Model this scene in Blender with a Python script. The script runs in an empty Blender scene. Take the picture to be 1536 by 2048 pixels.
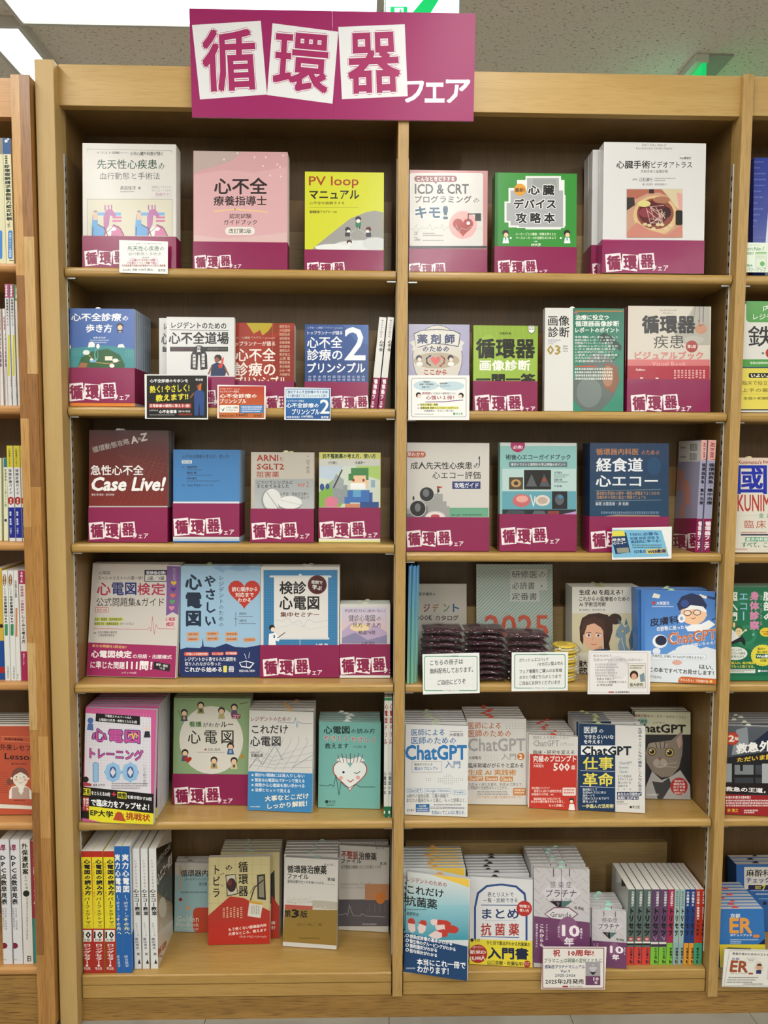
import bpy, math, random
from mathutils import Vector, Matrix
from mathutils.geometry import tessellate_polygon
random.seed(7)
SC = bpy.context.scene
COL = SC.collection

# ---------------------------------------------------------------- camera
F_PX = 1480.0
CAM = Vector((-0.0791, -1.7186, 1.3747))
PIT, YAW, ROL = -0.0721, 0.0232, 0.0056
_f = Vector((math.sin(YAW)*math.cos(PIT), math.cos(YAW)*math.cos(PIT), math.sin(PIT)))
_r = Vector((math.cos(YAW), -math.sin(YAW), 0))
_u = _r.cross(_f)
RT = _r*math.cos(ROL)+_u*math.sin(ROL)
UP = -_r*math.sin(ROL)+_u*math.cos(ROL)
cam = bpy.data.objects.new('camera', bpy.data.cameras.new('camera'))
COL.objects.link(cam)
m3 = Matrix((RT, UP, -_f)).transposed()
cam.matrix_world = Matrix.Translation(CAM) @ m3.to_4x4()
cam.data.sensor_fit = 'HORIZONTAL'; cam.data.sensor_width = 36
cam.data.lens = F_PX*36/1536
cam.data.clip_start = 0.01
SC.camera = cam

# ---------------------------------------------------------------- world, lights, exposure
wd = bpy.data.worlds.new('world'); SC.world = wd; wd.use_nodes = True
wd.node_tree.nodes['Background'].inputs[0].default_value = (0.9, 0.95, 1, 1)
wd.node_tree.nodes['Background'].inputs[1].default_value = 0.3
SC.view_settings.view_transform = 'Standard'
SC.view_settings.look = 'None'
SC.view_settings.gamma = 1
SC.view_settings.exposure = -0.03
try: SC.view_settings.use_curve_mapping = False
except Exception: pass
CEIL = 2.75
LAMPS = [(-1.24, -1.35, 0.13, 2.4, 24), (0.22, -1.6, 0.13, 2.4, 26), (2.1, -1.5, 0.13, 2.4, 28), (-2.9, -1.8, 0.13, 2.4, 24), (0.2, -3.9, 0.13, 1.6, 40), (1.9, -3.8, 0.13, 1.8, 34), (-1.6, -3.9, 0.13, 1.8, 34),
         (1.7, 2.4, 0.13, 2.4, 72), (-3.0, 2.2, 0.13, 2.4, 52), (0.1, 3.2, 0.13, 2.0, 64)]  # this last row: unseen lamps added past the bookcase to lighten the ceiling
for i, (lx, ly, sx, sy, pw) in enumerate(LAMPS):
    l = bpy.data.lights.new('ceiling_lamp_light', 'AREA'); l.shape = 'RECTANGLE'; l.size = sx; l.size_y = sy
    l.energy = pw; l.color = (1.0, 0.985, 0.94)
    o = bpy.data.objects.new('ceiling_lamp_light', l); COL.objects.link(o); o.location = (lx, ly, CEIL-0.075)

for lx, ly, sx, sy, pw in ((-.605, .53, 1.08, .36, 13), (-1.245, 1.55, .11, 1.6, 9)):
    l = bpy.data.lights.new('ceiling_panel_light', 'AREA'); l.shape = 'RECTANGLE'; l.size = sx; l.size_y = sy; l.energy = pw; l.color = (.96, 1, .98)
    o = bpy.data.objects.new('ceiling_panel_light', l); COL.objects.link(o); o.location = (lx, ly, CEIL-.035)

# ---------------------------------------------------------------- helpers
def lin(h):
    h = h.lstrip('#')
    if len(h) == 3: h = ''.join(c*2 for c in h)
    r = []
    for i in (0, 2, 4):
        v = int(h[i:i+2], 16)/255
        r.append(v/12.92 if v <= .04045 else ((v+.055)/1.055)**2.4)
    return tuple(r)+(1.0,)
def mat(name, color=(.8, .8, .8, 1), rough=.5, metal=0, emit=None, es=0, alpha=1, spec=.5, coat=0):
    m = bpy.data.materials.new(name); m.use_nodes = True
    b = m.node_tree.nodes['Principled BSDF']
    if isinstance(color, str): color = lin(color)
    b.inputs['Base Color'].default_value = color
    b.inputs['Roughness'].default_value = rough
    b.inputs['Metallic'].default_value = metal
    b.inputs['Specular IOR Level'].default_value = spec
    if coat: b.inputs['Coat Weight'].default_value = coat; b.inputs['Coat Roughness'].default_value = .08
    if alpha < 1: b.inputs['Alpha'].default_value = alpha
    if emit:
        b.inputs['Emission Color'].default_value = lin(emit) if isinstance(emit, str) else emit
        b.inputs['Emission Strength'].default_value = es
    return m
def inkmat(name, rough, spec=.5, coat=0, bump=0):
    m = mat(name, rough=rough, spec=spec, coat=coat); nt = m.node_tree
    a = nt.nodes.new('ShaderNodeAttribute'); a.attribute_name = 'Col'
    nt.links.new(a.outputs['Color'], nt.nodes['Principled BSDF'].inputs['Base Color'])
    if bump:
        tc = nt.nodes.new('ShaderNodeTexCoord'); n = nt.nodes.new('ShaderNodeTexNoise'); n.inputs['Scale'].default_value = 9
        bp = nt.nodes.new('ShaderNodeBump'); bp.inputs['Strength'].default_value = bump; bp.inputs['Distance'].default_value = .01
        nt.links.new(tc.outputs['Object'], n.inputs['Vector']); nt.links.new(n.outputs['Fac'], bp.inputs['Height'])
        nt.links.new(bp.outputs['Normal'], nt.nodes['Principled BSDF'].inputs['Normal'])
    return m
GLOSS = inkmat('laminated_print', .26, .5, bump=.12)
MATTE = inkmat('matt_print', .5, .4)
BOARDM = inkmat('satin_board_print', .42, .28)
def wood(name, c1, c2, c3, axis='X', rough=.38, fine=1.0, bump=.15):
    m = mat(name, rough=rough); nt = m.node_tree; N = nt.nodes; L = nt.links
    tc = N.new('ShaderNodeTexCoord'); mp = N.new('ShaderNodeMapping')
    st, cr = 2.2, 26
    mp.inputs['Scale'].default_value = {'X': (st, cr, cr), 'Z': (cr, cr, st), 'Y': (cr, st, cr)}[axis]
    L.new(tc.outputs['Object'], mp.inputs['Vector'])
    n1 = N.new('ShaderNodeTexNoise'); n1.inputs['Scale'].default_value = 1.0; n1.inputs['Detail'].default_value = 6; n1.inputs['Distortion'].default_value = .6
    L.new(mp.outputs[0], n1.inputs['Vector'])
    mp2 = N.new('ShaderNodeMapping')
    a, b = 18, 330
    mp2.inputs['Scale'].default_value = {'X': (a, b, b), 'Z': (b, b, a), 'Y': (b, a, b)}[axis]
    L.new(tc.outputs['Object'], mp2.inputs['Vector'])
    n2 = N.new('ShaderNodeTexNoise'); n2.inputs['Scale'].default_value = 1.0; n2.inputs['Detail'].default_value = 3
    L.new(mp2.outputs[0], n2.inputs['Vector'])
    r1 = N.new('ShaderNodeValToRGB'); r1.color_ramp.elements[0].position = .33; r1.color_ramp.elements[1].position = .68
    r1.color_ramp.elements[0].color = lin(c1); r1.color_ramp.elements[1].color = lin(c2)
    L.new(n1.outputs['Fac'], r1.inputs[0])
    r2 = N.new('ShaderNodeValToRGB'); r2.color_ramp.elements[0].position = .30; r2.color_ramp.elements[1].position = .52
    r2.color_ramp.elements[0].color = (fine, fine, fine, 1); r2.color_ramp.elements[1].color = (0, 0, 0, 1)
    L.new(n2.outputs['Fac'], r2.inputs[0])
    mx = N.new('ShaderNodeMix'); mx.data_type = 'RGBA'
    L.new(r2.outputs[0], mx.inputs[0]); L.new(r1.outputs[0], mx.inputs[6]); mx.inputs[7].default_value = lin(c3)
    L.new(mx.outputs[2], N['Principled BSDF'].inputs['Base Color'])
    bp = N.new('ShaderNodeBump'); bp.inputs['Strength'].default_value = bump; bp.inputs['Distance'].default_value = .001
    L.new(n2.outputs['Fac'], bp.inputs['Height']); L.new(bp.outputs[0], N['Principled BSDF'].inputs['Normal'])
    return m
OAKH = wood('oak_veneer_horizontal', '#ba9757', '#c6a466', '#ae894a', 'X', .45, .5)
OAKV = wood('oak_veneer_vertical', '#af8c50', '#bf9c60', '#92703a', 'Z', .45, .6)
PLAIN = wood('birch_upright', '#b7985f', '#c0a168', '#ad8d55', 'Z', .5, .25)
NOSE = wood('shelf_wood', '#aa8748', '#ba9757', '#947038', 'X', .3, .5)
INNER = wood('shaded_inner_veneer', '#7c5f34', '#8a6c40', '#644b29', 'Z', .4, .5)  # wood colour darkened to deepen the shade inside the bays
BACKV = wood('shaded_back_veneer', '#5c4627', '#684f2e', '#4a371c', 'Z', .45, .5)  # darkest of the woods, part of the interior shade is in its colour
FILL = wood('filler_veneer', '#988055', '#a58c60', '#82693f', 'X', .4, .6)
PLINTH = wood('plinth_wood', '#8f6c34', '#a57e42', '#72522a', 'X', .4)
STAVE = [wood('stave_%s' % n, a, b, c, 'Z', .35, .7) for n, a, b, c in (('light', '#b98c50', '#cda065', '#996a33'), ('mid', '#a8783e', '#bb8d50', '#885a2a'), ('dark', '#8a5c2e', '#9f7040', '#64401c'), ('pale', '#bd9760', '#cba972', '#a07c45'))]
NBH = wood('neighbour_header_wood', '#b5824a', '#c9985c', '#98683a', 'X', .4, .5)
PAPER = inkmat('page_paper', .8, .2)
MET = mat('zinc_metal', '#b5b5b2', .35, .85)
DARK = mat('slot_dark', '#15120e', .7)

def uniq(o, label=None, cat=None, group=None, kind=None):
    if label: o['label'] = label
    if cat: o['category'] = cat
    if group: o['group'] = group
    if kind: o['kind'] = kind
    return o
def empty(name, parent=None, mw=None):
    o = bpy.data.objects.new(name, None); COL.objects.link(o); o.empty_display_size = .02
    if parent: o.parent = parent
    if mw is not None: o.matrix_world = mw
    return o
class MB:
    """collects faces with a colour per face (or per vertex) and links ONE mesh"""
    def __init__(s): s.v = []; s.f = []; s.c = []
    def face(s, pts, col):
        n = len(s.v); s.v += [tuple(p) for p in pts]; s.f.append(tuple(range(n, n+len(pts))))
        s.c += [col]*len(pts) if not isinstance(col, list) else col
    def box(s, x0, x1, y0, y1, z0, z1, col=(1, 1, 1, 1), cols=None):
        P = [(x0,y0,z0),(x1,y0,z0),(x1,y1,z0),(x0,y1,z0),(x0,y0,z1),(x1,y0,z1),(x1,y1,z1),(x0,y1,z1)]
        for k, q in enumerate(((0,1,5,4),(1,2,6,5),(2,3,7,6),(3,0,4,7),(4,5,6,7),(3,2,1,0))):
            s.face([P[i] for i in q], (cols or {}).get(k, col))
    def build(s, name, material, parent=None, smooth=False, bevel=0):
        me = bpy.data.meshes.new(name); me.from_pydata(s.v, [], s.f)
        a = me.color_attributes.new('Col', 'FLOAT_COLOR', 'CORNER')
        flat = []
        k = 0
        for f in s.f:
            for _ in f:
                flat.extend(s.c[k]); k += 1
        a.data.foreach_set('color', flat)
        me.materials.append(material)
        o = bpy.data.objects.new(name, me); COL.objects.link(o)
        if parent: o.parent = parent
        if bevel:
            import bmesh
            bm = bmesh.new(); bm.from_mesh(me); bmesh.ops.remove_doubles(bm, verts=bm.verts, dist=1e-6)
            bmesh.ops.bevel(bm, geom=list(bm.edges), offset=bevel, segments=2, affect='EDGES', profile=.6)
            bm.to_mesh(me); bm.free()
        if smooth:
            for p in me.polygons: p.use_smooth = True
        return o
def box(name, x0, x1, y0, y1, z0, z1, material, parent=None, bevel=0):
    b = MB(); b.box(x0, x1, y0, y1, z0, z1); return b.build(name, material, parent, bevel=bevel)

# ---- glyphs
_cu = bpy.data.curves.new('glyph_source', 'FONT'); _ob = bpy.data.objects.new('glyph_source', _cu)
_gc = {}
def glyph(text, b=0, res=1):
    k = (text, round(b, 3), res)
    if k in _gc: return _gc[k]
    _cu.body = text; _cu.offset = b; _cu.resolution_u = res
    m = _ob.to_mesh()
    v = [(p.co.x, p.co.y) for p in m.vertices]; f = [tuple(p.vertices) for p in m.polygons]
    _ob.to_mesh_clear()
    if not v: v = [(0, 0), (1, 1)]
    bb = (min(p[0] for p in v), min(p[1] for p in v), max(p[0] for p in v), max(p[1] for p in v))
    _gc[k] = (v, f, bb); return _gc[k]

# ---- photo measurements -> points on real planes
def ray(px, py): return (RT*((px-768)/F_PX)+UP*((1024-py)/F_PX)+_f)
def hit(px, py, P, n):
    d = ray(px, py); return CAM+d*((P-CAM).dot(n)/d.dot(n))
def onY(px, py, y): return hit(px, py, Vector((0, y, 0)), Vector((0, 1, 0)))
def onZ(px, py, z): return hit(px, py, Vector((0, 0, z)), Vector((0, 0, 1)))
VA, VB, VC, VD, VE, VF, VG, VH = (0, 0, 2), (768, 0, 2), (0, 560, 2), (768, 560, 2), (0, 1090, 2), (768, 1090, 2), (0, 1600, 2), (768, 1600, 2)
class Frame:
    def __init__(s, O, X, Z):
        s.O, s.X, s.Z = O.copy(), X.normalized(), Z.normalized(); s.Yb = s.Z.cross(s.X)
    def uv(s, px, py):
        p = hit(px, py, s.O, s.Yb)-s.O; return (p.dot(s.X), p.dot(s.Z))
    def mw(s):
        return Matrix.Translation(s.O) @ Matrix((s.X, s.Yb, s.Z)).transposed().to_4x4()
class Print:
    """flat print on the local x-z plane; items are measured on the photo through view V"""
    def __init__(s, fr, V, y=0.0, clip=None):
        s.fr, s.V, s.y, s.mb, s.bb, s.clip = fr, V, y, MB(), [], clip
    def p(s, x, y): return s.fr.uv(s.V[0]+x/s.V[2], s.V[1]+y/s.V[2])
    def layer(s, pts):
        x0 = min(p[0] for p in pts); x1 = max(p[0] for p in pts); z0 = min(p[1] for p in pts); z1 = max(p[1] for p in pts)
        L = 1
        for (a, b, c, d, l) in s.bb:
            if a < x1 and b > x0 and c < z1 and d > z0 and l >= L: L = l+1
        s.bb.append((x0, x1, z0, z1, L)); return s.y-4.5e-5*L
    def poly(s, pts, col, y=None):
        if s.clip: pts = clip_poly(pts, s.clip)
        if len(pts) < 3: return
        if y is None: y = s.layer(pts)
        if len(pts) <= 4 and convex(pts):
            s.mb.face([(a, y, b) for a, b in pts], col); return
        for t in tessellate_polygon([[Vector((a, b, 0)) for a, b in pts]]):
            s.mb.face([(pts[i][0], y, pts[i][1]) for i in t], col)
    def quadtext(s, q, text, col, b=0, res=1):
        v, f, bb = glyph(text, 0, res)
        tl, tr, br, bl = q
        w, h = bb[2]-bb[0], bb[3]-bb[1]
        if w < 1e-6 or h < 1e-6: return
        y = s.layer(q)
        b = min(b*.85, .036) if text.isascii() else b*.85
        # heavier weights: the regular outline printed several times, shifted round a small circle
        if b <= .004: sh = ((0, 0),)
        else:
            n = 4 if b < .034 else 6 if b < .06 else 8
            sh = [(b*math.cos(2*math.pi*(i+.5)/n), b*math.sin(2*math.pi*(i+.5)/n)) for i in range(n)]
            if b >= .034: sh.append((0, 0))
        for ci, (dx, dy) in enumerate(sh):
            pts = []
            for (gx, gy) in v:
                a = (gx+dx-bb[0])/w; c = (gy+dy-bb[1])/h
                bot = (bl[0]+(br[0]-bl[0])*a, bl[1]+(br[1]-bl[1])*a); top = (tl[0]+(tr[0]-tl[0])*a, tl[1]+(tr[1]-tl[1])*a)
                pts.append((bot[0]+(top[0]-bot[0])*c, bot[1]+(top[1]-bot[1])*c))
            if s.clip:
                cx0, cx1, cz0, cz1 = s.clip
                keep = [cx0 <= p[0] <= cx1 and cz0 <= p[1] <= cz1 for p in pts]
                if not any(keep): continue
                pts = [(min(max(p[0], cx0), cx1), min(max(p[1], cz0), cz1)) for p in pts]
            else: keep = None
            n0 = len(s.mb.v)
            s.mb.v += [(p[0], y-4e-6*ci, p[1]) for p in pts]
            for t in f:
                if keep and not any(keep[i] for i in t): continue
                s.mb.f.append(tuple(n0+i for i in t)); s.mb.c += [col]*len(t)
    def item(s, it):
        k = it[0]
        if k == 'R':
            _, x0, y0, x1, y1, c = it; s.poly([s.p(x0, y0), s.p(x1, y0), s.p(x1, y1), s.p(x0, y1)], lin(c))
        elif k == 'G':
            _, x0, y0, x1, y1, c1, c2 = it; q = [s.p(x0, y0), s.p(x1, y0), s.p(x1, y1), s.p(x0, y1)]
            y = s.layer(q); a, b = lin(c1), lin(c2)
            if s.clip: q = [(min(max(p[0], s.clip[0]), s.clip[1]), min(max(p[1], s.clip[2]), s.clip[3])) for p in q]
            s.mb.face([(p[0], y, p[1]) for p in q], [a, a, b, b])
        elif k == 'Q': s.poly([s.p(*q) for q in it[1]], lin(it[2]))
        elif k in 'CE':
            x, y, rx, ry, c = it[1:] if k == 'E' else (it[1], it[2], it[3], it[3], it[4])
            n = 28 if rx > 20 else 16
            s.poly([s.p(x+rx*math.cos(i*2*math.pi/n), y+ry*math.sin(i*2*math.pi/n)) for i in range(n)], lin(c))
        elif k == 'L':
            pts, w, c = it[1:]
            P = [s.p(*q) for q in pts]; y = s.layer(P)
            w = w/s.V[2]/F_PX*1.75/2
            for a, b in zip(P, P[1:]):
                d = Vector((b[0]-a[0], b[1]-a[1]));
                if d.length < 1e-7: continue
                d.normalize(); n = Vector((-d.y, d.x))*w; e = d*w*.6
                s.poly([(a[0]-n.x-e.x, a[1]-n.y-e.y), (b[0]-n.x+e.x, b[1]-n.y+e.y), (b[0]+n.x+e.x, b[1]+n.y+e.y), (a[0]+n.x-e.x, a[1]+n.y-e.y)], lin(c), y)
        elif k == 'T':
            x0, y0, x1, y1, t, c = it[1:7]; b = it[7] if len(it) > 7 else 0
            q = [s.p(x0, y0), s.p(x1, y0), s.p(x1, y1), s.p(x0, y1)]
            if len(it) > 8: s.quadtext(q, t, lin(it[8]), b+(it[9] if len(it) > 9 else .05))
            s.quadtext(q, t, lin(c), b, 2 if (y1-y0) > 36 else 1)
        elif k == 'TQ':
            q, t, c = it[1:4]; b = it[4] if len(it) > 4 else 0
            q = [s.p(*a) for a in q]
            if len(it) > 5: s.quadtext(q, t, lin(it[5]), b+(it[6] if len(it) > 6 else .05))
            s.quadtext(q, t, lin(c), b, 2)
        elif k == 'V':   # vertical column, x0..x1 at top; optional xs = x shift at the bottom
            x0, y0, x1, y1, t, c = it[1:7]; b = it[7] if len(it) > 7 else 0; xs = it[8] if len(it) > 8 else 0
            n = len(t); hh = (y1-y0)/n
            for i, ch in enumerate(t):
                if ch in ' 　': continue
                sh = xs*(i+.5)/n; a, e = y0+hh*(i+.05), y0+hh*(i+.95)
                if ch in 'ー-―–|': s.item(('R', (x0+x1)/2+sh-(x1-x0)*.07, a, (x0+x1)/2+sh+(x1-x0)*.07, e, c)); continue
                bb = glyph(ch)[2]
                fx0, fx1, fy0, fy1 = bb[0], bb[2], (.88-bb[3]), (.88-bb[1])
                if ch.isascii(): m_ = (fx0+fx1)/2; fx0, fx1 = (.5-(m_-fx0)*1.3, .5+(fx1-m_)*1.3)
                W = x1-x0
                X0, X1 = x0+sh+W*max(fx0, 0), x0+sh+W*min(fx1, 1.02); Y0, Y1 = a+(e-a)*max(fy0-.02, 0), a+(e-a)*min(fy1, 1.02)
                s.quadtext([s.p(X0, Y0), s.p(X1, Y0), s.p(X1, Y1), s.p(X0, Y1)], ch, lin(c), b*1.35)
        elif k == 'M':   # a line too small to read: a row of character-sized specks
            x0, y0, x1, y1, c = it[1:6]; ch = (y1-y0); x = x0
            q = [s.p(x0, y0), s.p(x1, y1)]; y = s.layer(q)
            rr = random.Random(int(x0*7+y0))
            vert = (x1-x0) < (y1-y0)
            if vert:
                z = y0; W = x1-x0
                while z < y1-W*.4:
                    w = W*rr.uniform(.5, .85)
                    for dx in (0, .55):
                        P = [s.p(x0+dx*W, z), s.p(x0+dx*W+W*.38, z), s.p(x0+dx*W+W*.38, z+w), s.p(x0+dx*W, z+w)]
                        s.poly(P, lin(c), y)
                    z += W*rr.uniform(1.0, 1.25)
            else:
                while x < x1-ch*.4:
                    w = ch*rr.uniform(.35, .8)
                    for dy in ((0, .42), (.55, 1)) if rr.random() < .75 else ((.1, .9),):
                        P = [s.p(x, y0+dy[0]*ch), s.p(x+w, y0+dy[0]*ch), s.p(x+w, y0+dy[1]*ch), s.p(x, y0+dy[1]*ch)]
                        s.poly(P, lin(c), y)
                    x += w+ch*rr.uniform(.2, .4)
        elif k == 'RR':  # rounded rectangle
            x0, y0, x1, y1, r, c = it[1:]
            pts = []
            for cx, cy, a0 in ((x1-r, y0+r, -90), (x1-r, y1-r, 0), (x0+r, y1-r, 90), (x0+r, y0+r, 180)):
                for j in range(5):
                    a = math.radians(a0+j*22.5); pts.append(s.p(cx+r*math.cos(a), cy+r*math.sin(a)))
            s.poly(pts, lin(c))
        elif k == 'H':   # heart
            x, y, r, c = it[1:]
            pts = []
            for i in range(30):
                t = i*2*math.pi/30
                pts.append(s.p(x+r*16*math.sin(t)**3/16, y-r*(13*math.cos(t)-5*math.cos(2*t)-2*math.cos(3*t)-math.cos(4*t))/16))
            s.poly(pts, lin(c))
        elif k == 'LOGO':
            x, y, z = it[1:]; A = lambda *q: [(x+a*z, y+b*z) for a, b in q]
            for cd, g, tx in (([(0, 6), (60, 0), (66, 70), (4, 76)], (8, 12, 58, 66), '循'), ([(68, 4), (131, 9), (125, 73), (62, 64)], (72, 12, 122, 64), '環'), ([(131, 4), (190, 0), (196, 62), (135, 66)], (139, 9, 187, 57), '器')):
                s.item(('Q', A(*cd), '#efe6ea'))
                s.item(('TQ', A((g[0], g[1]), (g[2], g[1]), (g[2]+2, g[3]), (g[0]+2, g[3])), tx, '#8a1d4c', .055))
            s.item(('TQ', A((184, 50), (247, 50), (247, 70), (184, 70)), 'フェア', '#f4eef2', .02))
    def build(s, name='cover_print', material=GLOSS, parent=None):
        if not s.mb.f: return None
        return s.mb.build(name, material, parent)
def convex(p):
    sg = 0
    for i in range(len(p)):
        a, b, c = p[i], p[(i+1) % len(p)], p[(i+2) % len(p)]
        z = (b[0]-a[0])*(c[1]-b[1])-(b[1]-a[1])*(c[0]-b[0])
        if abs(z) < 1e-14: continue
        if sg and (z > 0) != (sg > 0): return False
        sg = z
    return True
def clip_poly(pts, r):
    x0, x1, z0, z1 = r
    for ax, lim, keep in ((0, x0, 1), (0, x1, -1), (1, z0, 1), (1, z1, -1)):
        out = []
        for i in range(len(pts)):
            a, b = pts[i-1], pts[i]
            ia, ib = (a[ax]-lim)*keep >= 0, (b[ax]-lim)*keep >= 0
            if ia != ib:
                t = (lim-a[ax])/(b[ax]-a[ax]); out.append((a[0]+(b[0]-a[0])*t, a[1]+(b[1]-a[1])*t))
            if ib: out.append(b)
        pts = out
        if not pts: return []
    return pts

def copy_tree(o, parent=None):
    c = o.copy(); COL.objects.link(c); c.parent = parent
    if parent is not None: c.matrix_parent_inverse = o.matrix_parent_inverse.copy()
    for ch in kids.get(o.name, []):
        d = copy_tree(ch, c)
        if ch.name.startswith('order_slip'): d.location.x += random.uniform(-.016, .016); d.location.z += random.uniform(-.0025, .0005)
    return c
kids = {}
def reg(parent, child):
    if child is not None: kids.setdefault(parent.name, []).append(child)
    return child
ORD = ['', 'second', 'third', 'fourth', 'fifth', 'sixth', 'seventh', 'eighth', 'ninth', 'tenth', 'eleventh', 'twelfth', 'thirteenth', 'fourteenth']
# shelf board tops
Z1, Z2, Z3L, Z3R, Z4, Z5, Z6 = 1.8045, 1.4875, 1.1727, 1.1535, .8374, .5000, .1153
MAROON = '#8a1a50'
BACKY = .24
BACK_TOP = .172
BAYS = ((-1.49, -.8595), (-.7655, -.0159), (.0163, .7638), (.7958, 1.45))
def bay(x):
    for lo, hi in BAYS:
        if lo-.02 <= x <= hi+.02: return lo, hi
    return -9, 9
def shelf_fix(x, z):
    """the left middle bay's boards sit a touch higher"""
    if -.8 < x < 0: return z+{Z1: .001, Z2: .003}.get(z, 0)
    return z
PLACED = []
def clash(z, x0, x1, y0, t, h, lean, skip=None):
    """the placed books that a book in this spot would cut into"""
    out = []
    for o in PLACED:
        if abs(o[0]-z) > .01 or o[7] == skip or x1 <= o[1] or x0 >= o[2]: continue
        hm = min(h, o[5]); d = []
        for zz in (0, hm):
            a0 = y0+zz*math.sin(lean); b0 = o[3]+zz*math.sin(o[6])
            d.append(-1 if a0+t <= b0 else 1 if b0+o[4] <= a0 else 0)
        if d[0] == 0 or d[1] == 0 or d[0] != d[1]: out.append(o)
    return out
def body(root, w, h, t, spinewise, front, spine, back, hard=False, page='#dedbd3', pg_top=None):
    """a book's cover and page block. face-out: x width, y thickness; spine-out: x thickness, y width (depth)"""
    c = MB(); fc, sc_, bc = lin(front), lin(spine), lin(back)
    k = .0022 if hard else .0004
    in_ = .003 if hard else 0
    if not spinewise:
        c.box(0, w, 0, k, 0, h, fc, {3: sc_}); c.box(0, w, t-k, t, 0, h, bc, {3: sc_}); c.box(0, k, k, t-k, 0, h, sc_)
        reg(root, c.build('cover', GLOSS, root, bevel=.0007 if hard else 0))
        p = MB(); p.box(k, w-in_-.0003, k, t-k, in_, h-in_-.0004, lin(page)); reg(root, p.build('page_block', PAPER, root))
    else:
        c.box(0, t, 0, k, 0, h, sc_); c.box(t-k, t, k, w, 0, h, fc); c.box(0, k, k, w, 0, h, bc)
        reg(root, c.build('cover', GLOSS, root))
        p = MB(); p.box(k, t-k, k, w-in_-.0003, in_, h-in_-.0004, lin(page)); reg(root, p.build('page_block', PAPER, root))
def slip(root, w, h, t, at, col, big=1.0):
    """the order slip whose round tab stands up out of the pages"""
    s = MB(); r = .0062*big; x = w*at; y = t*.5
    c = lin(col)
    pts = [(x-r*1.6, h-.001), (x+r*1.6, h-.001), (x+r*1.6, h+.0006), (x+r, h+.0012)]+[(x+r*math.cos(a), h+.0012+r*.62*math.sin(a)) for a in [math.pi*i/8 for i in range(1, 8)]]+[(x-r, h+.0012), (x-r*1.6, h+.0006)]
    for t3 in tessellate_polygon([[Vector((a, b, 0)) for a, b in pts]]):
        s.face([(pts[i][0], y, pts[i][1]) for i in t3], c); s.face([(pts[i][0], y+.0004, pts[i][1]) for i in t3][::-1], c)
    for a, b in zip(pts, pts[1:]+pts[:1]): s.face([(a[0], y, a[1]), (b[0], y, b[1]), (b[0], y+.0004, b[1]), (a[0], y+.0004, a[1])], c)
    reg(root, s.build('order_slip', MATTE, root))
def paperband(root, w, zb, zt, t, col, pr_items, fr, V, name='paper_band', side=True):
    b = MB(); c = lin(col)
    b.box(-.0006, w+.0004, -.0012, -.0008, zb, zt, c)
    if side: b.box(-.001, -.0002, -.0012, t, zb, zt, c); b.box(w+.0001, w+.0004, -.0012, t, zb, zt, c)
    o = b.build(name, GLOSS, root); reg(root, o)
    P = Print(fr, V, -.0012, (-.0006, w+.0004, zb, zt))
    for it in pr_items: P.item(it)
    q = P.build('band_print', GLOSS, o)
    reg(o, q)
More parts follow.
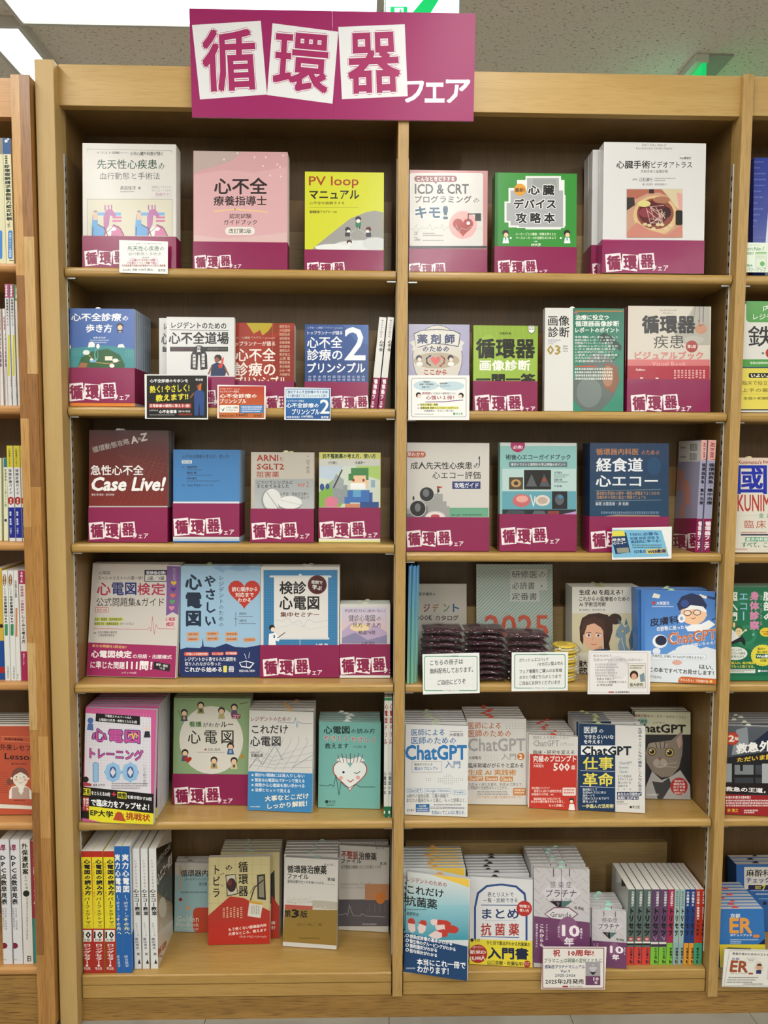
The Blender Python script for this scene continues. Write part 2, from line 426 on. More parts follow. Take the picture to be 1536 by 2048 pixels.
def face(label, V, z, q, th, cover, items, n=1, band=None, slipc=None, lean=5, Y=None, yr=None, spine=None, back='#d8d6d0', short=None, group=None, hard=False, tlx=None, name='paperback_book', page='#dedbd3', cat='book', skew=0, bandcol=MAROON, banditems=None):
    """a face-out book: q = (x0, top, x1, bottom) of its front cover on the photo; n copies, the others stand behind"""
    x0, yt, x1, yb = q; yr = yb if yr is None else yr
    X0, X1, T, B0, B1 = V[0]+x0/V[2], V[0]+x1/V[2], V[1]+yt/V[2], V[1]+yb/V[2], V[1]+yr/V[2]
    lift = th*math.sin(math.radians(lean))+.0004
    if Y is None:
        a, b = onZ(X0, B0, z+lift), onZ(X1, B1, z+lift)
    else:
        ya, yb_ = (Y, Y) if not isinstance(Y, tuple) else Y
        a, b = onY(X0, V[1]+yb/V[2], ya), onY(X1, V[1]+yb/V[2], yb_); a.z = b.z = z+lift
    zf = shelf_fix((a.x+b.x)/2, z); a.z = b.z = zf+lift
    L = math.radians(lean)
    lo, hi = bay((a.x+b.x)/2); hi -= .0005+.03*abs(a.y-b.y)
    if a.x < lo: a = a+(b-a)*((lo-a.x)/(b.x-a.x))
    if b.x > hi-.0005: b = a+(b-a)*((hi-.0005-a.x)/(b.x-a.x))
    ya_, tt = min(a.y, b.y), th+abs(a.y-b.y)+.0014
    for o in clash(z, a.x, b.x, ya_, tt, .2, L):
        if o[2]-a.x < .022 and o[1] < a.x: a = a+(b-a)*((o[2]+.0018-a.x)/(b.x-a.x))
        elif b.x-o[1] < .022 and o[2] > b.x: b = a+(b-a)*((o[1]-.0018-a.x)/(b.x-a.x))
    X = (b-a).normalized(); Bk = Vector((0, 0, 1)).cross(X)
    Z = Vector((0, 0, 1))*math.cos(L)+Bk*math.sin(L)
    fr = Frame(a, X, Z); w = (b-a).length
    tx = (V[0]+tlx/V[2]) if tlx is not None else X0
    h = fr.uv(tx, T)[1]
    root = empty(name)
    body(root, w, h, th, False, cover, spine or cover, back, hard, page)
    P = Print(fr, V, 0, (0, w, 0, h))
    for it in items: P.item(it)
    reg(root, P.build('cover_print', GLOSS, root))
    if band:
        zt = fr.uv(X0, V[1]+band[0]/V[2])[1]; zb = fr.uv(X0, V[1]+band[4]/V[2])[1] if len(band) > 4 else 0
        paperband(root, w, max(zb, 0), zt, th, bandcol, (banditems or [])+([('LOGO', band[1], band[2], band[3])] if band[1] is not None else []), fr, V)
    if slipc:
        slip(root, w, h, th, slipc[0], slipc[1])
    root.matrix_world = fr.mw()
    uniq(root, label, cat, group or (('copies of the '+short) if (n > 1 and short) else None))
    step = (th+(.0026 if band else .0008))/math.cos(L)
    lim = (.164 if z > 1.1 else .238)-.001
    PLACED.append((z, a.x, b.x, ya_, tt, h, L, label))
    # the copies behind the front one stand square to the shelf
    y0 = max(a.y, b.y)+(step if n > 1 else 0)
    Zs = Vector((0, math.sin(L), math.cos(L))); cxm = (a.x+b.x)/2
    k = 1
    for i in range(1, n):
        yy = y0+step*(i-1)
        if yy+th+h*math.sin(L) > lim: break
        xx = min(max(cxm-w/2, lo), hi-w)
        for o in clash(z, xx, xx+w, yy, th+.0015, h, L, label):
            dl, dr = xx+w-o[1], o[2]-xx
            if min(dl, dr) < .03: xx += (-dl-.0016) if dl < dr else (dr+.0016)
        if xx < lo-.001 or xx+w > hi+.001 or clash(z, xx, xx+w, yy, th+.0015, h, L, label): continue
        c = copy_tree(root)
        c.matrix_world = Frame(Vector((xx, yy, a.z)), Vector((1, 0, 0)), Zs).mw()
        PLACED.append((z, xx, xx+w, yy, th+.001, h, L, label))
        uniq(c, '%s copy from the front of the %s, partly hidden' % (ORD[k], short), cat); k += 1
    return root, fr, w, h
def spineb(label, V, z, q, depth, front, spinec, back, items, Y=.03, lean=0, xb=None, group=None, fitems=None, bitems=None, name='paperback_book', yaw=0, bot=None, band=None, copies=None):
    """a spine-out book: q = (x0, top, x1, bottom) of its spine on the photo, xb = left bottom x if it leans sideways"""
    x0, yt, x1, yb = q
    B = V[1]+yb/V[2]
    xb = x0 if xb is None else xb
    a = onZ(V[0]+xb/V[2], B, z+.0005) if Y is None else onY(V[0]+xb/V[2], B, Y)
    z = shelf_fix(a.x, z); a.z = z+.0005
    b = onY(V[0]+(xb+x1-x0)/V[2], B, a.y); t = b.x-a.x
    tl = onY(V[0]+x0/V[2], V[1]+yt/V[2], a.y)
    ang = math.atan2(tl.x-a.x, tl.z-a.z)
    if xb == x0 or abs(ang) < .02: ang = 0; a.x = tl.x
    lo, hi = bay(a.x)
    if a.x+t > hi-.0006: a.x = hi-.0006-t
    if a.x < lo: a.x = lo
    if ang == 0:
        for o in clash(z, a.x, a.x+t, a.y, depth, .2, 0):
            if o[2]-a.x < .014 and o[1] < a.x: t -= max(o[2]+.0003-a.x, 0); a.x = max(a.x, o[2]+.0003)
            elif a.x+t-o[1] < .014: t = max(o[1]-.0003-a.x, .004)
        PLACED.append((z, a.x, a.x+t, a.y, depth, .2, 0, label))
    if ang > 0: a.z += t*math.sin(ang)
    ya = math.radians(yaw)
    X = Vector((math.cos(ya), math.sin(ya), 0)); Yb = Vector((-math.sin(ya), math.cos(ya), 0))
    Z = Vector((0, 0, 1))*math.cos(ang)+X*math.sin(ang); X = X*math.cos(ang)-Vector((0, 0, 1))*math.sin(ang)
    fr = Frame(a, X, Z); h = fr.uv(V[0]+x0/V[2], V[1]+yt/V[2])[1]
    root = empty(name)
    body(root, depth, h, t, True, front, spinec, back)
    P = Print(fr, V, 0, (0, t, 0, h))
    for it in items: P.item(it)
    reg(root, P.build('spine_print', GLOSS, root))
    for its, side in ((fitems, 1), (bitems, 0)):
        if its:
            # side frames: the front cover faces +x, the back cover faces -x
            O = fr.O+fr.X*(t if side else 0)
            f2 = Frame(O, fr.Yb if side else -fr.Yb, fr.Z)
            P2 = Print(f2, V, 0, (0, depth, 0, h) if side else (-depth, 0, 0, h))
            for it in its: P2.item(it)
            if P2.mb.f:
                o = P2.build('front_cover_print' if side else 'back_cover_print', GLOSS, root)
                o.matrix_local = fr.mw().inverted() @ f2.mw(); reg(root, o)
    root.matrix_world = fr.mw()
    uniq(root, label, 'book', group)
    return root, fr, t, h
def row_copy(root, dx, label, dy=0):
    c = copy_tree(root); c.matrix_world = Matrix.Translation((dx, dy, 0)) @ root.matrix_world
    c['label'] = label; return c
def card(label, V, quad, items, Y=.0075, base='#f4f4f2', th=.0009, name='price_card', cat='card', mat_=GLOSS, lam=None):
    """a card standing at the shelf's front edge; quad = tl, tr, br, bl on the photo"""
    P4 = [onY(V[0]+x/V[2], V[1]+y/V[2], Y) for x, y in quad]
    fr = Frame(Vector((P4[3].x, Y, P4[3].z)), (P4[2]-P4[3]), (P4[2]-P4[3]).normalized().cross(Vector((0, 1, 0))) )
    w = (P4[2]-P4[3]).length; h = fr.uv(V[0]+quad[0][0]/V[2], V[1]+quad[0][1]/V[2])[1]
    root = empty(name)
    b = MB(); b.box(0, w, 0, th, 0, h, lin(base)); reg(root, b.build('card_board', mat_, root))
    P = Print(fr, V, 0, (0, w, 0, h))
    for it in items: P.item(it)
    reg(root, P.build('card_print', mat_, root))
    if lam:
        b = MB(); b.box(-lam, w+lam, th, th+.0003, -lam, h+lam, lin('#dfe4e4')); reg(root, b.build('plastic_sleeve', FILM, root))
    root.matrix_world = fr.mw(); uniq(root, label, cat); return root
def filmmat(name, ss, bstr):
    m = bpy.data.materials.new(name); m.use_nodes = True; nt = m.node_tree; N = nt.nodes; L = nt.links
    N.remove(N['Principled BSDF']); out = N['Material Output']
    tr = N.new('ShaderNodeBsdfTransparent'); gl = N.new('ShaderNodeBsdfGlossy'); gl.inputs['Roughness'].default_value = .14; gl.inputs['Color'].default_value = (.95, .97, .98, 1)
    lw = N.new('ShaderNodeLayerWeight'); lw.inputs['Blend'].default_value = .25
    mr = N.new('ShaderNodeMapRange'); mr.inputs['To Min'].default_value = .07; mr.inputs['To Max'].default_value = .5
    mx = N.new('ShaderNodeMixShader'); L.new(lw.outputs['Facing'], mr.inputs[0]); L.new(mr.outputs[0], mx.inputs[0]); L.new(tr.outputs[0], mx.inputs[1]); L.new(gl.outputs[0], mx.inputs[2]); L.new(mx.outputs[0], out.inputs[0])
    if bstr:
        tc = N.new('ShaderNodeTexCoord'); mp = N.new('ShaderNodeMapping'); mp.inputs['Scale'].default_value = (1, 1, 2.2); n = N.new('ShaderNodeTexNoise'); n.inputs['Scale'].default_value = ss; n.inputs['Detail'].default_value = 1.5; n.inputs['Distortion'].default_value = 1.4
        bp = N.new('ShaderNodeBump'); bp.inputs['Strength'].default_value = bstr; bp.inputs['Distance'].default_value = .008
        L.new(tc.outputs['Object'], mp.inputs[0]); L.new(mp.outputs[0], n.inputs['Vector']); L.new(n.outputs['Fac'], bp.inputs['Height']); L.new(bp.outputs[0], gl.inputs['Normal'])
    return m
FILM = filmmat('clear_film', 10, 0)

# ================================================================ setting
def structure(o): o['kind'] = 'structure'; return o
def noise_mat(name, c1, c2, scale, rough=.8, stretch=(1, 1, 1), lo=.4, hi=.6, bump=0):
    m = mat(name, rough=rough); nt = m.node_tree; N = nt.nodes; L = nt.links
    tc = N.new('ShaderNodeTexCoord'); mp = N.new('ShaderNodeMapping'); mp.inputs['Scale'].default_value = stretch
    n = N.new('ShaderNodeTexNoise'); n.inputs['Scale'].default_value = scale; n.inputs['Detail'].default_value = 2; n.inputs['Distortion'].default_value = .8
    r = N.new('ShaderNodeValToRGB'); r.color_ramp.elements[0].position = lo; r.color_ramp.elements[1].position = hi
    r.color_ramp.elements[0].color = lin(c1); r.color_ramp.elements[1].color = lin(c2)
    L.new(tc.outputs['Object'], mp.inputs[0]); L.new(mp.outputs[0], n.inputs['Vector']); L.new(n.outputs['Fac'], r.inputs[0]); L.new(r.outputs[0], N['Principled BSDF'].inputs['Base Color'])
    if bump:
        b = N.new('ShaderNodeBump'); b.inputs['Strength'].default_value = bump; b.inputs['Distance'].default_value = .002
        L.new(r.outputs[0], b.inputs['Height']); L.new(b.outputs[0], N['Principled BSDF'].inputs['Normal'])
    return m
CEILM = noise_mat('rockwool_ceiling', '#a69c8e', '#eee9df', 88, .9, (1, 1.9, 1), .33, .39, .4)
TILE = noise_mat('vinyl_floor', '#86837a', '#928f85', 5, .4)
WALLM = noise_mat('wall_paint', '#cfcabf', '#d6d1c6', 3, .8)
structure(box('ceiling', -5, 5, -5, 5, CEIL, CEIL+.05, CEILM))
fl = empty('floor'); structure(fl)
for i in range(-6, 6):
    for j in range(-4, 3):
        g = .0008
        box('tile', i*.45-.02+g, i*.45+.43-g, j*.45-.1+g, j*.45+.35-g, -.02, 0, TILE, fl)
box('subfloor', -5, 5, -5, 5, -.03, -.004, mat('grout', '#6f6c64', .8), fl)
for nm, a in (('wall_back', (-5, 5, -5.05, -5)), ('wall_front', (-5, 5, 5, 5.05)), ('wall_left', (-5.05, -5, -5, 5)), ('wall_right', (5, 5.05, -5, 5))):
    structure(box(nm, *a, 0, CEIL, WALLM))

# ---- ceiling lights
WHITEM = mat('fixture_enamel', '#cfd0cc', .5)
DIFF = mat('lit_diffuser', '#f2f6f2', .4, emit=(.93, 1.0, .97, 1), es=2.6)
def fixture(label, x0, x1, y0, y1, fr=.018, dif=DIFF, group=None):
    r = empty('ceiling_light'); r.location = (0, 0, 0)
    b = MB(); z0, z1 = CEIL-.03, CEIL-.001
    b.box(x0-fr, x0, y0-fr, y1+fr, z0, z1); b.box(x1, x1+fr, y0-fr, y1+fr, z0, z1); b.box(x0, x1, y0-fr, y0, z0, z1); b.box(x0, x1, y1, y1+fr, z0, z1)
    b.build('frame', WHITEM, r); box('diffuser', x0, x1, y0, y1, CEIL-.022, CEIL-.002, dif, r)
    return uniq(r, label, 'ceiling light', group)
fixture('bright crosswise ceiling light directly behind the maroon fair sign', -1.155, -.056, .34, .715, .012)
fixture('lengthwise bright ceiling light strip above the tall upright at left', -1.305, -1.185, .745, 2.4, .016)
for i, (lx, ly, sx, sy, pw) in enumerate(LAMPS):
    fixture(('ceiling light strip over the aisle in front of the shelves' if i < 7 else 'added ceiling light strip beyond the bookcase, out of sight'), lx-sx/2, lx+sx/2, ly-sy/2, ly+sy/2, group='aisle ceiling lights' if i < 7 else 'added ceiling lights beyond the bookcase')
# ---- exit signs
GREEN = mat('lit_green', '#0fc46a', .4, emit='#0ddc74', es=.7); SIGNW = mat('lit_sign_white', '#e6fffb', .4, emit='#dcfffa', es=1.15)
SG = mat('sign_housing', '#a9aaa6', .5)
ex = empty('exit_sign')
a, b_ = onY(773, 3, .42), onY(918, 25, .42)
box('housing', a.x-.006, b_.x+.006, .425, .455, 2.53, CEIL-.03, SG, ex); box('hanger', (a.x+b_.x)/2-.01, (a.x+b_.x)/2+.01, .43, .45, CEIL-.03, CEIL, SG, ex)
box('lit_panel', a.x, b_.x, .42, .425, 2.536, CEIL-.036, SIGNW, ex)
m = MB()
def pv(x, y): p = onY(x, y, .4185); return (p.x, .4185, p.z)
for q in ([(858, -14), (886, -14), (856, 34), (818, 34)], [(781, 13.5), (789, 13.5), (789, 40), (781, 40)], [(807, 13.5), (814.5, 13.5), (814.5, 40), (807, 40)], [(789, 13.5), (807, 13.5), (807, 15.5), (789, 15.5)]):
    m.face([pv(*p) for p in q], (1, 1, 1, 1))
m.face([pv(801+1.8*math.cos(k*.7), 20+1.8*math.sin(k*.7)) for k in range(9)], (1, 1, 1, 1))
m.face([pv(*p) for p in [(799, 22), (803, 22), (804, 34), (796, 34)]], (1, 1, 1, 1))
m.build('pictogram', GREEN, ex)
uniq(ex, 'lit white and green exit sign peeking over the maroon sign', 'exit sign')
e2 = empty('exit_sign')
box('housing', 1.03, 1.075, .87, 1.36, CEIL-.026, CEIL-.001, mat('pale_housing', '#d9e6dc', .5), e2)
box('ceiling_plate', 1.075, 1.16, .87, 1.32, CEIL-.006, CEIL, SG, e2)
box('lit_panel', 1.056, 1.072, .88, 1.35, CEIL-.30, CEIL-.026, GREEN, e2)
m = MB(); m.face([(1.0555, .90, CEIL-.20), (1.0555, 1.02, CEIL-.20), (1.0555, 1.00, CEIL-.09), (1.0555, .93, CEIL-.05)], (1, 1, 1, 1)); m.face([(1.0555, 1.05, CEIL-.2), (1.0555, 1.2, CEIL-.25), (1.0555, 1.2, CEIL-.1)], (1, 1, 1, 1))
m.build('pictogram', SIGNW, e2)
uniq(e2, 'green lit exit sign under the ceiling above the top right shelf', 'exit sign')

# ================================================================ bookcases
def board(name, x0, x1, yf, yb, zt, th, material, parent, r=.008):
    """shelf board with a rounded front nosing"""
    prof = []
    for i in range(7):
        a = math.radians(90+i*15); prof.append((yf+r+r*math.cos(a), zt-r+r*math.sin(a)))
    for i in range(7):
        a = math.radians(180+i*15); prof.append((yf+r+r*math.cos(a), zt-th+r+r*math.sin(a)))
    prof += [(yb, zt-th), (yb, zt)]
    b = MB(); c = (1, 1, 1, 1); n = len(prof)
    for i in range(n):
        p, q = prof[i], prof[(i+1) % n]; b.face([(x0, p[0], p[1]), (x0, q[0], q[1]), (x1, q[0], q[1]), (x1, p[0], p[1])], c)
    b.face([(x0, p[0], p[1]) for p in prof][::-1], c); b.face([(x1, p[0], p[1]) for p in prof], c)
    return b.build(name, material, parent)
def standard(x, side, z0, z1, parent, y=.036):
    """perforated metal strip let into an upright; side = +1 when it faces +x"""
    s = MB(); m_ = lin('#8f8f8a'); d = lin('#15120e'); e = .0012*side
    s.box(min(x, x+e), max(x, x+e), y-.0053, y+.0053, z0, z1, m_)
    s.box(min(x, x+e*1.7), max(x, x+e*1.7), y-.0063, y-.0053, z0, z1, lin('#cfcfca'))
    k = z0+.012
    while k < z1-.012:
        s.face([(x+e*1.05, y-.003, k), (x+e*1.05, y+.003, k), (x+e*1.05, y+.003, k+.010), (x+e*1.05, y-.003, k+.010)], d); k += .0245
    return s.build('perforated_strip', STRIPM, parent)
STRIPM = inkmat('strip_metal', .35, .6)
bc = empty('bookcase')
uniq(bc, 'large light oak bookcase with two bays in the middle of the picture', 'bookcase')
XL, XR = -.770, .768
box('end_panel', -.8115, XL, -.014, .23, 0, 2.243, PLAIN, bc, .0015)
box('upright', -.012, .012, 0, BACKY, .062, 2.162, OAKV, bc, .0012)
box('upright', .768, .792, 0, BACKY, .052, 2.246, OAKV, bc, .0012)
box('upright', 1.46, 1.484, 0, BACKY, .052, 2.246, OAKV, bc, .0012)
box('back_panel', XL, 1.484, BACKY, BACKY+.02, .05, 2.2, BACKV, bc)
box('raised_back', XL, 1.46, BACK_TOP, BACK_TOP+.008, Z3R-.02, 2.158, BACKV, bc)
box('header_board', XL, XR, .012, .034, 2.158, 2.2465, OAKH, bc, .0008)
box('header_board', .792, 1.46, .012, .034, 2.160, 2.2465, OAKH, bc, .0008)
box('top_panel', XL, 1.46, .034, BACKY, 2.158, 2.178, INNER, bc)
box('inner_lining', XL, XL+.001, .045, BACKY, .115, 2.158, INNER, bc); box('inner_lining', XR-.001, XR, .045, BACKY, .115, 2.158, INNER, bc)
box('inner_lining', -.013, -.012, .045, BACKY, .115, 2.158, INNER, bc); box('inner_lining', .012, .013, .045, BACKY, .115, 2.158, INNER, bc)
TH = .0216
bays = [(XL+.003, -.0148, (Z1+.001, Z2+.003, Z3L, Z4, Z5)), (.0148, XR-.003, (Z1, Z2, Z3R, Z4, Z5)), (.793, 1.459, (Z1, Z2, Z3R-.002, Z4-.001, Z5))]
for bi, (xa, xb, zz) in enumerate(bays):
    for z in zz: board('shelf', xa, xb, .012, BACKY-.001, z, TH, NOSE, bc)
    board('base_shelf', xa, xb, .012, BACKY-.001, Z6, .026, NOSE, bc, .004)
    box('kick_board', xa, xb, .0125, .03, .058, .0888, PLINTH if bi > 2 else NOSE, bc)
    for z in zz:
        for xx, d in ((xa, 1), (xb, -1)):
            box('shelf_clip', min(xx, xx+d*.02), max(xx, xx+d*.02), .022, .034, z-TH-.0035, z-TH-.0005, MET, bc)
box('plinth', XL, 1.5, .012, .04, 0.0, .056, PLINTH, bc)
for xx, d in ((XL, 1), (-.012, -1), (.012, 1), (.768, -1), (.792, 1)): standard(xx, d, .15, 2.06, bc)
for xa, xb, zz, mats in ((XL+.004, -.016, (Z1+.001, Z2+.003, Z3L), 0), (.016, XR-.004, (Z1, Z2, Z3R), 0), (.794, 1.458, (Z1, Z3R), 0)):
    for z in zz:
        box('filler_block', xa+.01, xb-.004, .165, BACK_TOP-.003, z+.0003, z+.128, FILL, bc)
        box('filler_panel', xa+.01, xb-.004, BACK_TOP-.003, BACK_TOP-.0005, z+.0003, z+.205, INNER, bc)
box('filler_block', .03, XR-.02, .222, BACKY-.001, Z6+.0003, Z6+.215, FILL, bc)
box('filler_block', .03, XR-.02, .2, BACKY-.001, Z4+.0003, Z4+.15, FILL, bc)

nb = empty('bookcase')
uniq(nb, 'brown finger-jointed bookcase cut off at the left, slightly lower than its neighbour', 'bookcase')
FY = -.03
stl = box('upright_core', -.8565, -.8165, FY+.004, .20, 0.02, 2.2015, STAVE[1], nb)
rr = random.Random(3)
for (xa, xb) in ((-.857, -.8385), (-.8385, -.816)):
    z = 0.0
    while z < 2.202:
        l = rr.uniform(.13, .42); z2 = min(z+l, 2.202)
        if 2.202-z2 < .06: z2 = 2.202
        w1 = xa if xa < -.85 else xa+rr.choice((0, .0))
        box('stave', w1+.0001, xb-.0001, FY, FY+.0045+rr.uniform(0, .0002), z+.0001, z2-.0001, STAVE[rr.choice((0, 0, 1, 1, 2, 3))], nb)
        z = z2
nz = (1.8045, 1.4895, 1.1785, .8515, .515)
box('header_board', -1.5, -.857, -.018, .004, 2.118, 2.2, NBH, nb)
box('top_panel', -1.5, -.857, .004, .2, 2.118, 2.14, INNER, nb); box('back_panel', -1.5, -.857, .2, .22, .02, 2.2, BACKV, nb)
box('upright', -1.524, -1.5, FY, .2, 0, 2.2, STAVE[1], nb)
for z in nz: board('shelf', -1.5, -.857, -.018, .199, z, .0195, NBH, nb)
board('base_shelf', -1.5, -.857, -.018, .199, .158, .02, NBH, nb)
box('plinth', -1.5, -.857, -.016, .01, 0, .137, PLINTH, nb)

# ---- maroon fair sign
sg = empty('shop_sign')
def sp(V): return lambda x, y: (lambda p: (p.x, p.z))(onY(V[0]+x/V[2], V[1]+y/V[2], -.0075))
q = [onY(*p, -.0075) for p in ((378.5, 17), (951, 27), (947, 242), (384, 234))]
mid_t, mid_b = onY(664.5, 22, -.0075), onY(667.5, 238, -.0075)
S0 = Frame(Vector((0, -.0075, 0)), Vector((1, 0, 0)), Vector((0, 0, 1)))
for pts in ((q[0], mid_t, mid_b, q[3]), (mid_t, q[1], q[2], mid_b)):
    b = MB(); c = lin('#9c2463'); e = lin('#c98aa8')
    P = [(p.x, p.z) for p in pts]
    if pts[0] is mid_t: P[0] = (P[0][0]+.0003, P[0][1]); P[3] = (P[3][0]+.0003, P[3][1])
    b.face([(x, -.0075, z) for x, z in P], c); b.face([(x, -.0025, z) for x, z in P][::-1], c)
    for i in range(4):
        u, v = P[i], P[(i+1) % 4]; b.face([(u[0], -.0075, u[1]), (u[0], -.0025, u[1]), (v[0], -.0025, v[1]), (v[0], -.0075, v[1])], e)
    b.build('sign_panel', BOARDM, sg)
P = Print(S0, VA, -.0075)
PK, WH = '#a52c64', '#e6e8ea'
for cd, g, tx in (([(768, 100), (1043, 83), (1068, 378), (800, 398)], [(808, 124), (1012, 116), (1030, 356), (818, 366)], '循'), ([(1090, 93), (1353, 127), (1330, 415), (1068, 380)], [(1106, 128), (1318, 146), (1306, 372), (1092, 352)], '環'), ([(1353, 108), (1619, 97), (1631, 385), (1368, 397)], [(1392, 138), (1590, 130), (1602, 364), (1396, 372)], '器')):
    P.item(('Q', cd, WH)); P.item(('TQ', g, tx, '#bd5583', .052)); P.item(('TQ', g, tx, WH, .042)); P.item(('TQ', g, tx, PK, .028))
for g, tx in (([(1613, 327), (1694, 325), (1694, 408), (1611, 408)], 'フ'), ([(1701, 333), (1776, 333), (1776, 408), (1701, 408)], 'ェ'), ([(1786, 320), (1879, 320), (1879, 410), (1782, 410)], 'ア')):
    P.item(('TQ', g, tx, '#f2f2f4', .035))
P.build('sign_print', BOARDM, sg)
uniq(sg, 'big maroon board with white lettering cards fixed over the bookcase header', 'sign')

# ================================================================ books, top row
def hearts(x, y):
    return [('Q', [(x+6, y+18), (x+24, y+18), (x+26, y+60), (x+50, y+70), (x+52, y+105), (x, y+105), (x, y+70)], '#5f9fd4'), ('R', x+8, y+8, x+24, y+42, '#e8b79a'), ('E', x+16, y+8, 8, 4, '#7b8ca8'),
            ('R', x+24, y+12, x+118, y+24, '#6fa8d8'), ('R', x+84, y+28, x+120, y+36, '#c86a9c'), ('R', x+84, y+42, x+120, y+50, '#c86a9c'),
            ('Q', [(x+50, y+105), (x+48, y+30), (x+58, y+2), (x+80, y-2), (x+98, y+20), (x+96, y+34), (x+74, y+22), (x+70, y+60), (x+60, y+80), (x+55, y+105)], '#b06a9f'),
            ('R', x+52, y-18, x+57, y+4, '#b06a9f'), ('R', x+66, y-18, x+71, y+4, '#b06a9f'), ('R', x+78, y-18, x+83, y+4, '#b06a9f'),
            ('Q', [(x+84, y+62), (x+110, y+66), (x+128, y+105), (x+70, y+105)], '#c9709d'), ('E', x+84, y+78, 16, 8, '#efe9e6'), ('E', x+70, y+92, 10, 18, '#efe9e6'),
            ('L', [(x+6, y+70), (x+4, y+105)], 3, '#4a3436'), ('L', [(x+26, y+60), (x+52, y+74), (x+66, y+105)], 3, '#4a3436'), ('L', [(x+88, y+60), (x+116, y+76), (x+130, y+105)], 3, '#4a3436'), ('L', [(x+50, y+100), (x+84, y+72)], 2, '#3a2c30')]
face('white book with green title and two blue and pink hearts, top shelf', VA, Z1, (332, 572, 705, 1090), .008, '#d3d0cb', [
    ('L', [(349, 604), (349, 596), (688, 603), (688, 611)], 1.6, '#8f8c86'), ('T', 386, 606, 478, 616, 'イラスト図解', '#4a4a4a', .01), ('L', [(478, 611), (514, 612)], 1.2, '#777'), ('T', 520, 607, 652, 622, '小児心臓外科医が描く', '#3a3a3a', .02),
    ('T', 388, 638, 628, 676, '先天性心疾患', '#1f4a33', .012), ('T', 634, 652, 658, 678, 'の', '#1f4a33', .01), ('T', 399, 690, 640, 718, '血行動態と手術法', '#4d4d4d'), ('T', 481, 744, 543, 760, '長田信洋', '#333', .01), ('T', 552, 747, 563, 757, '著', '#333', .02), ('M', 481, 764, 541, 769, '#7a7a7a'),
    ('L', [(602, 789), (687, 789), (687, 745)], 1.2, '#b9b5ae'), ('T', 606, 743, 682, 754, '疾患別にイラストを', '#9a8a93'), ('T', 606, 757, 682, 768, 'ダウンロードできる', '#9a8a93'), ('T', 622, 771, 682, 785, '特典付き！', '#b388a0', .01),
    ('R', 348, 796, 690, 945, '#9a968c'), ('R', 350, 798, 688, 945, '#cfcab6'), *hearts(366, 838), *hearts(540, 838)],
    n=4, band=(943, 338, 1000, .86), lean=3, Y=.022, short='white hearts book')
face('dusty pink book with black title and pale waves, top shelf', VA, Z1, (774, 603, 1150, 1090), .011, '#cfa0a4', [
    ('Q', [(775, 603), (975, 603), (930, 640), (860, 665), (775, 690)], '#b9a6a0'), ('Q', [(775, 700), (900, 680), (1010, 690), (1148, 668), (1148, 990), (775, 990)], '#d6a9ae'), ('Q', [(775, 940), (900, 955), (1010, 945), (1148, 930), (1148, 990), (775, 990)], '#d9b7b6'),
    *[('C', x, y, 4, '#e2cfcb') for x, y in ((896, 638), (950, 613), (1018, 629), (1063, 629), (1109, 658), (1052, 664), (1081, 702), (1120, 668), (1133, 622), (1124, 706))],
    ('T', 858, 712, 1068, 776, '心不全', '#2c2322', .03), ('T', 855, 784, 1066, 822, '療養指導士', '#2c2322', .02), ('L', [(856, 846), (940, 837), (1070, 848)], 5, '#e8c58d'), ('T', 918, 855, 1006, 874, '認定試験', '#3a2c2c', .01), ('T', 895, 879, 1028, 899, 'ガイドブック', '#3a2c2c', .01),
    ('RR', 901, 908, 1019, 940, 15, '#e9e3dd'), ('T', 915, 914, 1005, 934, '改訂第2版', '#4a3a38', .01)],
    n=3, band=(966, 778, 1020, .76), lean=3, Y=.022, short='dusty pink book')
face('bright yellow book with grey hill and tiny people, top shelf', VA, Z1, (1219, 686, 1534, 1095), .010, '#cfd232', [
    ('Q', [(1250, 995), (1330, 930), (1400, 875), (1460, 850), (1500, 842), (1534, 850), (1534, 998), (1250, 998)], '#9b9a97'), ('E', 1440, 985, 110, 24, '#d9dcdc'), ('E', 1330, 990, 70, 14, '#e3e6e4'), ('E', 1500, 975, 50, 26, '#cdd0d0'),
    ('T', 1236, 706, 1434, 753, 'PV loop', '#a34322', .015), ('T', 1238, 762, 1436, 796, 'マニュアル', '#201d18', .035), ('T', 1238, 806, 1378, 818, '心不全を絵解きする', '#3a3316', .01), ('L', [(1238, 829), (1434, 830)], 1.2, '#8b8c2b'), ('T', 1238, 842, 1330, 853, '循環動態アカデミー', '#3a3316', .02), ('M', 1334, 845, 1346, 851, '#5a5320'),
    ('E', 1433, 876, 12, 11, '#2b2b31'), ('R', 1422, 888, 1444, 906, '#2e7d55'), ('L', [(1429, 906), (1428, 915)], 4, '#222'), ('L', [(1438, 906), (1439, 915)], 4, '#222'), ('C', 1433, 884, 8, '#efe7df'),
    ('E', 1391, 918, 11, 10, '#2b2b31'), ('C', 1394, 926, 7, '#efe7df'), ('R', 1380, 930, 1400, 946, '#3d3f47'), ('E', 1474, 917, 11, 10, '#5a2a25'), ('C', 1470, 926, 7, '#efe7df'), ('R', 1464, 931, 1484, 948, '#343946'),
    ('E', 1397, 968, 11, 9, '#4b3730'), ('C', 1398, 975, 7, '#efe7df'), ('L', [(1400, 935), (1430, 912), (1464, 935)], 1.5, '#c7c7c4'), ('L', [(1400, 945), (1428, 975)], 1.5, '#c7c7c4')],
    n=2, band=(998, 1228, 1048, .78), lean=3, Y=.022, yr=1095, short='yellow hill book')
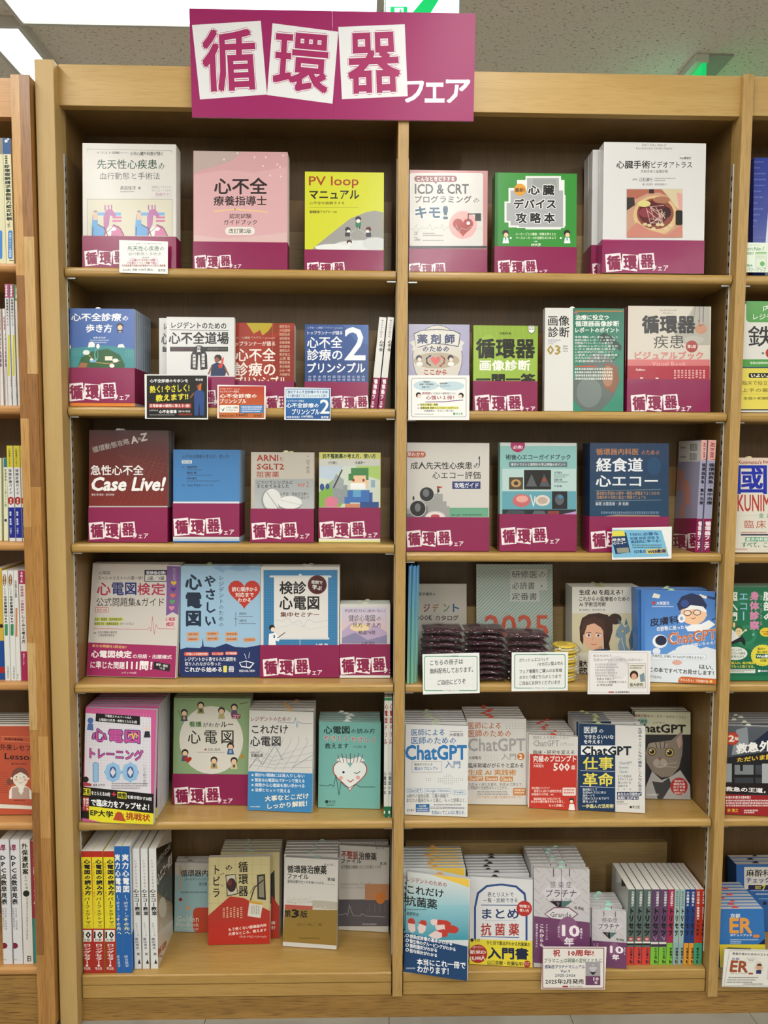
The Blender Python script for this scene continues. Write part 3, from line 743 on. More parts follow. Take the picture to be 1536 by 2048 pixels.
face('pink-edged white book with a stethoscope heart and dark red banner, top shelf', VB, Z1, (97, 679, 412, 1100), .011, '#bb7f80', [
    ('RR', 103, 692, 396, 985, 8, '#d2d0cb'), ('R', 97, 984, 412, 994, '#2a2a2e'), ('RR', 121, 703, 292, 728, 12, '#7b1a20'), ('Q', [(200, 726), (214, 726), (207, 737)], '#7b1a20'), ('T', 132, 707, 282, 724, 'こんなときどうする', '#efe9e6', .03),
    ('T', 124, 737, 338, 775, 'ICD & CRT', '#17161a', .03), ('T', 124, 783, 350, 812, 'プログラミング', '#17161a', .02), ('T', 357, 792, 381, 812, 'の', '#17161a'), ('T', 126, 827, 224, 872, 'キモ', '#0e4a66', .045, '#f2f2f2', .05), ('T', 238, 825, 254, 876, '!', '#0e4a66', .03),
    ('C', 316, 900, 56, '#dfa5a2'), ('H', 316, 905, 41, '#a5231f'), ('L', [(337, 903), (337, 856), (364, 856)], 4, '#23282e'), ('C', 337, 893, 7, '#e4e6e8'), ('R', 364, 853, 388, 884, '#17181c'),
    ('L', [(104, 915), (122, 918), (130, 897), (136, 922), (148, 912), (176, 914), (184, 894), (192, 922), (204, 910), (226, 914), (232, 896), (240, 922), (252, 909), (268, 912), (280, 934), (290, 900), (298, 930), (310, 912), (330, 920), (350, 905), (362, 918), (390, 912)], 1.6, '#a3b3ad'),
    ('T', 120, 931, 134, 942, '山科', '#333'), ('M', 156, 932, 206, 936, '#777'), ('M', 156, 940, 236, 944, '#777'), ('T', 120, 954, 146, 964, '五関善成', '#333'), ('M', 156, 960, 238, 964, '#777'), ('M', 120, 927, 136, 930, '#555'), ('M', 120, 948, 136, 951, '#555')],
    n=2, band=(994, 98, 1052, .76), lean=3, Y=.022, short='stethoscope heart book')
face('green book with a pixelated grey speech shape and two small doctors, top shelf', VB, Z1, (442, 690, 768, 1100), .012, '#37903a', [
    ('R', 442, 690, 455, 1100, '#1c6a2c'), *[('R', x0, y0, x1, y1, '#e8ece8') for x0, y0, x1, y1 in ((566, 704, 708, 918), (532, 720, 722, 912), (498, 752, 722, 910), (482, 806, 722, 890), (516, 780, 726, 905))],
    *[('R', x0, y0, x1, y1, '#a9abae') for x0, y0, x1, y1 in ((572, 712, 700, 770), (506, 762, 716, 902), (490, 812, 716, 884), (540, 770, 716, 908))], ('R', 596, 714, 690, 752, '#9aa09e'),
    ('C', 544, 759, 24, '#dd9c2a'), ('T', 524, 752, 563, 768, '最新!', '#4a2a10', .03), ('T', 578, 743, 622, 778, '心', '#232323', .045, '#e8e8e8', .09), ('T', 636, 741, 680, 780, '臓', '#232323', .045, '#e8e8e8', .09), ('T', 520, 797, 686, 834, 'デバイス', '#232323', .045, '#e8e8e8', .09), ('T', 528, 852, 682, 892, '攻 略 本', '#232323', .045, '#e8e8e8', .09),
    ('T', 527, 931, 688, 942, 'メーカーごとの機能・特徴を押さえた', '#dcecd0', .02), ('T', 527, 946, 688, 957, 'ペースメーカ・ICD治療をはじめよう', '#dcecd0', .02), ('T', 601, 963, 614, 969, '編集', '#eef'), ('T', 590, 973, 627, 985, 'EP大学', '#eef6e8', .03),
    *[i for x in (486, 732) for i in (('C', x, 932, 13, '#2a2320'), ('C', x+2, 940, 9, '#eac7a6'), ('Q', [(x-12, 973), (x-8, 950), (x+10, 950), (x+14, 973)], '#e9eef0'), ('R', x-2, 950, x+3, 962, '#4aa3b5'))], ('C', 507, 952, 4, '#e9eef0'), ('C', 707, 952, 4, '#e9eef0')],
    n=3, band=(985, 455, 1040, .80), lean=3, Y=.022, short='green pixel book')
def atlas(V, dx, dy):
    return [('T', 1034-768, 0, 0, 0, '', '#000')] if 0 else []
ATI = [('T', 1033, 574, 1129, 585, "Eishi's Video Atlas of", '#77746f'), ('T', 1009, 588, 1153, 600, 'Reconstructive Cardiac Surgery', '#77746f'), ('RR', 1180, 619, 1231, 640, 5, '#b9b8b6'), ('RR', 1181, 620, 1230, 639, 4, '#e3e3e2'), ('T', 1183, 627, 1228, 637, 'Web動画付', '#222', .03),
    ('T', 930, 643, 1064, 674, '心臓手術', '#151515', .02), ('T', 1070, 645, 1232, 672, 'ビデオアトラス', '#222', .01), ('T', 1027, 679, 1136, 692, '手術手技と画像診断', '#444'), ('T', 994, 714, 1014, 722, '[編集]', '#444'), ('T', 1021, 711, 1074, 726, '江石清行', '#222', .01), ('M', 1082, 712, 1166, 716, '#888'), ('M', 1082, 720, 1124, 724, '#888'), ('T', 1034, 733, 1131, 742, '著 江石清行・尾長谷喜久子', '#444'),
    ('R', 968, 754, 1195, 950, '#c9cccb'), ('R', 971, 757, 1193, 950, '#c79a80'), ('Q', [(971, 757), (1193, 757), (1193, 800), (1150, 790), (1100, 770), (1050, 775), (1000, 800), (971, 790)], '#b06a58'), ('Q', [(1110, 757), (1193, 757), (1193, 850), (1170, 830), (1140, 790)], '#d5c7a3'), ('Q', [(1170, 770), (1193, 775), (1193, 855), (1180, 840)], '#dba49a'),
    ('E', 1085, 862, 88, 80, '#d9b98a'), ('E', 1085, 855, 74, 62, '#8c4b3c'), ('E', 1078, 852, 60, 50, '#5d1f24'), ('E', 1040, 815, 26, 13, '#d9cf86'), ('E', 1110, 800, 34, 14, '#a8725a'), ('E', 1130, 850, 18, 22, '#35171a'), ('E', 1050, 850, 30, 20, '#8a3a44'), ('E', 1090, 868, 26, 14, '#7a2c36'),
    *[('L', [(1085+38*math.cos(k*1.3), 850+30*math.sin(k*1.7)), (1095+30*math.cos(k*2.1+1), 862+34*math.sin(k*1.1)), (1100+24*math.cos(k*.9), 870+30*math.sin(k*2.3))], 2, '#d8bcae') for k in range(11)],
    *[('E', 1010+k*17, 905+10*math.sin(k*2), 9, 6, '#dcc79c') for k in range(9)], ('Q', [(971, 930), (1010, 890), (1060, 920), (1130, 940), (1193, 900), (1193, 950), (971, 950)], '#c98374'), ('Q', [(971, 790), (1000, 790), (1004, 820), (971, 842)], '#3a3230'), ('RR', 1166, 842, 1193, 900, 6, '#17100f'), ('R', 1060, 757, 1080, 774, '#3a2424')]
ATI = [tuple([i[0]]+[([(a-0, b) for a, b in v] if isinstance(v, list) else v) for v in i[1:]]) for i in ATI]
face('thick white hardcover with an open-heart surgery photo, top shelf', VB, Z1, (872, 567, 1278, 1100), .034, '#dcdcdc', ATI, band=(958, 884, 1012, 1.02), lean=2, Y=.016, hard=True, name='hardcover_book', bandcol='#8e1d56', short='white atlas',
    banditems=[('R', 872, 950, 1278, 962, '#c65a94'), ('M', 905, 952, 1190, 960, '#eccbdb')])
face('second white surgery hardcover, its left edge showing behind the front one', VB, Z1, (828, 598, 1225, 1100), .034, '#d2d2d2', [('V', 868, 670, 884, 880, '心臓手術ビデオアトラス', '#222', .02)], band=(980, 832, 1050, .95), lean=2, Y=.060, hard=True, name='hardcover_book')
face('third white surgery hardcover, a sliver at the far left of the three', VB, Z1, (812, 620, 1190, 1100), .034, '#cbcbcb', [], band=(1000, 815, 1060, .9), lean=2, Y=.100, hard=True, name='hardcover_book')

# ================================================================ second row
mt = '#3a7d6a'
face('blue book with a green island map and white title, second shelf', VC, Z2, (272, 113, 540, 525), .0135, '#4468ae', [
    ('T', 286, 133, 484, 164, '心不全診療', '#f0f2f6', .035), ('T', 490, 144, 513, 163, 'の', '#f0f2f6', .03), ('T', 345, 177, 448, 210, '歩き方', '#f0f2f6', .035), ('T', 374, 227, 422, 234, '編著 原 弘弥', '#dfe6f0', .02), ('M', 360, 239, 436, 243, '#c3d0e6'), ('M', 370, 248, 428, 252, '#c3d0e6'),
    ('C', 480, 186, 14, '#2a2430'), ('C', 480, 190, 10, '#ecc6a8'), ('Q', [(466, 200), (494, 200), (490, 212), (470, 212)], '#27335e'), ('R', 474, 206, 486, 209, '#e9e9e9'),
    ('Q', [(272, 275), (330, 268), (420, 262), (480, 268), (538, 276), (538, 352), (272, 352)], '#3f8f95'), ('Q', [(310, 352), (325, 310), (370, 285), (430, 275), (480, 300), (500, 340), (498, 352)], '#31603a'), ('Q', [(324, 330), (350, 333), (345, 352), (310, 352)], '#a56b4a'),
    ('Q', [(352, 270), (355, 250), (370, 246), (380, 256), (378, 268)], '#eef0ee'), ('E', 276, 268, 8, 10, '#eef0ee'), ('Q', [(470, 270), (474, 258), (492, 256), (500, 270)], '#eef0ee'), ('E', 345, 290, 14, 10, '#e8ece6'), ('E', 392, 265, 7, 10, '#eef0ee'), ('E', 385, 300, 8, 22, '#6db6b5'), ('E', 386, 298, 5, 17, '#31603a'),
    ('L', [(355, 300), (385, 330), (440, 335), (480, 322)], 3, '#c89e55'), ('R', 420, 305, 450, 322, '#e9e4d2'), ('E', 462, 322, 12, 8, '#e9ece9'), ('E', 372, 324, 14, 6, '#7fb0d8'), ('E', 366, 318, 6, 5, '#eef0ee'), ('E', 448, 343, 10, 8, '#eef0ee'),
    *[('C', 276+9*(k % 6), 285+7*(k//6), 1, '#a9d3cf') for k in range(18)], *[('C', 505+8*(k % 4), 285+7*(k//4), 1, '#a9d3cf') for k in range(16)], ('R', 272, 489, 541, 506, '#e07f2c'), ('R', 272, 506, 541, 525, '#3560a8')],
    n=10, band=(350, 272, 410, 1.0, 490), lean=3, Y=.020, short='blue island book', back='#9fb6c4', slipc=(.42, '#f1f2f0'), page='#b9c4cc')
def dojo(dx=0, dy=0):
    o = [('TQ', [(686, 168), (905, 170), (905, 196), (686, 192)], 'レジデントのための', '#1c1c1e', .03), ('L', [(680, 199), (915, 203)], 2, '#333'), ('T', 676, 208, 914, 256, '心不全道場', '#151517', .035), ('R', 680, 267, 912, 286, '#1b1a1b'), ('T', 690, 271, 780, 282, 'Resident drill', '#7a2020'), ('M', 830, 272, 908, 281, '#6d6a6a'),
      ('Q', [(762, 356), (764, 300), (782, 266), (792, 262), (794, 284), (790, 360)], '#201d1e'), ('Q', [(798, 284), (800, 262), (812, 266), (828, 300), (830, 356), (802, 360)], '#201d1e'), ('RR', 785, 262, 808, 300, 6, '#201d1e'), ('V', 788, 264, 803, 290, '対談', '#eee', .02), ('V', 770, 296, 784, 352, '高麗謙吾', '#eee', .02), ('V', 806, 294, 820, 350, '齋藤秀輝', '#eee', .02),
      ('E', 872, 312, 15, 14, '#1c1715'), ('E', 868, 320, 10, 11, '#8a5334'), ('Q', [(842, 384), (846, 340), (866, 330), (895, 336), (908, 360), (900, 384)], '#1d2d55'), ('C', 882, 344, 9, '#c8372a'), ('Q', [(884, 340), (886, 318), (896, 306), (893, 330), (890, 345)], '#d8442c'), ('L', [(846, 348), (834, 376)], 6, '#8a5334'), ('L', [(900, 350), (914, 380)], 6, '#8a5334')]
    return o
face('white book with black title and folded black belt drawing, second shelf', VC, Z2, (667, 147, 938, 525), .014, '#dadada', dojo(), band=(385, 700, 440, .85), lean=3, Y=.024, short='white belt book', yr=525)
face('white belt-drawing book half hidden, peeking out behind its twin', VC, Z2, (637, 152, 905, 525), .014, '#d2d2d2', [('T', 656, 174, 670, 198, 'レ', '#1c1c1e', .03), ('T', 646, 214, 672, 256, '心', '#151517', .04), ('R', 650, 270, 672, 288, '#1b1a1b'), ('R', 650, 266, 660, 287, '#2a1013')], band=(385, None, 0, 0), lean=3, Y=.046)
face('third white belt-drawing book behind the other two', VC, Z2, (645, 158, 905, 525), .014, '#cccccc', [], lean=3, Y=.066)
face('red book with yellow flash and white title, second shelf', VC, Z2, (930, 171, 1176, 525), .012, '#a23426', [
    ('Q', [(985, 172), (1095, 172), (1085, 195), (1050, 222), (1040, 200), (1015, 215)], '#b9a42c'), ('Q', [(1095, 172), (1120, 172), (1110, 210), (1060, 225)], '#8a3a1a'), ('Q', [(1080, 240), (1176, 200), (1176, 405), (1080, 405)], '#8f2a1f'), ('R', 1088, 172, 1092, 404, '#b04a36'),
    ('T', 944, 226, 1100, 237, '心・心機能アカデミー presents', '#d9c9b0'), ('T', 940, 245, 1101, 264, 'ップランナーが語る', '#efe3d4', .02), ('T', 943, 273, 1101, 325, '心不全', '#f2eae2', .025), ('T', 939, 330, 1101, 384, '診療の', '#f2eae2', .025), ('T', 940, 386, 1148, 425, 'プリンシプル', '#f2eae2', .025),
    *[('T', 1118, 180+16*k, 1160, 192+16*k, t, '#e0c2a4') for k, t in enumerate(('絹笠孝允', '大石醒悟', '岡田信彦', '坂田泰史', '佐藤直樹', '柴田龍宏', '瀧尾弘久', '筒井裕之', '土肥 薫', '野田孝典', '末永祐哉', '山本一博', '大西勝也'))]],
    n=3, band=(403, 1062, 462, .78), lean=3, Y=.045, short='red lightning book')
face('deep blue book with a huge white 2, second shelf', VC, Z2, (1219, 177, 1473, 525), .012, '#2c4f90', [
    ('Q', [(1219, 320), (1300, 290), (1400, 330), (1473, 300), (1473, 408), (1219, 408)], '#274784'), ('Q', [(1370, 178), (1473, 178), (1473, 260), (1420, 240)], '#3a62a4'),
    ('T', 1230, 186, 1370, 197, '心不全・心機能アカデミー presents', '#b9c6dc'), ('T', 1230, 204, 1370, 219, 'トップランナーが語る', '#e2e8f2', .02), ('T', 1229, 226, 1369, 272, '心不全', '#eceff4', .025), ('T', 1229, 277, 1369, 321, '診療の', '#eceff4', .025), ('T', 1379, 190, 1461, 320, '2', '#f0f1f4', .01), ('T', 1230, 332, 1460, 370, 'プリンシプル', '#eceff4', .035),
    *[('V', 1232+19.5*k, 381, 1246+19.5*k, 405, t, '#c6d2e6') for k, t in enumerate(('大西', '夜久', '木原', '西川', '村井', '森山', '田中', '向井', '岸拓', '小保', '岩永', '大石'))]],
    n=2, band=(407, 1322, 462, .78), lean=3, Y=.026, short='blue number two book')
for i, (xt, xb, w) in enumerate(((302, 206, 72), (388, 288, 64))):
    spineb(('slim white book leaning right beside the centre upright, left of the pair', 'slim white book leaning right, squeezed against the centre upright')[i], (700, 500, 5.12), Z2, (xt, 684, xt+w, 1638), .13, '#dcdcda', '#e3e3e1', '#dadad8', [
        ('V', xt+18-12*0, 712, xt+46, 900, '考えるから始める', '#333', .0, -18), ('V', xt+2, 922, xt+46, 1040, '心不全', '#1c1c1c', .03, -12), ('Q', [(xt-70, 1305), (xt+w-55, 1312), (xt+w-75, 1650), (xt-110, 1650)], MAROON),
        ('V', xt-50, 1320, xt-14, 1640, '循環器フェア', '#f0e6ec', .05, -48)], Y=.03, xb=xb)
# right bay
face('lilac book with a ribbon banner and red heart, second shelf', VD, Z2, (97, 176, 340, 525), .011, '#a9a6c4', [
    ('E', 214, 310, 100, 130, '#2e3558'), ('E', 214, 310, 98, 128, '#d4cfc4'), ('Q', [(118, 214), (150, 200), (215, 196), (280, 202), (306, 214), (300, 268), (240, 258), (190, 256), (126, 274)], '#2e3558'), ('Q', [(121, 217), (150, 203), (215, 199), (280, 205), (303, 217), (297, 264), (240, 255), (190, 253), (129, 270)], '#d9d6cf'),
    ('Q', [(102, 250), (122, 240), (128, 268), (140, 272), (112, 284), (116, 264)], '#d9d6cf'), ('Q', [(322, 250), (306, 240), (298, 268), (288, 272), (314, 284), (312, 264)], '#d9d6cf'),
    ('T', 134, 218, 282, 254, '薬 剤 師', '#222f63', .045), ('T', 155, 264, 260, 287, 'のための', '#222f63', .035), ('E', 210, 322, 92, 32, '#b3a591'), ('H', 206, 322, 20, '#d5605e'), ('L', [(184, 304), (170, 314), (172, 332), (186, 342)], 5, '#1e2440'), ('L', [(228, 304), (242, 314), (240, 332), (226, 342)], 5, '#a33a3a'), ('Q', [(178, 300), (190, 300), (186, 310)], '#1e2440'), ('Q', [(222, 338), (234, 346), (222, 348)], '#a33a3a'),
    *[i for x in (140, 266) for i in (('C', x, 312, 12, '#20192a'), ('C', x+2, 318, 8, '#ead8cc'), ('E', x+2, 336, 13, 9, '#eee9e4'))], ('T', 160, 359, 251, 379, 'ここから', '#a8262c', .04), ('M', 150, 390, 280, 400, '#555')],
    n=2, band=(440, 100, 470, .7), lean=3, Y=.024, yr=525, short='lilac ribbon book')
face('lime green book with heavy black title, second shelf', VD, Z2, (356, 181, 613, 525), .012, '#8fae3a', [
    ('Q', [(356, 250), (420, 215), (480, 260), (540, 230), (611, 280), (611, 405), (356, 405)], '#99b946'), *[('L', [(360+k*22, 182), (380+k*20, 405)], 1.2, '#a3c152') for k in range(11)], ('Q', [(576, 182), (604, 182), (604, 206), (590, 217), (576, 206)], '#33402a'), ('Q', [(578, 182), (602, 182), (602, 205), (590, 214), (578, 205)], '#f0f2ea'), ('M', 580, 185, 600, 190, '#555'), ('M', 580, 194, 600, 199, '#555'),
    ('T', 464, 209, 508, 218, '桃瀬直登 編', '#2b3a12', .02), ('T', 370, 236, 602, 312, '循環器', '#1d2014', .045), ('T', 384, 321, 584, 362, '画像診断', '#eef0e6', .04), ('T', 370, 376, 604, 420, '一問一答', '#1d2014', .05)],
    n=2, band=(403, 362, 458, .98), lean=3, Y=.024, short='lime green book')
face('white and teal magazine with an X-ray heart, second shelf', VD, Z2, (641, 111, 957, 525), .011, '#1f7560', [
    ('R', 641, 111, 756, 525, '#dcdcd8'), ('G', 757, 111, 957, 525, '#1d6e58', '#2d8a6e'), ('T', 657, 143, 741, 183, '画像', '#1a1a1a', .02), ('T', 657, 188, 741, 229, '診断', '#1a1a1a', .02), ('M', 657, 238, 706, 243, '#88a'), ('M', 657, 246, 690, 250, '#88a'), ('M', 657, 253, 680, 257, '#88a'), ('T', 653, 262, 706, 298, '03', '#a58a3a', .03), ('M', 717, 262, 738, 268, '#666'), ('M', 717, 272, 734, 278, '#666'), ('M', 717, 282, 738, 287, '#666'),
    ('M', 762, 126, 778, 134, '#e58'), ('T', 766, 139, 900, 160, '治療に役立つ', '#e9efe9', .03), ('T', 766, 164, 940, 186, '循環器画像診断', '#e9efe9', .03), ('T', 766, 190, 940, 210, 'レポートのポイント', '#e9efe9', .03), ('R', 766, 122, 956, 128, '#a5763a'),
    ('Q', [(858, 225), (880, 210), (905, 222), (950, 262), (948, 285), (900, 255), (862, 245)], '#12382e'), ('L', [(880, 212), (910, 250), (905, 330), (940, 300)], 5, '#123a30'), ('Q', [(800, 330), (850, 290), (905, 310), (940, 350), (936, 420), (915, 470), (870, 522), (800, 525), (757, 480), (757, 400)], '#5d6a66'), ('Q', [(890, 330), (930, 345), (942, 400), (918, 455), (880, 430), (870, 370)], '#8a5a42'), ('E', 895, 385, 22, 42, '#a87a60'), ('E', 820, 450, 50, 60, '#74807c'),
    *[('T', 763, 224+12*k, 935-10*(k % 3), 233+12*k, ('特集のねらい', '胸部X線のレポートの書き方', '冠動脈CTのレポートの書き方', '心臓MRIのレポートの書き方', 'シネと遅延造影の読み方', '心筋血流SPECTの読影のコツ', '心筋炎と心筋症の画像所見', '成人先天性心疾患のポイント', '大動脈疾患のレポート')[k], '#dfe9e2', .01) for k in range(9)], ('R', 763, 343, 852, 348, '#c8503a'), *[('M', 763, 352+13*k, 915, 360+13*k, '#dfe9e2') for k in range(4)]],
    n=2, lean=3, Y=.020, spine='#c9c9c6', short='white and teal magazine', slipc=(.35, '#e9ebe8'), name='magazine')
face('beige and pink anatomy book with bold black title, second shelf', VD, Z2, (972, 103, 1303, 525), .013, '#cfc8bb', [
    ('Q', [(1150, 185), (1220, 140), (1240, 104), (1303, 104), (1303, 260), (1220, 262), (1170, 240)], '#aaa79c'), ('L', [(1245, 104), (1240, 150), (1180, 180)], 3, '#8b8883'), ('L', [(1262, 104), (1262, 165)], 5, '#8b7f80'), ('L', [(1278, 104), (1276, 168)], 5, '#77747c'), ('E', 1268, 196, 24, 20, '#c08a6a'), ('L', [(1258, 160), (1262, 185), (1280, 176)], 3, '#9a4a40'), ('E', 1240, 240, 40, 16, '#b5b2a8'),
    ('T', 1100, 115, 1174, 124, 'Cardiovascular', '#8b857c'), ('T', 1115, 127, 1155, 136, 'diseases', '#8b857c'), ('T', 1034, 144, 1243, 212, '循環器', '#151413', .05), ('T', 1078, 220, 1200, 274, '疾患', '#33302e', -.012), ('C', 1231, 266, 24, '#a33a32'), ('T', 1214, 259, 1248, 273, '第2版', '#f1e6e0', .02),
    ('T', 1004, 286, 1276, 318, 'ビジュアルブック', '#cf7b76', .04), ('R', 972, 318, 1303, 343, '#cf6f70'), ('T', 1072, 326, 1208, 344, 'Visual Book', '#e4aaa6'), ('R', 972, 343, 1303, 400, '#a81f35'), ('T', 1006, 354, 1044, 363, 'Gakken', '#f2e6e6', .02), *[('M', 1160+14.5*k, 360, 1168+14.5*k, 396, '#e8c4c4') for k in range(9)], ('R', 1024, 390, 1036, 394, '#eee'), ('R', 1086, 391, 1098, 395, '#eee')],
    n=3, band=(396, 986, 456, .98), lean=3, Y=.022, yr=525, spine='#6b1730', short='beige anatomy book')

# ================================================================ third row
face('dark red book with slanted grey subtitle and white Latin title, third shelf', VC, Z3L, (355, 600, 670, 1040), .013, '#6a211f', [
    ('G', 355, 600, 670, 905, '#3c1416', '#7c2622'), *[('L', [(400+k*24, 905), (560+12*k, 690+20*(k % 3))], 1, '#8a4640') for k in range(11)], *[('L', [(470+10*k, 700+8*k), (668, 740+16*k)], 1, '#8a4640') for k in range(7)], ('R', 355, 904, 670, 909, '#b9b4b2'),
    ('TQ', [(368, 668), (514, 632), (520, 656), (373, 692)], '循環動態攻略', '#a59d99', .01), ('TQ', [(522, 628), (548, 623), (552, 650), (527, 655)], 'A', '#bdb6b0', .04), ('TQ', [(550, 630), (563, 627), (566, 640), (552, 642)], 'to', '#bdb6b0'), ('TQ', [(562, 616), (587, 612), (589, 640), (565, 645)], 'Z', '#bdb6b0', .04),
    ('T', 364, 741, 574, 780, '急性心不全', '#e9e4e2', .03), ('TQ', [(374, 790), (664, 790), (652, 842), (364, 842)], 'Case Live!', '#f2f0ee', .045), ('T', 366, 854, 457, 863, '著者 蔡 榮鴻・奥村恭裕', '#d9cfcc', .01)],
    n=4, band=(909, 356, 966, .96), lean=4, Y=.040, short='dark red book', back='#54585c', page='#8f9194', slipc=(.36, '#c9c9c9'))
face('plain sky blue book with tiny black text, third shelf', VC, Z3L, (692, 678, 957, 1042), .013, '#3877b4', [
    ('G', 697, 680, 957, 885, '#3272ae', '#4684be'), ('R', 692, 886, 957, 894, '#d5dce2'), ('T', 729, 698, 916, 714, '心不全治療薬の考え方，使い方', '#1b3550', .01), ('RR', 727, 721, 768, 734, 3, '#c9d4de'), ('T', 731, 723, 764, 732, '改訂2版', '#223'), ('T', 748, 744, 787, 753, '齋藤秀輝', '#182c44', .02), ('M', 748, 757, 810, 761, '#2a4a6c'), ('T', 748, 767, 787, 776, '嶋田 聖', '#182c44', .02), ('M', 748, 779, 850, 783, '#2a4a6c'), ('T', 748, 789, 787, 798, '岡田瑞玄', '#182c44', .02), ('M', 748, 802, 875, 806, '#2a4a6c'), ('T', 748, 816, 852, 826, 'U40心不全ネットワーク', '#182c44', .01), ('M', 728, 747, 740, 751, '#234'), ('M', 728, 819, 740, 823, '#234'),
    ('R', 692, 1024, 957, 1042, '#e3e5e6'), ('R', 692, 1035, 957, 1038, '#4a86b8')],
    n=5, band=(893, 694, 950, .98, 1026), lean=4, Y=.042, short='sky blue book', back='#9fc0da', page='#a9bccb')
face('silver book with a cut tablet photo and red Latin letters, third shelf', VC, Z3L, (1003, 688, 1255, 1042), .012, '#b9b3a8', [
    ('G', 1018, 796, 1255, 914, '#9aa0a2', '#b6babb'), ('T', 1028, 700, 1112, 724, 'ARNI', '#9b2a20', .03), ('T', 1119, 708, 1134, 723, 'と', '#9b2a20', .01), ('T', 1028, 735, 1136, 758, 'SGLT2', '#9b2a20', .03), ('T', 1028, 766, 1116, 790, '阻害薬', '#9b2a20', .01), ('V', 1225, 715, 1239, 774, '山下武志', '#3a3836'), ('C', 1231, 705, 2, '#333'),
    ('T', 1028, 802, 1172, 816, 'についてシンプルに', '#222', .01), ('T', 1028, 818, 1156, 832, 'まとめてみました', '#222', .01), ('T', 1190, 806, 1236, 828, 'ver.2', '#b8563a'), ('T', 1120, 849, 1236, 862, '心不全・高血圧治療の', '#333'), ('T', 1156, 865, 1236, 876, '新時代を迎えて', '#333'),
    ('E', 1085, 880, 40, 48, '#8f9496'), ('E', 1088, 878, 36, 43, '#dadcda'), ('L', [(1062, 842), (1112, 912)], 3, '#9a9d9e'), ('E', 1160, 895, 48, 28, '#898e90'), ('E', 1160, 890, 48, 26, '#e0e1df'), ('L', [(1120, 880), (1205, 900)], 2, '#b9bcbb')],
    n=2, band=(914, 1006, 968, .94), lean=4, Y=.045, short='silver tablet book', slipc=(.55, '#d8cfa8'))
BL = [('R', 1275, 716, 1520, 910, '#c9d2c4'), ('Q', [(1275, 716), (1330, 716), (1375, 745), (1330, 800), (1275, 790)], '#b9c9d8'), ('Q', [(1275, 850), (1330, 800), (1400, 860), (1360, 908), (1275, 908)], '#7fae4a'), ('Q', [(1390, 716), (1520, 716), (1520, 800), (1460, 780)], '#a5c56a'),
    ('R', 1330, 820, 1390, 895, '#8d9598'), ('Q', [(1318, 828), (1345, 775), (1376, 800), (1372, 838)], '#9aa2a5'), ('L', [(1335, 830), (1368, 760)], 6, '#3a3f44'), ('R', 1404, 770, 1470, 830, '#e6bf9a'), ('R', 1404, 752, 1474, 800, '#3f7d45'), ('R', 1414, 782, 1464, 818, '#e6bf9a'), ('R', 1394, 775, 1414, 802, '#3f7d45'), ('R', 1410, 796, 1418, 806, '#7a2a2a'), ('R', 1450, 796, 1458, 806, '#7a2a2a'), ('R', 1402, 812, 1462, 838, '#eceeec'),
    ('R', 1390, 840, 1478, 890, '#3c6db2'), ('R', 1378, 868, 1400, 895, '#3c6db2'), ('R', 1476, 850, 1490, 905, '#2f5a9c'), ('R', 1412, 840, 1444, 868, '#5fa0c8'), ('R', 1300, 872, 1350, 908, '#d27a90'), ('R', 1312, 866, 1336, 880, '#d27a90'), ('R', 1380, 895, 1440, 910, '#c98a6a'), ('R', 1440, 888, 1515, 912, '#2c4f8a'), ('E', 1288, 828, 9, 14, '#31508a'), ('E', 1310, 826, 8, 12, '#31508a'), ('R', 1484, 800, 1500, 830, '#8fa9bb')]
face('blocky picture book with a masked green-haired doctor, third shelf', VC, Z3L, (1275, 689, 1521, 1042), .012, '#d5d27e', BL+[
    ('R', 1275, 689, 1521, 716, '#c6c468'), ('T', 1290, 695, 1503, 714, '抗不整脈薬の考え方，使い方', '#23391d', .05, '#dfe28a', .05), ('R', 1275, 716, 1521, 744, '#c5c6bf'), ('T', 1312, 725, 1350, 737, '小竹康仁', '#333', .02), ('T', 1420, 725, 1462, 737, '永嶋孝一', '#333', .02), ('R', 1275, 1030, 1521, 1042, '#e6e6e2')],
    n=3, band=(910, 1278, 964, .94, 1033), lean=4, Y=.045, short='blocky doctor book', page='#cfd6cc')
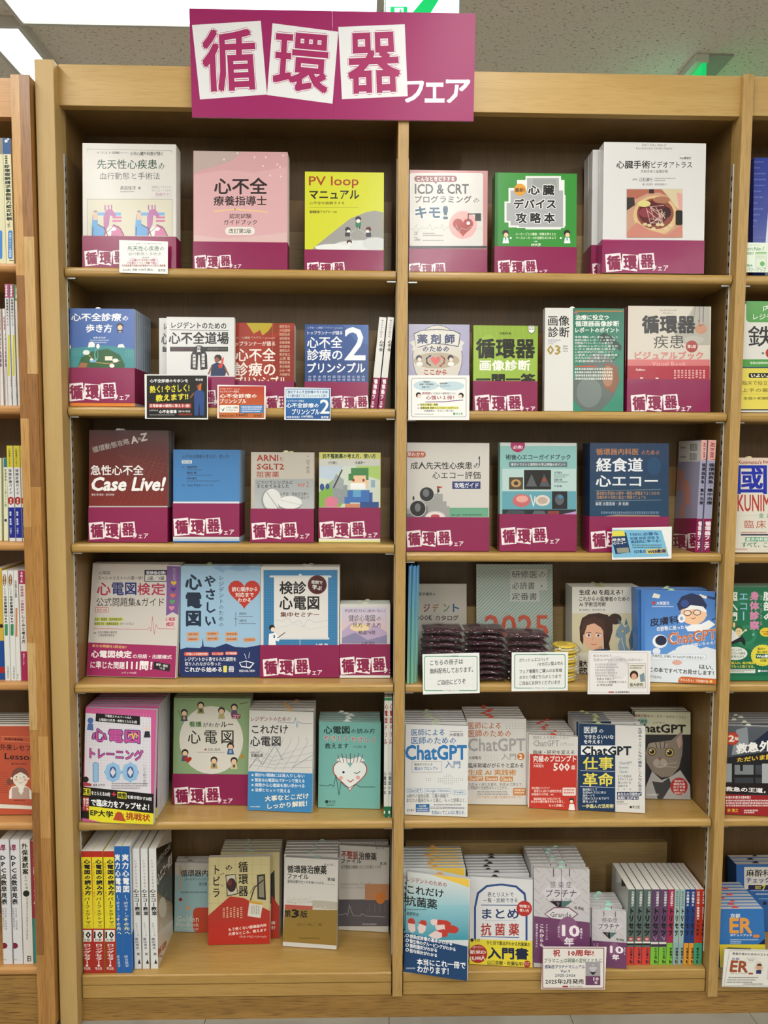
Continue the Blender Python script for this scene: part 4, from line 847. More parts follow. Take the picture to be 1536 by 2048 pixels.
face('grey-white book with dark stairs and round scan pictures, third shelf', VD, Z3R, (84, 650, 420, 1072), .013, '#cdc9c4', [
    ('Q', [(90, 915), (120, 915), (120, 900), (140, 900), (140, 880), (165, 880), (165, 860), (200, 860), (200, 855), (235, 855), (235, 885), (250, 885), (250, 905), (262, 905), (262, 948), (90, 948)], '#9b9b9b'), ('Q', [(90, 935), (115, 935), (115, 920), (150, 920), (150, 905), (175, 905), (175, 948), (90, 948)], '#6f7174'),
    ('RR', 90, 686, 167, 710, 11, '#b0523c'), ('T', 94, 690, 160, 706, '早わかり', '#f0e4dc', .02), ('T', 107, 728, 352, 757, '成人先天性心疾患', '#26282b', .02), ('T', 358, 732, 384, 754, 'の', '#26282b', .01), ('T', 194, 766, 386, 796, '心エコー評価', '#26282b', .01), ('R', 273, 806, 386, 836, '#26396e'), ('T', 281, 811, 378, 832, '攻略ガイド', '#e8eaf0', .02),
    ('C', 171, 857, 30, '#c7c7c7'), ('C', 171, 857, 28, '#26282c'), ('E', 168, 852, 13, 16, '#6a6d72'), ('C', 135, 914, 34, '#c7c7c7'), ('C', 135, 914, 31, '#222428'), ('E', 135, 910, 12, 17, '#6f7277'), ('E', 205, 950, 42, 26, '#c5c0c0'), ('E', 205, 952, 38, 24, '#e4d9d8'), ('E', 205, 945, 18, 8, '#bb4a52'), ('R', 212, 824, 214, 856, '#444'), ('Q', [(214, 824), (236, 828), (214, 836)], '#a8322e'), ('E', 218, 843, 4, 8, '#333'), ('E', 118, 873, 4, 9, '#333'), ('L', [(382, 705), (382, 738)], 4, '#55585c'), ('C', 381, 713, 4, '#444'),
    ('R', 262, 911, 418, 948, '#69a487'), ('T', 270, 936, 304, 944, '椎名 由美', '#223'), ('M', 312, 937, 392, 942, '#244')],
    n=2, band=(948, 90, 1000, .92), lean=4, Y=.036, short='grey stairs book')
face('mint book with heart valve pictures and a magenta badge, third shelf', VD, Z3R, (463, 650, 770, 1074), .014, '#8ab9b5', [
    ('R', 463, 650, 768, 664, '#c5cccb'), ('R', 470, 664, 768, 755, '#87bab8'), ('R', 473, 755, 768, 845, '#b5cfcd'), ('R', 473, 845, 768, 918, '#5f9fae'), ('R', 473, 918, 768, 940, '#20282e'),
    ('C', 535, 660, 29, '#a2295f'), ('T', 516, 662, 555, 676, '必携!', '#f2dce6', .02), ('T', 487, 698, 746, 719, '術後心エコーガイドブック', '#22393d', .03), ('R', 500, 727, 733, 748, '#5c6f74'), ('T', 508, 732, 725, 744, '術式イラストと実例から学ぶ評価のポイント', '#e8eef0', .01),
    ('R', 500, 789, 556, 838, '#4a3f30'), ('E', 528, 813, 20, 16, '#b9935c'), ('E', 528, 813, 9, 8, '#3a2a20'), ('R', 560, 760, 668, 838, '#15181b'), ('Q', [(590, 776), (612, 826), (568, 826)], '#555b60'), ('Q', [(640, 776), (664, 826), (622, 826)], '#4c5257'), ('E', 640, 800, 9, 7, '#a33a2a'),
    ('T', 680, 766, 712, 776, '大門雅夫', '#223', .01), ('M', 680, 778, 740, 782, '#466'), ('M', 680, 786, 728, 790, '#466'), ('T', 680, 794, 712, 804, '高麗大輔', '#223', .01), ('M', 680, 806, 736, 810, '#466'), ('T', 680, 820, 712, 829, '中谷敏', '#223', .01),
    ('E', 550, 882, 36, 26, '#c4696a'), ('E', 552, 876, 24, 14, '#e0a29a'), ('E', 634, 882, 30, 22, '#d9cfc6'), ('E', 634, 882, 20, 14, '#b9a69a'), ('L', [(586, 860), (598, 905), (604, 865)], 4, '#cfe0e2'), ('R', 672, 845, 733, 916, '#1a1f24'), ('E', 702, 878, 18, 22, '#555c63'), ('E', 706, 868, 9, 7, '#3b82b4'), ('Q', [(480, 940), (500, 920), (560, 922), (565, 940)], '#3d464d'), ('Q', [(590, 940), (602, 922), (640, 924), (650, 940)], '#565f66'), ('R', 655, 924, 700, 940, '#8a3a3a'), ('Q', [(700, 940), (768, 925), (768, 940)], '#b693c4')],
    n=2, band=(936, 467, 988, .95), lean=4, Y=.036, short='mint valve book')
face('navy book with orange and white title, third shelf', VD, Z3R, (822, 651, 1138, 1080), .012, '#15304f', [
    ('G', 822, 655, 1138, 945, '#183459', '#16405f'), ('E', 1080, 745, 28, 36, '#1c456b'), ('T', 849, 674, 1018, 700, '循環器内科医', '#b2794a', .02), ('T', 1030, 680, 1102, 700, 'のための', '#b2794a', .01), ('T', 850, 712, 1034, 766, '経食道', '#e2e6ea', .03), ('T', 848, 782, 1094, 826, '心エコー', '#e2e6ea', .03), ('L', [(846, 843), (1108, 838)], 1.2, '#9aa'), ('T', 850, 845, 1104, 861, '基本的な手技から術中・術前の評価までよくわかる!', '#c99a62'), ('T', 850, 862, 1048, 876, '治療方針の決定に役立つ実践マニュアル', '#c99a62'), ('L', [(846, 884), (1108, 880)], 1.2, '#9aa'), ('T', 846, 888, 978, 902, '編著 出雲昌樹・泉 佑樹', '#c9cfd6', .01), ('M', 868, 926, 1100, 935, '#6f8aa6'), ('Q', [(880, 945), (930, 938), (1100, 941), (1108, 950), (880, 950)], '#9a8a78')],
    n=4, band=(945, 826, 1002, .98), lean=4, Y=.030, yr=1084, short='navy echo book')
face('navy echo book whose spine shows left of the front stack, third shelf', VD, Z3R, (798, 653, 1060, 1078), .011, '#15304f', [('V', 800, 760, 812, 930, '経食道心エコー', '#aab', .02), ('V', 800, 950, 812, 1060, '循環器フェア', '#eadbe3', .04), ('R', 798, 940, 818, 1078, MAROON)], lean=4, Y=.098)
for i, (x, w, bx) in enumerate(((1272, 22, -26), (1300, 31, -34))):
    spineb(('lilac-backed book with barcode sticker, spine out at the end of third shelf', 'lilac and pink spine beside the right upright, third shelf')[i], VD, Z3R, (x-2, 640, x+w-2, 1088), .128, '#b6a6bf', '#9b9cb8', '#9b98b2', [
        ('R', x-4, 640, x+w, 722, '#dca79f'), ('TQ', [(x+w-7, 650), (x+w-6, 718), (x+5, 718), (x+6, 650)], 'All in one !', '#8a1c22', .03), ('V', x, 732, x+w-7, 900, '循環器救急・集中治療', '#1d1d28', .03, -11), ('R', x-36, 955, x+w, 1090, MAROON), ('V', x-14, 965, x+w-22, 1080, '循環器フェア', '#efe4ea', .05, -8)],
        Y=.03, xb=x-28, group='lilac spine-out books', bitems=None if i else [('R', 1180, 644, 1270, 726, '#d2d0ce'), ('R', 1226, 656, 1252, 682, '#333'), *[('R', 1228+3*k, 657, 1229.5+3*k, 681, '#ddd') for k in range(8)], ('R', 1224, 694, 1250, 720, '#444'), *[('R', 1226+3*k, 695, 1227.5+3*k, 719, '#ddd') for k in range(8)], ('M', 1186, 668, 1210, 674, '#555'), ('M', 1186, 704, 1208, 710, '#555'), ('R', 1170, 760, 1200, 800, '#c08a88'), ('R', 1190, 800, 1216, 846, '#c98a7e'), ('R', 1200, 820, 1224, 900, '#c98a7e'), ('R', 1166, 800, 1182, 840, '#c08a88'), ('R', 1186, 900, 1202, 948, '#c98a7e'), ('R', 1150, 953, 1275, 1092, MAROON), ('LOGO', 1090, 1010, .95)])

# ================================================================ fourth row
face('white exam book with magenta lower band and purple ribbon, fourth shelf', VE, Z4, (345, 74, 702, 523), .014, '#cfc9c4', [
    ('T', 394, 104, 440, 118, '心電図', '#333'), ('T', 392, 124, 572, 140, 'スペシャリストへの第一歩！', '#3a3a3a', .01), ('R', 578, 100, 668, 147, '#2a3048'), ('R', 581, 120, 665, 144, '#dcdad6'), ('T', 585, 104, 662, 118, '受検者必携!', '#e9e9ec', .03), ('T', 588, 124, 658, 141, '2級／3級', '#222', .01),
    ('T', 389, 151, 441, 200, '心', '#b03a58', .03), ('T', 448, 151, 495, 200, '電', '#2c3a7c', .03), ('T', 501, 151, 545, 199, '図', '#2c3a7c', .03), ('T', 551, 153, 600, 200, '検', '#b03a58', .03), ('T', 606, 153, 660, 200, '定', '#b03a58', .03), ('T', 386, 211, 656, 246, '公式問題集&ガイド', '#333', .005),
    ('R', 381, 250, 434, 269, '#c4564e'), ('R', 383, 252, 432, 267, '#d9d5d0'), ('T', 387, 254, 428, 265, '改訂3版', '#b5443c', .02), ('Q', [(668, 84), (722, 86), (716, 282), (690, 268), (664, 284)], '#7d5a96'), *[('H', 695-k*2, 152+25*k, 11, c) for k, c in enumerate(('#d9b33a', '#5a3a8a', '#d36a5a', '#5aa05a', '#d98aa0'))], ('V', 690, 92, 706, 142, 'ちがいがわかる', '#cdbdd8'),
    ('R', 380, 290, 494, 304, '#c9cf6a'), ('T', 380, 291, 492, 303, '医師・看護師・臨床検査技師・', '#333', .01), ('R', 378, 308, 482, 321, '#c9cf6a'), ('T', 378, 309, 535, 321, '医療系学生・医療関連業者（オイシャさん!）', '#333', .01), ('L', [(372, 334), (590, 338), (598, 328), (604, 345), (610, 285), (617, 358), (624, 318), (634, 335), (702, 336)], 2, '#c9737a'), ('C', 681, 310, 22, '#e2c9c9'), ('T', 662, 290, 700, 304, '心電図', '#b03a58', .03), ('T', 664, 308, 698, 326, '検定', '#b03a58', .03),
    ('T', 392, 344, 468, 354, '日本不整脈心電学会', '#333'), ('T', 392, 356, 458, 366, '心電図検定委員会', '#333'), ('M', 374, 350, 386, 355, '#333'),
    ('Q', [(352, 390), (706, 404), (700, 532), (345, 522)], '#a02c62'), ('TQ', [(370, 397), (506, 403), (505, 414), (369, 408)], '新たな問題を5問追加！', '#efc277', .02), ('TQ', [(366, 421), (527, 424), (525, 452), (365, 450)], '心電図検定', '#f3eef0', .04), ('TQ', [(532, 436), (687, 440), (686, 456), (531, 453)], 'の用語・出題様式', '#f3eef0', .02), ('TQ', [(363, 464), (499, 468), (498, 496), (362, 493)], 'に準じた問題', '#f3eef0', .03), ('TQ', [(507, 462), (609, 467), (606, 500), (506, 498)], '111問！', '#f3eef0', .05), ('Q', [(617, 466), (682, 478), (678, 506), (613, 496)], '#26222a'), ('TQ', [(626, 472), (672, 480), (670, 490), (624, 482)], '解答・解説', '#eee', .02), ('TQ', [(638, 487), (660, 491), (659, 500), (637, 496)], 'つき', '#eee', .02), ('T', 486, 507, 546, 515, 'メディカ出版', '#e9d6df', .01)],
    n=3, lean=10, yr=533, tlx=378, spine='#b9b4ae', short='white exam book')
face('pale blue book with red heart and tall black title, fourth shelf', VE, Z4, (720, 84, 1040, 528), .015, '#9cc0dc', [
    ('Q', [(846, 88), (888, 84), (893, 112), (900, 100), (1043, 100), (1043, 88)], '#86b0d2'), ('E', 960, 92, 40, 12, '#7fa6cc'), ('V', 740, 112, 808, 330, '心電図', '#1b2c44', .035), ('V', 816, 118, 866, 330, 'やさしい', '#1b2c44', .03), ('V', 874, 120, 896, 330, 'レジデントのための', '#22364f'), ('H', 977, 190, 64, '#c0352a'), ('T', 928, 168, 1030, 186, '読む順序から', '#f2e9e6', .03), ('T', 942, 190, 1014, 208, '対応まで', '#f2e9e6', .03), ('T', 952, 212, 1004, 228, 'わかる', '#f2e9e6', .03),
    ('T', 957, 270, 986, 279, '相田英吉', '#223', .01), ('M', 954, 284, 1010, 288, '#567'), ('T', 957, 298, 986, 307, '成瀬光英', '#223', .01), ('M', 954, 312, 1022, 316, '#567'), ('L', [(943, 268), (943, 324)], 1.5, '#223'), ('L', [(935, 296), (951, 296)], 1.5, '#223'),
    *[i for x, y in ((746, 350), (746, 370), (824, 348), (824, 368), (900, 349), (900, 370), (972, 372)) for i in (('Q', [(x, y), (x+48, y-2), (x+52, y+6), (x+50, y+14), (x+2, y+17)], '#cfa07a'), ('M', x+8, y+3, x+44, y+10, '#a8452e'))],
    ('Q', [(720, 418), (745, 410), (800, 412), (808, 404), (811, 372), (815, 406), (860, 410), (905, 394), (940, 408), (985, 410), (1040, 400), (1040, 528), (720, 528)], '#1b2f66'),
    ('RR', 736, 428, 836, 444, 7, '#d2564a'), ('T', 744, 431, 830, 441, '7手順による系統的判読', '#f5eeea', .02), ('RR', 846, 428, 895, 441, 6, '#d2564a'), ('T', 850, 430, 892, 440, 'トレーニング', '#f5eeea', .02), ('RR', 900, 426, 950, 440, 6, '#d2564a'), ('T', 904, 429, 946, 438, '抗不整脈薬', '#f5eeea', .02), ('T', 740, 448, 944, 465, 'レジデントから寄せられた疑問を', '#eef2f8', .015), ('T', 740, 468, 884, 483, '取り入れながら作った', '#eef2f8', .015), ('T', 740, 488, 888, 508, 'これから始める', '#eef2f8', .035), ('T', 896, 484, 905, 508, '1', '#e9e06a', .05), ('T', 914, 486, 936, 508, '冊', '#eef2f8', .03),
    ('Q', [(956, 470), (985, 462), (1018, 472), (1000, 494), (965, 488)], '#e9eef6'), ('Q', [(960, 471), (985, 466), (1012, 474), (998, 488), (967, 484)], '#1b2f66'), ('L', [(985, 466), (986, 486)], 2, '#e9eef6'), ('L', [(985, 455), (978, 435)], 2, '#e9eef6'), ('L', [(995, 452), (998, 430)], 2, '#e9eef6'), ('T', 957, 499, 1020, 508, 'MEDICAL VIEW', '#e9eef6', .02)],
    n=3, lean=5, short='pale blue heart book', slipc=(.35, '#aab89a'))
face('white checkup book with blue grid frame and a pointing doctor, fourth shelf', VE, Z4, (1041, 86, 1356, 530), .015, '#d8d6d3', [
    ('R', 1054, 100, 1350, 402, '#3279ac'), *[('L', [(1056+10*k, 100), (1056+10*k, 400)], .7, '#5a97c2') for k in range(30)], *[('L', [(1054, 104+10*k), (1350, 106+10*k)], .7, '#5a97c2') for k in range(30)], ('RR', 1078, 122, 1326, 130, 4, '#cfd6da'), ('C', 1201, 122, 7, '#cfd6da'), ('R', 1096, 130, 1312, 372, '#e0dedb'), ('RR', 1080, 370, 1318, 378, 4, '#d6d9db'), ('R', 1198, 378, 1202, 402, '#9ab4c6'),
    ('L', [(1100, 300), (1130, 305), (1150, 290), (1170, 312), (1200, 300), (1215, 330), (1230, 296), (1260, 310), (1312, 302)], 1.5, '#b3b9cc'), ('L', [(1100, 335), (1180, 315), (1240, 338), (1312, 325)], 1.5, '#c6cad6'),
    ('T', 1119, 146, 1224, 196, '検診', '#1f1f21', .035), ('T', 1119, 206, 1276, 258, '心電図', '#1f1f21', .035), ('T', 1122, 268, 1276, 288, '集中セミナー', '#6a2a2c', .03), ('C', 1269, 159, 38, '#5a1f22'), ('C', 1269, 159, 33, '#4a181b'), ('TQ', [(1246, 140), (1290, 144), (1290, 158), (1246, 154)], '症例で', '#eee', .03), ('TQ', [(1250, 158), (1288, 164), (1286, 182), (1250, 176)], '学ぶ', '#eee', .03),
    ('C', 1088, 331, 12, '#1c1b1e'), ('C', 1092, 338, 9, '#f0d9c8'), ('Q', [(1074, 402), (1076, 356), (1100, 350), (1118, 372), (1116, 386), (1102, 382), (1104, 402)], '#eef0f1'), ('L', [(1110, 372), (1140, 350)], 3, '#222'), ('R', 1094, 360, 1100, 372, '#3a5a86'), ('T', 1258, 394, 1312, 404, '上嶋 亮', '#e8eef2', .03)],
    n=3, band=(400, 1051, 452, .96), lean=5, short='blue grid checkup book', slipc=(.6, '#d5d5d0'))
face('small pastel mountain book beside the centre upright, fourth shelf', VE, Z4, (1355, 236, 1560, 531), .012, '#d6d4d0', [
    ('G', 1368, 250, 1548, 395, '#c9c6dc', '#e3b9ae'), ('Q', [(1368, 345), (1410, 310), (1450, 350), (1500, 318), (1548, 350), (1548, 395), (1368, 395)], '#b7a3c2'), ('Q', [(1368, 372), (1420, 350), (1470, 380), (1548, 360), (1548, 395), (1368, 395)], '#8a85a8'), ('E', 1440, 330, 40, 16, '#e9d2a8'),
    ('T', 1379, 257, 1540, 269, '判定区分に迷わない', '#77506a', .01), ('T', 1395, 280, 1500, 306, '健診心電図', '#3b3b48', .0), ('T', 1506, 286, 1526, 304, 'の', '#3b3b48'), ('T', 1411, 310, 1525, 330, '見方･考え方', '#3b3b48'), ('T', 1434, 342, 1500, 358, '精選74問', '#3b3b48', .01), ('T', 1445, 386, 1500, 397, '上嶋 徳久', '#333'), ('R', 1355, 519, 1560, 531, '#e3e2df')],
    n=4, band=(396, 1360, 446, .95, 520), lean=6, short='small pastel mountain book', slipc=(.5, '#c9cdb8'), page='#c9d0c6', back='#a9b8a6')
# right bay
face('white publisher catalogue with coloured katakana at the back, fourth shelf', VF, Z4, (130, 155, 331, 440), .003, '#c4beb4', [
    ('T', 140, 190, 206, 203, '医学書院の', '#2b2b2b', .02), *[('T', x, 236, x+24, 267, c, cc, .035) for x, c, cc in ((152, 'レ', '#8a2c2c'), (159, 'ジ', '#8a2c2c'), (194, 'デ', '#9a6a3a'), (238, 'ン', '#6a8a5a'), (276, 'ト', '#2f5a86')) if c != 'レ'], ('T', 132, 281, 192, 301, 'BOOK', '#2b2b2b', .02), ('T', 206, 281, 298, 302, 'カタログ', '#2b2b2b', .02)],
    lean=6, Y=.175, name='catalogue', cat='catalogue')
face('tall green-striped booklet with salmon number 2025 at the back, fourth shelf', VF, Z4, (370, 77, 676, 480), .004, '#bcc5be', [
    *[('L', [(374, 90+14*k), (374+min(14*k+13, 300), max(78, 90+14*k-min(14*k+13, 300)))], 3.4, '#85a69e') for k in range(0, 22)], *[('L', [(374+14*k, 395), (674, max(95+14*k, 95))], 3.4, '#85a69e') for k in range(0, 22)],
    ('R', 504, 96, 652, 140, '#c3cac6'), ('R', 504, 140, 620, 226, '#c3cac6'), ('R', 620, 140, 652, 182, '#c3cac6'), ('T', 512, 102, 646, 132, '研修医の', '#3c3a38', -.006), ('T', 512, 148, 602, 177, '必読書', '#3c3a38', -.006), ('C', 630, 164, 3, '#3c3a38'), ('T', 512, 191, 611, 220, '定番書', '#3c3a38', -.006),
    ('T', 404, 280, 656, 378, '2025', '#c4553f', .012)], lean=6, Y=.155, name='booklet', cat='booklet')
face('cream book with a girl and a grey dragon on its cover, fourth shelf', VF, Z4, (752, 168, 1027, 536), .012, '#d3cfc0', [
    ('R', 752, 168, 1027, 273, '#d9d7d0'), ('G', 752, 273, 1027, 430, '#cdc6a8', '#c9bf9c'), ('T', 781, 179, 955, 200, '生成 AI を超えろ！', '#1c1c1c', .03), ('T', 781, 206, 984, 225, 'これからの医療者のための', '#1c1c1c', .02), ('T', 781, 228, 887, 246, 'AI 学術活用術', '#1c1c1c', .02), ('T', 781, 256, 885, 264, '楓 淵賢治　野村章洋 著', '#555'),
    ('Q', [(782, 330), (792, 292), (820, 276), (860, 272), (895, 280), (915, 305), (914, 345), (900, 395), (905, 420), (880, 420), (878, 370), (850, 330), (800, 345), (796, 400), (784, 380)], '#3a2722'), ('E', 924, 296, 26, 22, '#3a2722'), ('Q', [(795, 345), (812, 318), (850, 312), (876, 335), (878, 375), (862, 408), (840, 420), (815, 412), (798, 385)], '#dfae90'),
    ('Q', [(785, 352), (800, 300), (840, 285), (880, 300), (886, 360), (868, 330), (840, 312), (812, 322), (800, 360)], '#4a2f28'), ('E', 818, 361, 10, 7, '#f0e4dc'), ('E', 857, 362, 10, 7, '#f0e4dc'), ('C', 819, 361, 5, '#4b3a55'), ('C', 857, 362, 5, '#4b3a55'), ('L', [(808, 352), (828, 350)], 2.4, '#2a1a18'), ('L', [(848, 351), (868, 354)], 2.4, '#2a1a18'), ('L', [(836, 372), (833, 381)], 1.6, '#b07c62'), ('L', [(830, 396), (840, 399), (850, 396)], 2.2, '#a8463e'), ('Q', [(845, 418), (870, 400), (880, 420)], '#c8937a'), ('Q', [(820, 425), (845, 418), (895, 415), (905, 430), (815, 430)], '#32486a'),
    ('Q', [(930, 340), (950, 310), (962, 330), (978, 318), (985, 345), (965, 360), (968, 400), (985, 425), (940, 425), (935, 400), (945, 375), (925, 365)], '#7f96a2'), ('Q', [(990, 340), (1018, 330), (1024, 345), (1024, 415), (1000, 400), (985, 425), (978, 380)], '#566a78'), ('C', 955, 345, 3.5, '#e8c95a'), ('L', [(950, 372), (962, 420)], 3, '#c9d2d2'), ('L', [(938, 362), (930, 352)], 3, '#5c7280'), ('Q', [(940, 318), (934, 292), (950, 312)], '#5c7280'), ('Q', [(962, 320), (968, 292), (976, 318)], '#5c7280'),
    ('T', 781, 462, 812, 486, '皆大', '#111', .05), ('T', 781, 490, 812, 514, '研究', '#111', .05)],
    n=5, lean=5, Y=.094, short='cream girl and dragon book', spine='#c9c9c4', slipc=(.45, '#9aa86a'), back='#c6c4bc')
face('bright blue book with a capped doctor cartoon and orange Latin letters, fourth shelf', VF, Z4, (1030, 180, 1329, 546), .013, '#3f77bf', [
    ('G', 1045, 180, 1333, 440, '#3d74be', '#5b93d6'), ('Q', [(1030, 470), (1060, 436), (1120, 442), (1160, 420), (1180, 430), (1200, 408), (1240, 400), (1262, 415), (1290, 408), (1333, 420), (1333, 560), (1030, 560)], '#dde3ea'), ('E', 1215, 420, 50, 20, '#dde3ea'),
    ('RR', 1072, 226, 1084, 238, 3, '#c43a2c'), ('T', 1090, 226, 1140, 240, '大塚篤司', '#e9eef6', .02), ('M', 1072, 244, 1160, 248, '#cfdcec'), ('Q', [(1072, 210), (1080, 192), (1106, 200), (1100, 214)], '#e3dfd0'), ('Q', [(1262, 196), (1292, 206), (1288, 216), (1262, 206)], '#e9e2d4'), ('Q', [(1294, 204), (1330, 210), (1326, 220), (1292, 212)], '#23356a'),
    ('E', 1238, 275, 52, 44, '#f0c4a0'), ('Q', [(1180, 262), (1172, 236), (1190, 206), (1230, 192), (1268, 204), (1292, 240), (1286, 262), (1250, 244), (1215, 250)], '#1b2850'), ('Q', [(1200, 262), (1226, 240), (1276, 246), (1290, 262), (1290, 270), (1240, 256)], '#eceff2'), ('E', 1203, 234, 17, 15, '#2c4a8c'), ('E', 1214, 272, 16, 12, '#2a2f45'), ('E', 1214, 272, 13, 9, '#f4d5b8'), ('E', 1252, 270, 16, 12, '#2a2f45'), ('E', 1252, 270, 13, 9, '#f4d5b8'), ('L', [(1230, 270), (1238, 270)], 2, '#2a2f45'), ('L', [(1228, 292), (1238, 296), (1246, 290)], 2.5, '#8a3a30'), ('C', 1284, 280, 8, '#f0c4a0'),
    ('Q', [(1205, 330), (1230, 318), (1268, 316), (1300, 300), (1325, 318), (1300, 336), (1270, 345), (1215, 345)], '#eef1f5'), ('L', [(1312, 300), (1333, 288)], 4, '#22305c'), ('E', 1190, 294, 15, 17, '#eef1f5'), ('E', 1190, 294, 7, 8, '#8fa6c6'),
    ('TQ', [(1062, 294), (1176, 282), (1180, 312), (1066, 326)], '皮膚科', '#1c2440', .03), ('TQ', [(1090, 326), (1214, 320), (1216, 334), (1092, 346)], 'の診断に迷ったら', '#f0f3f8', .03), ('TQ', [(1136, 352), (1326, 336), (1328, 376), (1140, 400)], 'ChatGPT', '#c8683c', .02, '#f0e4d6', .05), ('TQ', [(1194, 398), (1324, 382), (1324, 396), (1196, 412)], 'に全部聞いちゃえ！', '#f0f3f8', .02),
    ('E', 1104, 385, 30, 27, '#e9ecf2'), ('E', 1108, 382, 23, 20, '#1a2140'), ('E', 1090, 425, 16, 14, '#dfe5ee'), ('RR', 1068, 436, 1290, 460, 10, '#b9c6d8'), ('RR', 1070, 438, 1288, 458, 9, '#e4e9f0'), ('TQ', [(1072, 438), (1278, 446), (1278, 457), (1072, 449)], '大塚先生, 診療にもChatGPTは使えますか？', '#333', .01), ('E', 1172, 470, 20, 10, '#d9a89a'),
    ('TQ', [(1262, 478), (1314, 482), (1314, 500), (1262, 496)], 'はい,', '#1c1c1e', .03), ('TQ', [(1062, 488), (1318, 504), (1318, 522), (1062, 507)], 'この本ですべてお見せします！', '#1c1c1e', .03), ('TQ', [(1062, 520), (1110, 525), (1110, 536), (1062, 531)], '中外医学社', '#444'), ('Q', [(1178, 532), (1192, 526), (1333, 536), (1333, 560), (1176, 550)], '#c9652f'), ('TQ', [(1180, 532), (1300, 541), (1300, 552), (1180, 544)], '「オロふちゃ」で知識共有！', '#f4dcc4', .02), ('C', 1308, 546, 6, '#eec75a')],
    n=8, lean=8, yr=556, tlx=1045, short='blue capped-doctor book', slipc=(.42, '#b9cfa8'), back='#b4bcc6', page='#c9ced4')

# ================================================================ fifth row
face('pink and white grid book with a big light blue number 100, fifth shelf', VE, Z5, (329, 650, 613, 1106), .0125, '#c75a92', [
    ('Q', [(340, 672), (604, 690), (604, 1000), (338, 1000)], '#dad6de'), *[('L', [(345+12*k, 675), (345+12*k, 965)], .7, '#b5bdd6') for k in range(22)], *[('L', [(340, 690+12*k), (604, 702+12*k)], .7, '#b5bdd6') for k in range(22)],
    ('Q', [(384, 673), (560, 685), (560, 720), (382, 705)], '#1c1a20'), ('TQ', [(420, 678), (526, 686), (526, 696), (420, 688)], '不整脈エキスパート50人', '#eee', .02), ('TQ', [(396, 692), (548, 703), (548, 714), (396, 703)], '心電図から所見・病態をとらえる2冊', '#eee', .02),
    *[i for x, t in ((370, '心'), (436, '電'), (502, '図')) for i in (('TQ', [(x, 735+(x-370)*.05), (x+56, 738+(x-370)*.05), (x+56, 786+(x-370)*.05), (x, 783+(x-370)*.05)], t, '#c5559a', .03, '#40346a', .06), )], ('L', [(515, 762), (528, 755), (534, 775), (540, 752), (552, 765)], 4, '#e3d04a'), ('TQ', [(360, 812), (572, 822), (572, 862), (360, 852)], 'トレーニング', '#c5559a', .03, '#40346a', .06),
    ('T', 376, 872, 552, 946, '100', '#3d5f9a', .0), ('T', 376, 872, 552, 946, '100', '#8fbade', .028, '#3d5f9a', .03), ('V', 571, 880, 586, 960, 'この2冊で学習', '#555'), ('C', 362, 702, 12, '#4a6aa6'), ('Q', [(348, 740), (352, 714), (372, 714), (374, 742)], '#4a6aa6'), ('C', 588, 735, 7, '#ecc8b0'), ('Q', [(575, 770), (580, 745), (598, 745), (602, 770)], '#2a2a36'), ('C', 343, 938, 12, '#2a2026'), ('Q', [(330, 965), (338, 948), (366, 955), (366, 965)], '#a83a4a'),
    ('T', 372, 955, 420, 966, '著者 EP大学', '#333', .01), ('M', 446, 952, 590, 957, '#666'), ('M', 446, 961, 590, 966, '#666'), ('M', 446, 970, 560, 975, '#666'),
    ('Q', [(328, 966), (614, 996), (614, 1130), (328, 1092)], '#17161a'), ('Q', [(330, 972), (362, 975), (362, 1002), (330, 999)], '#e3dc3a'), ('TQ', [(332, 975), (360, 978), (360, 1000), (332, 997)], '所見', '#1a1a1a', .04), ('TQ', [(366, 984), (440, 991), (440, 1006), (366, 999)], 'をとらえる50問', '#f0f0f0', .03), ('TQ', [(448, 988), (464, 990), (464, 1006), (448, 1004)], '＋', '#d8384a', .08), ('Q', [(470, 987), (506, 991), (506, 1016), (470, 1012)], '#e3dc3a'), ('TQ', [(472, 990), (504, 993), (504, 1014), (472, 1010)], '病態', '#1a1a1a', .04), ('TQ', [(510, 1000), (606, 1010), (606, 1024), (510, 1014)], 'を解き明かす50問', '#f0f0f0', .03),
    ('Q', [(330, 1006), (356, 1009), (356, 1066), (330, 1062)], '#a82c30'), ('V', 333, 1012, 343, 1058, '役立つ！', '#eee', .03), ('V', 345, 1012, 355, 1062, '検定にも', '#eee', .03), ('TQ', [(364, 1015), (596, 1036), (596, 1062), (364, 1042)], 'で臨床力をアップせよ！', '#f4f4f4', .04), ('Q', [(356, 1044), (614, 1074), (614, 1129), (420, 1112), (356, 1098)], '#e3d92e'), ('TQ', [(362, 1056), (452, 1066), (452, 1090), (362, 1082)], 'EP大学', '#1a1a1a', .04), ('TQ', [(460, 1070), (496, 1074), (496, 1088), (460, 1084)], 'からの', '#5a2a1a', .02), ('Q', [(452, 1100), (462, 1080), (470, 1066), (486, 1070), (494, 1086), (504, 1106)], '#b5482c'), ('TQ', [(504, 1068), (600, 1078), (600, 1106), (504, 1098)], '挑戦状', '#a8241c', .03)],
    n=9, lean=6.5, yr=1118, tlx=328, short='pink 100 book', back='#98b6c8', slipc=None, page='#cfd3d6', spine='#c2457f')
ANI = lambda x, y, c1, c2: [('C', x, y, 14, '#2d2622'), ('C', x, y+4, 10, '#e9c3a2'), ('Q', [(x-14, y+34), (x-10, y+12), (x+10, y+12), (x+14, y+34)], c1), ('R', x-5, y+16, x+5, y+28, c2)]
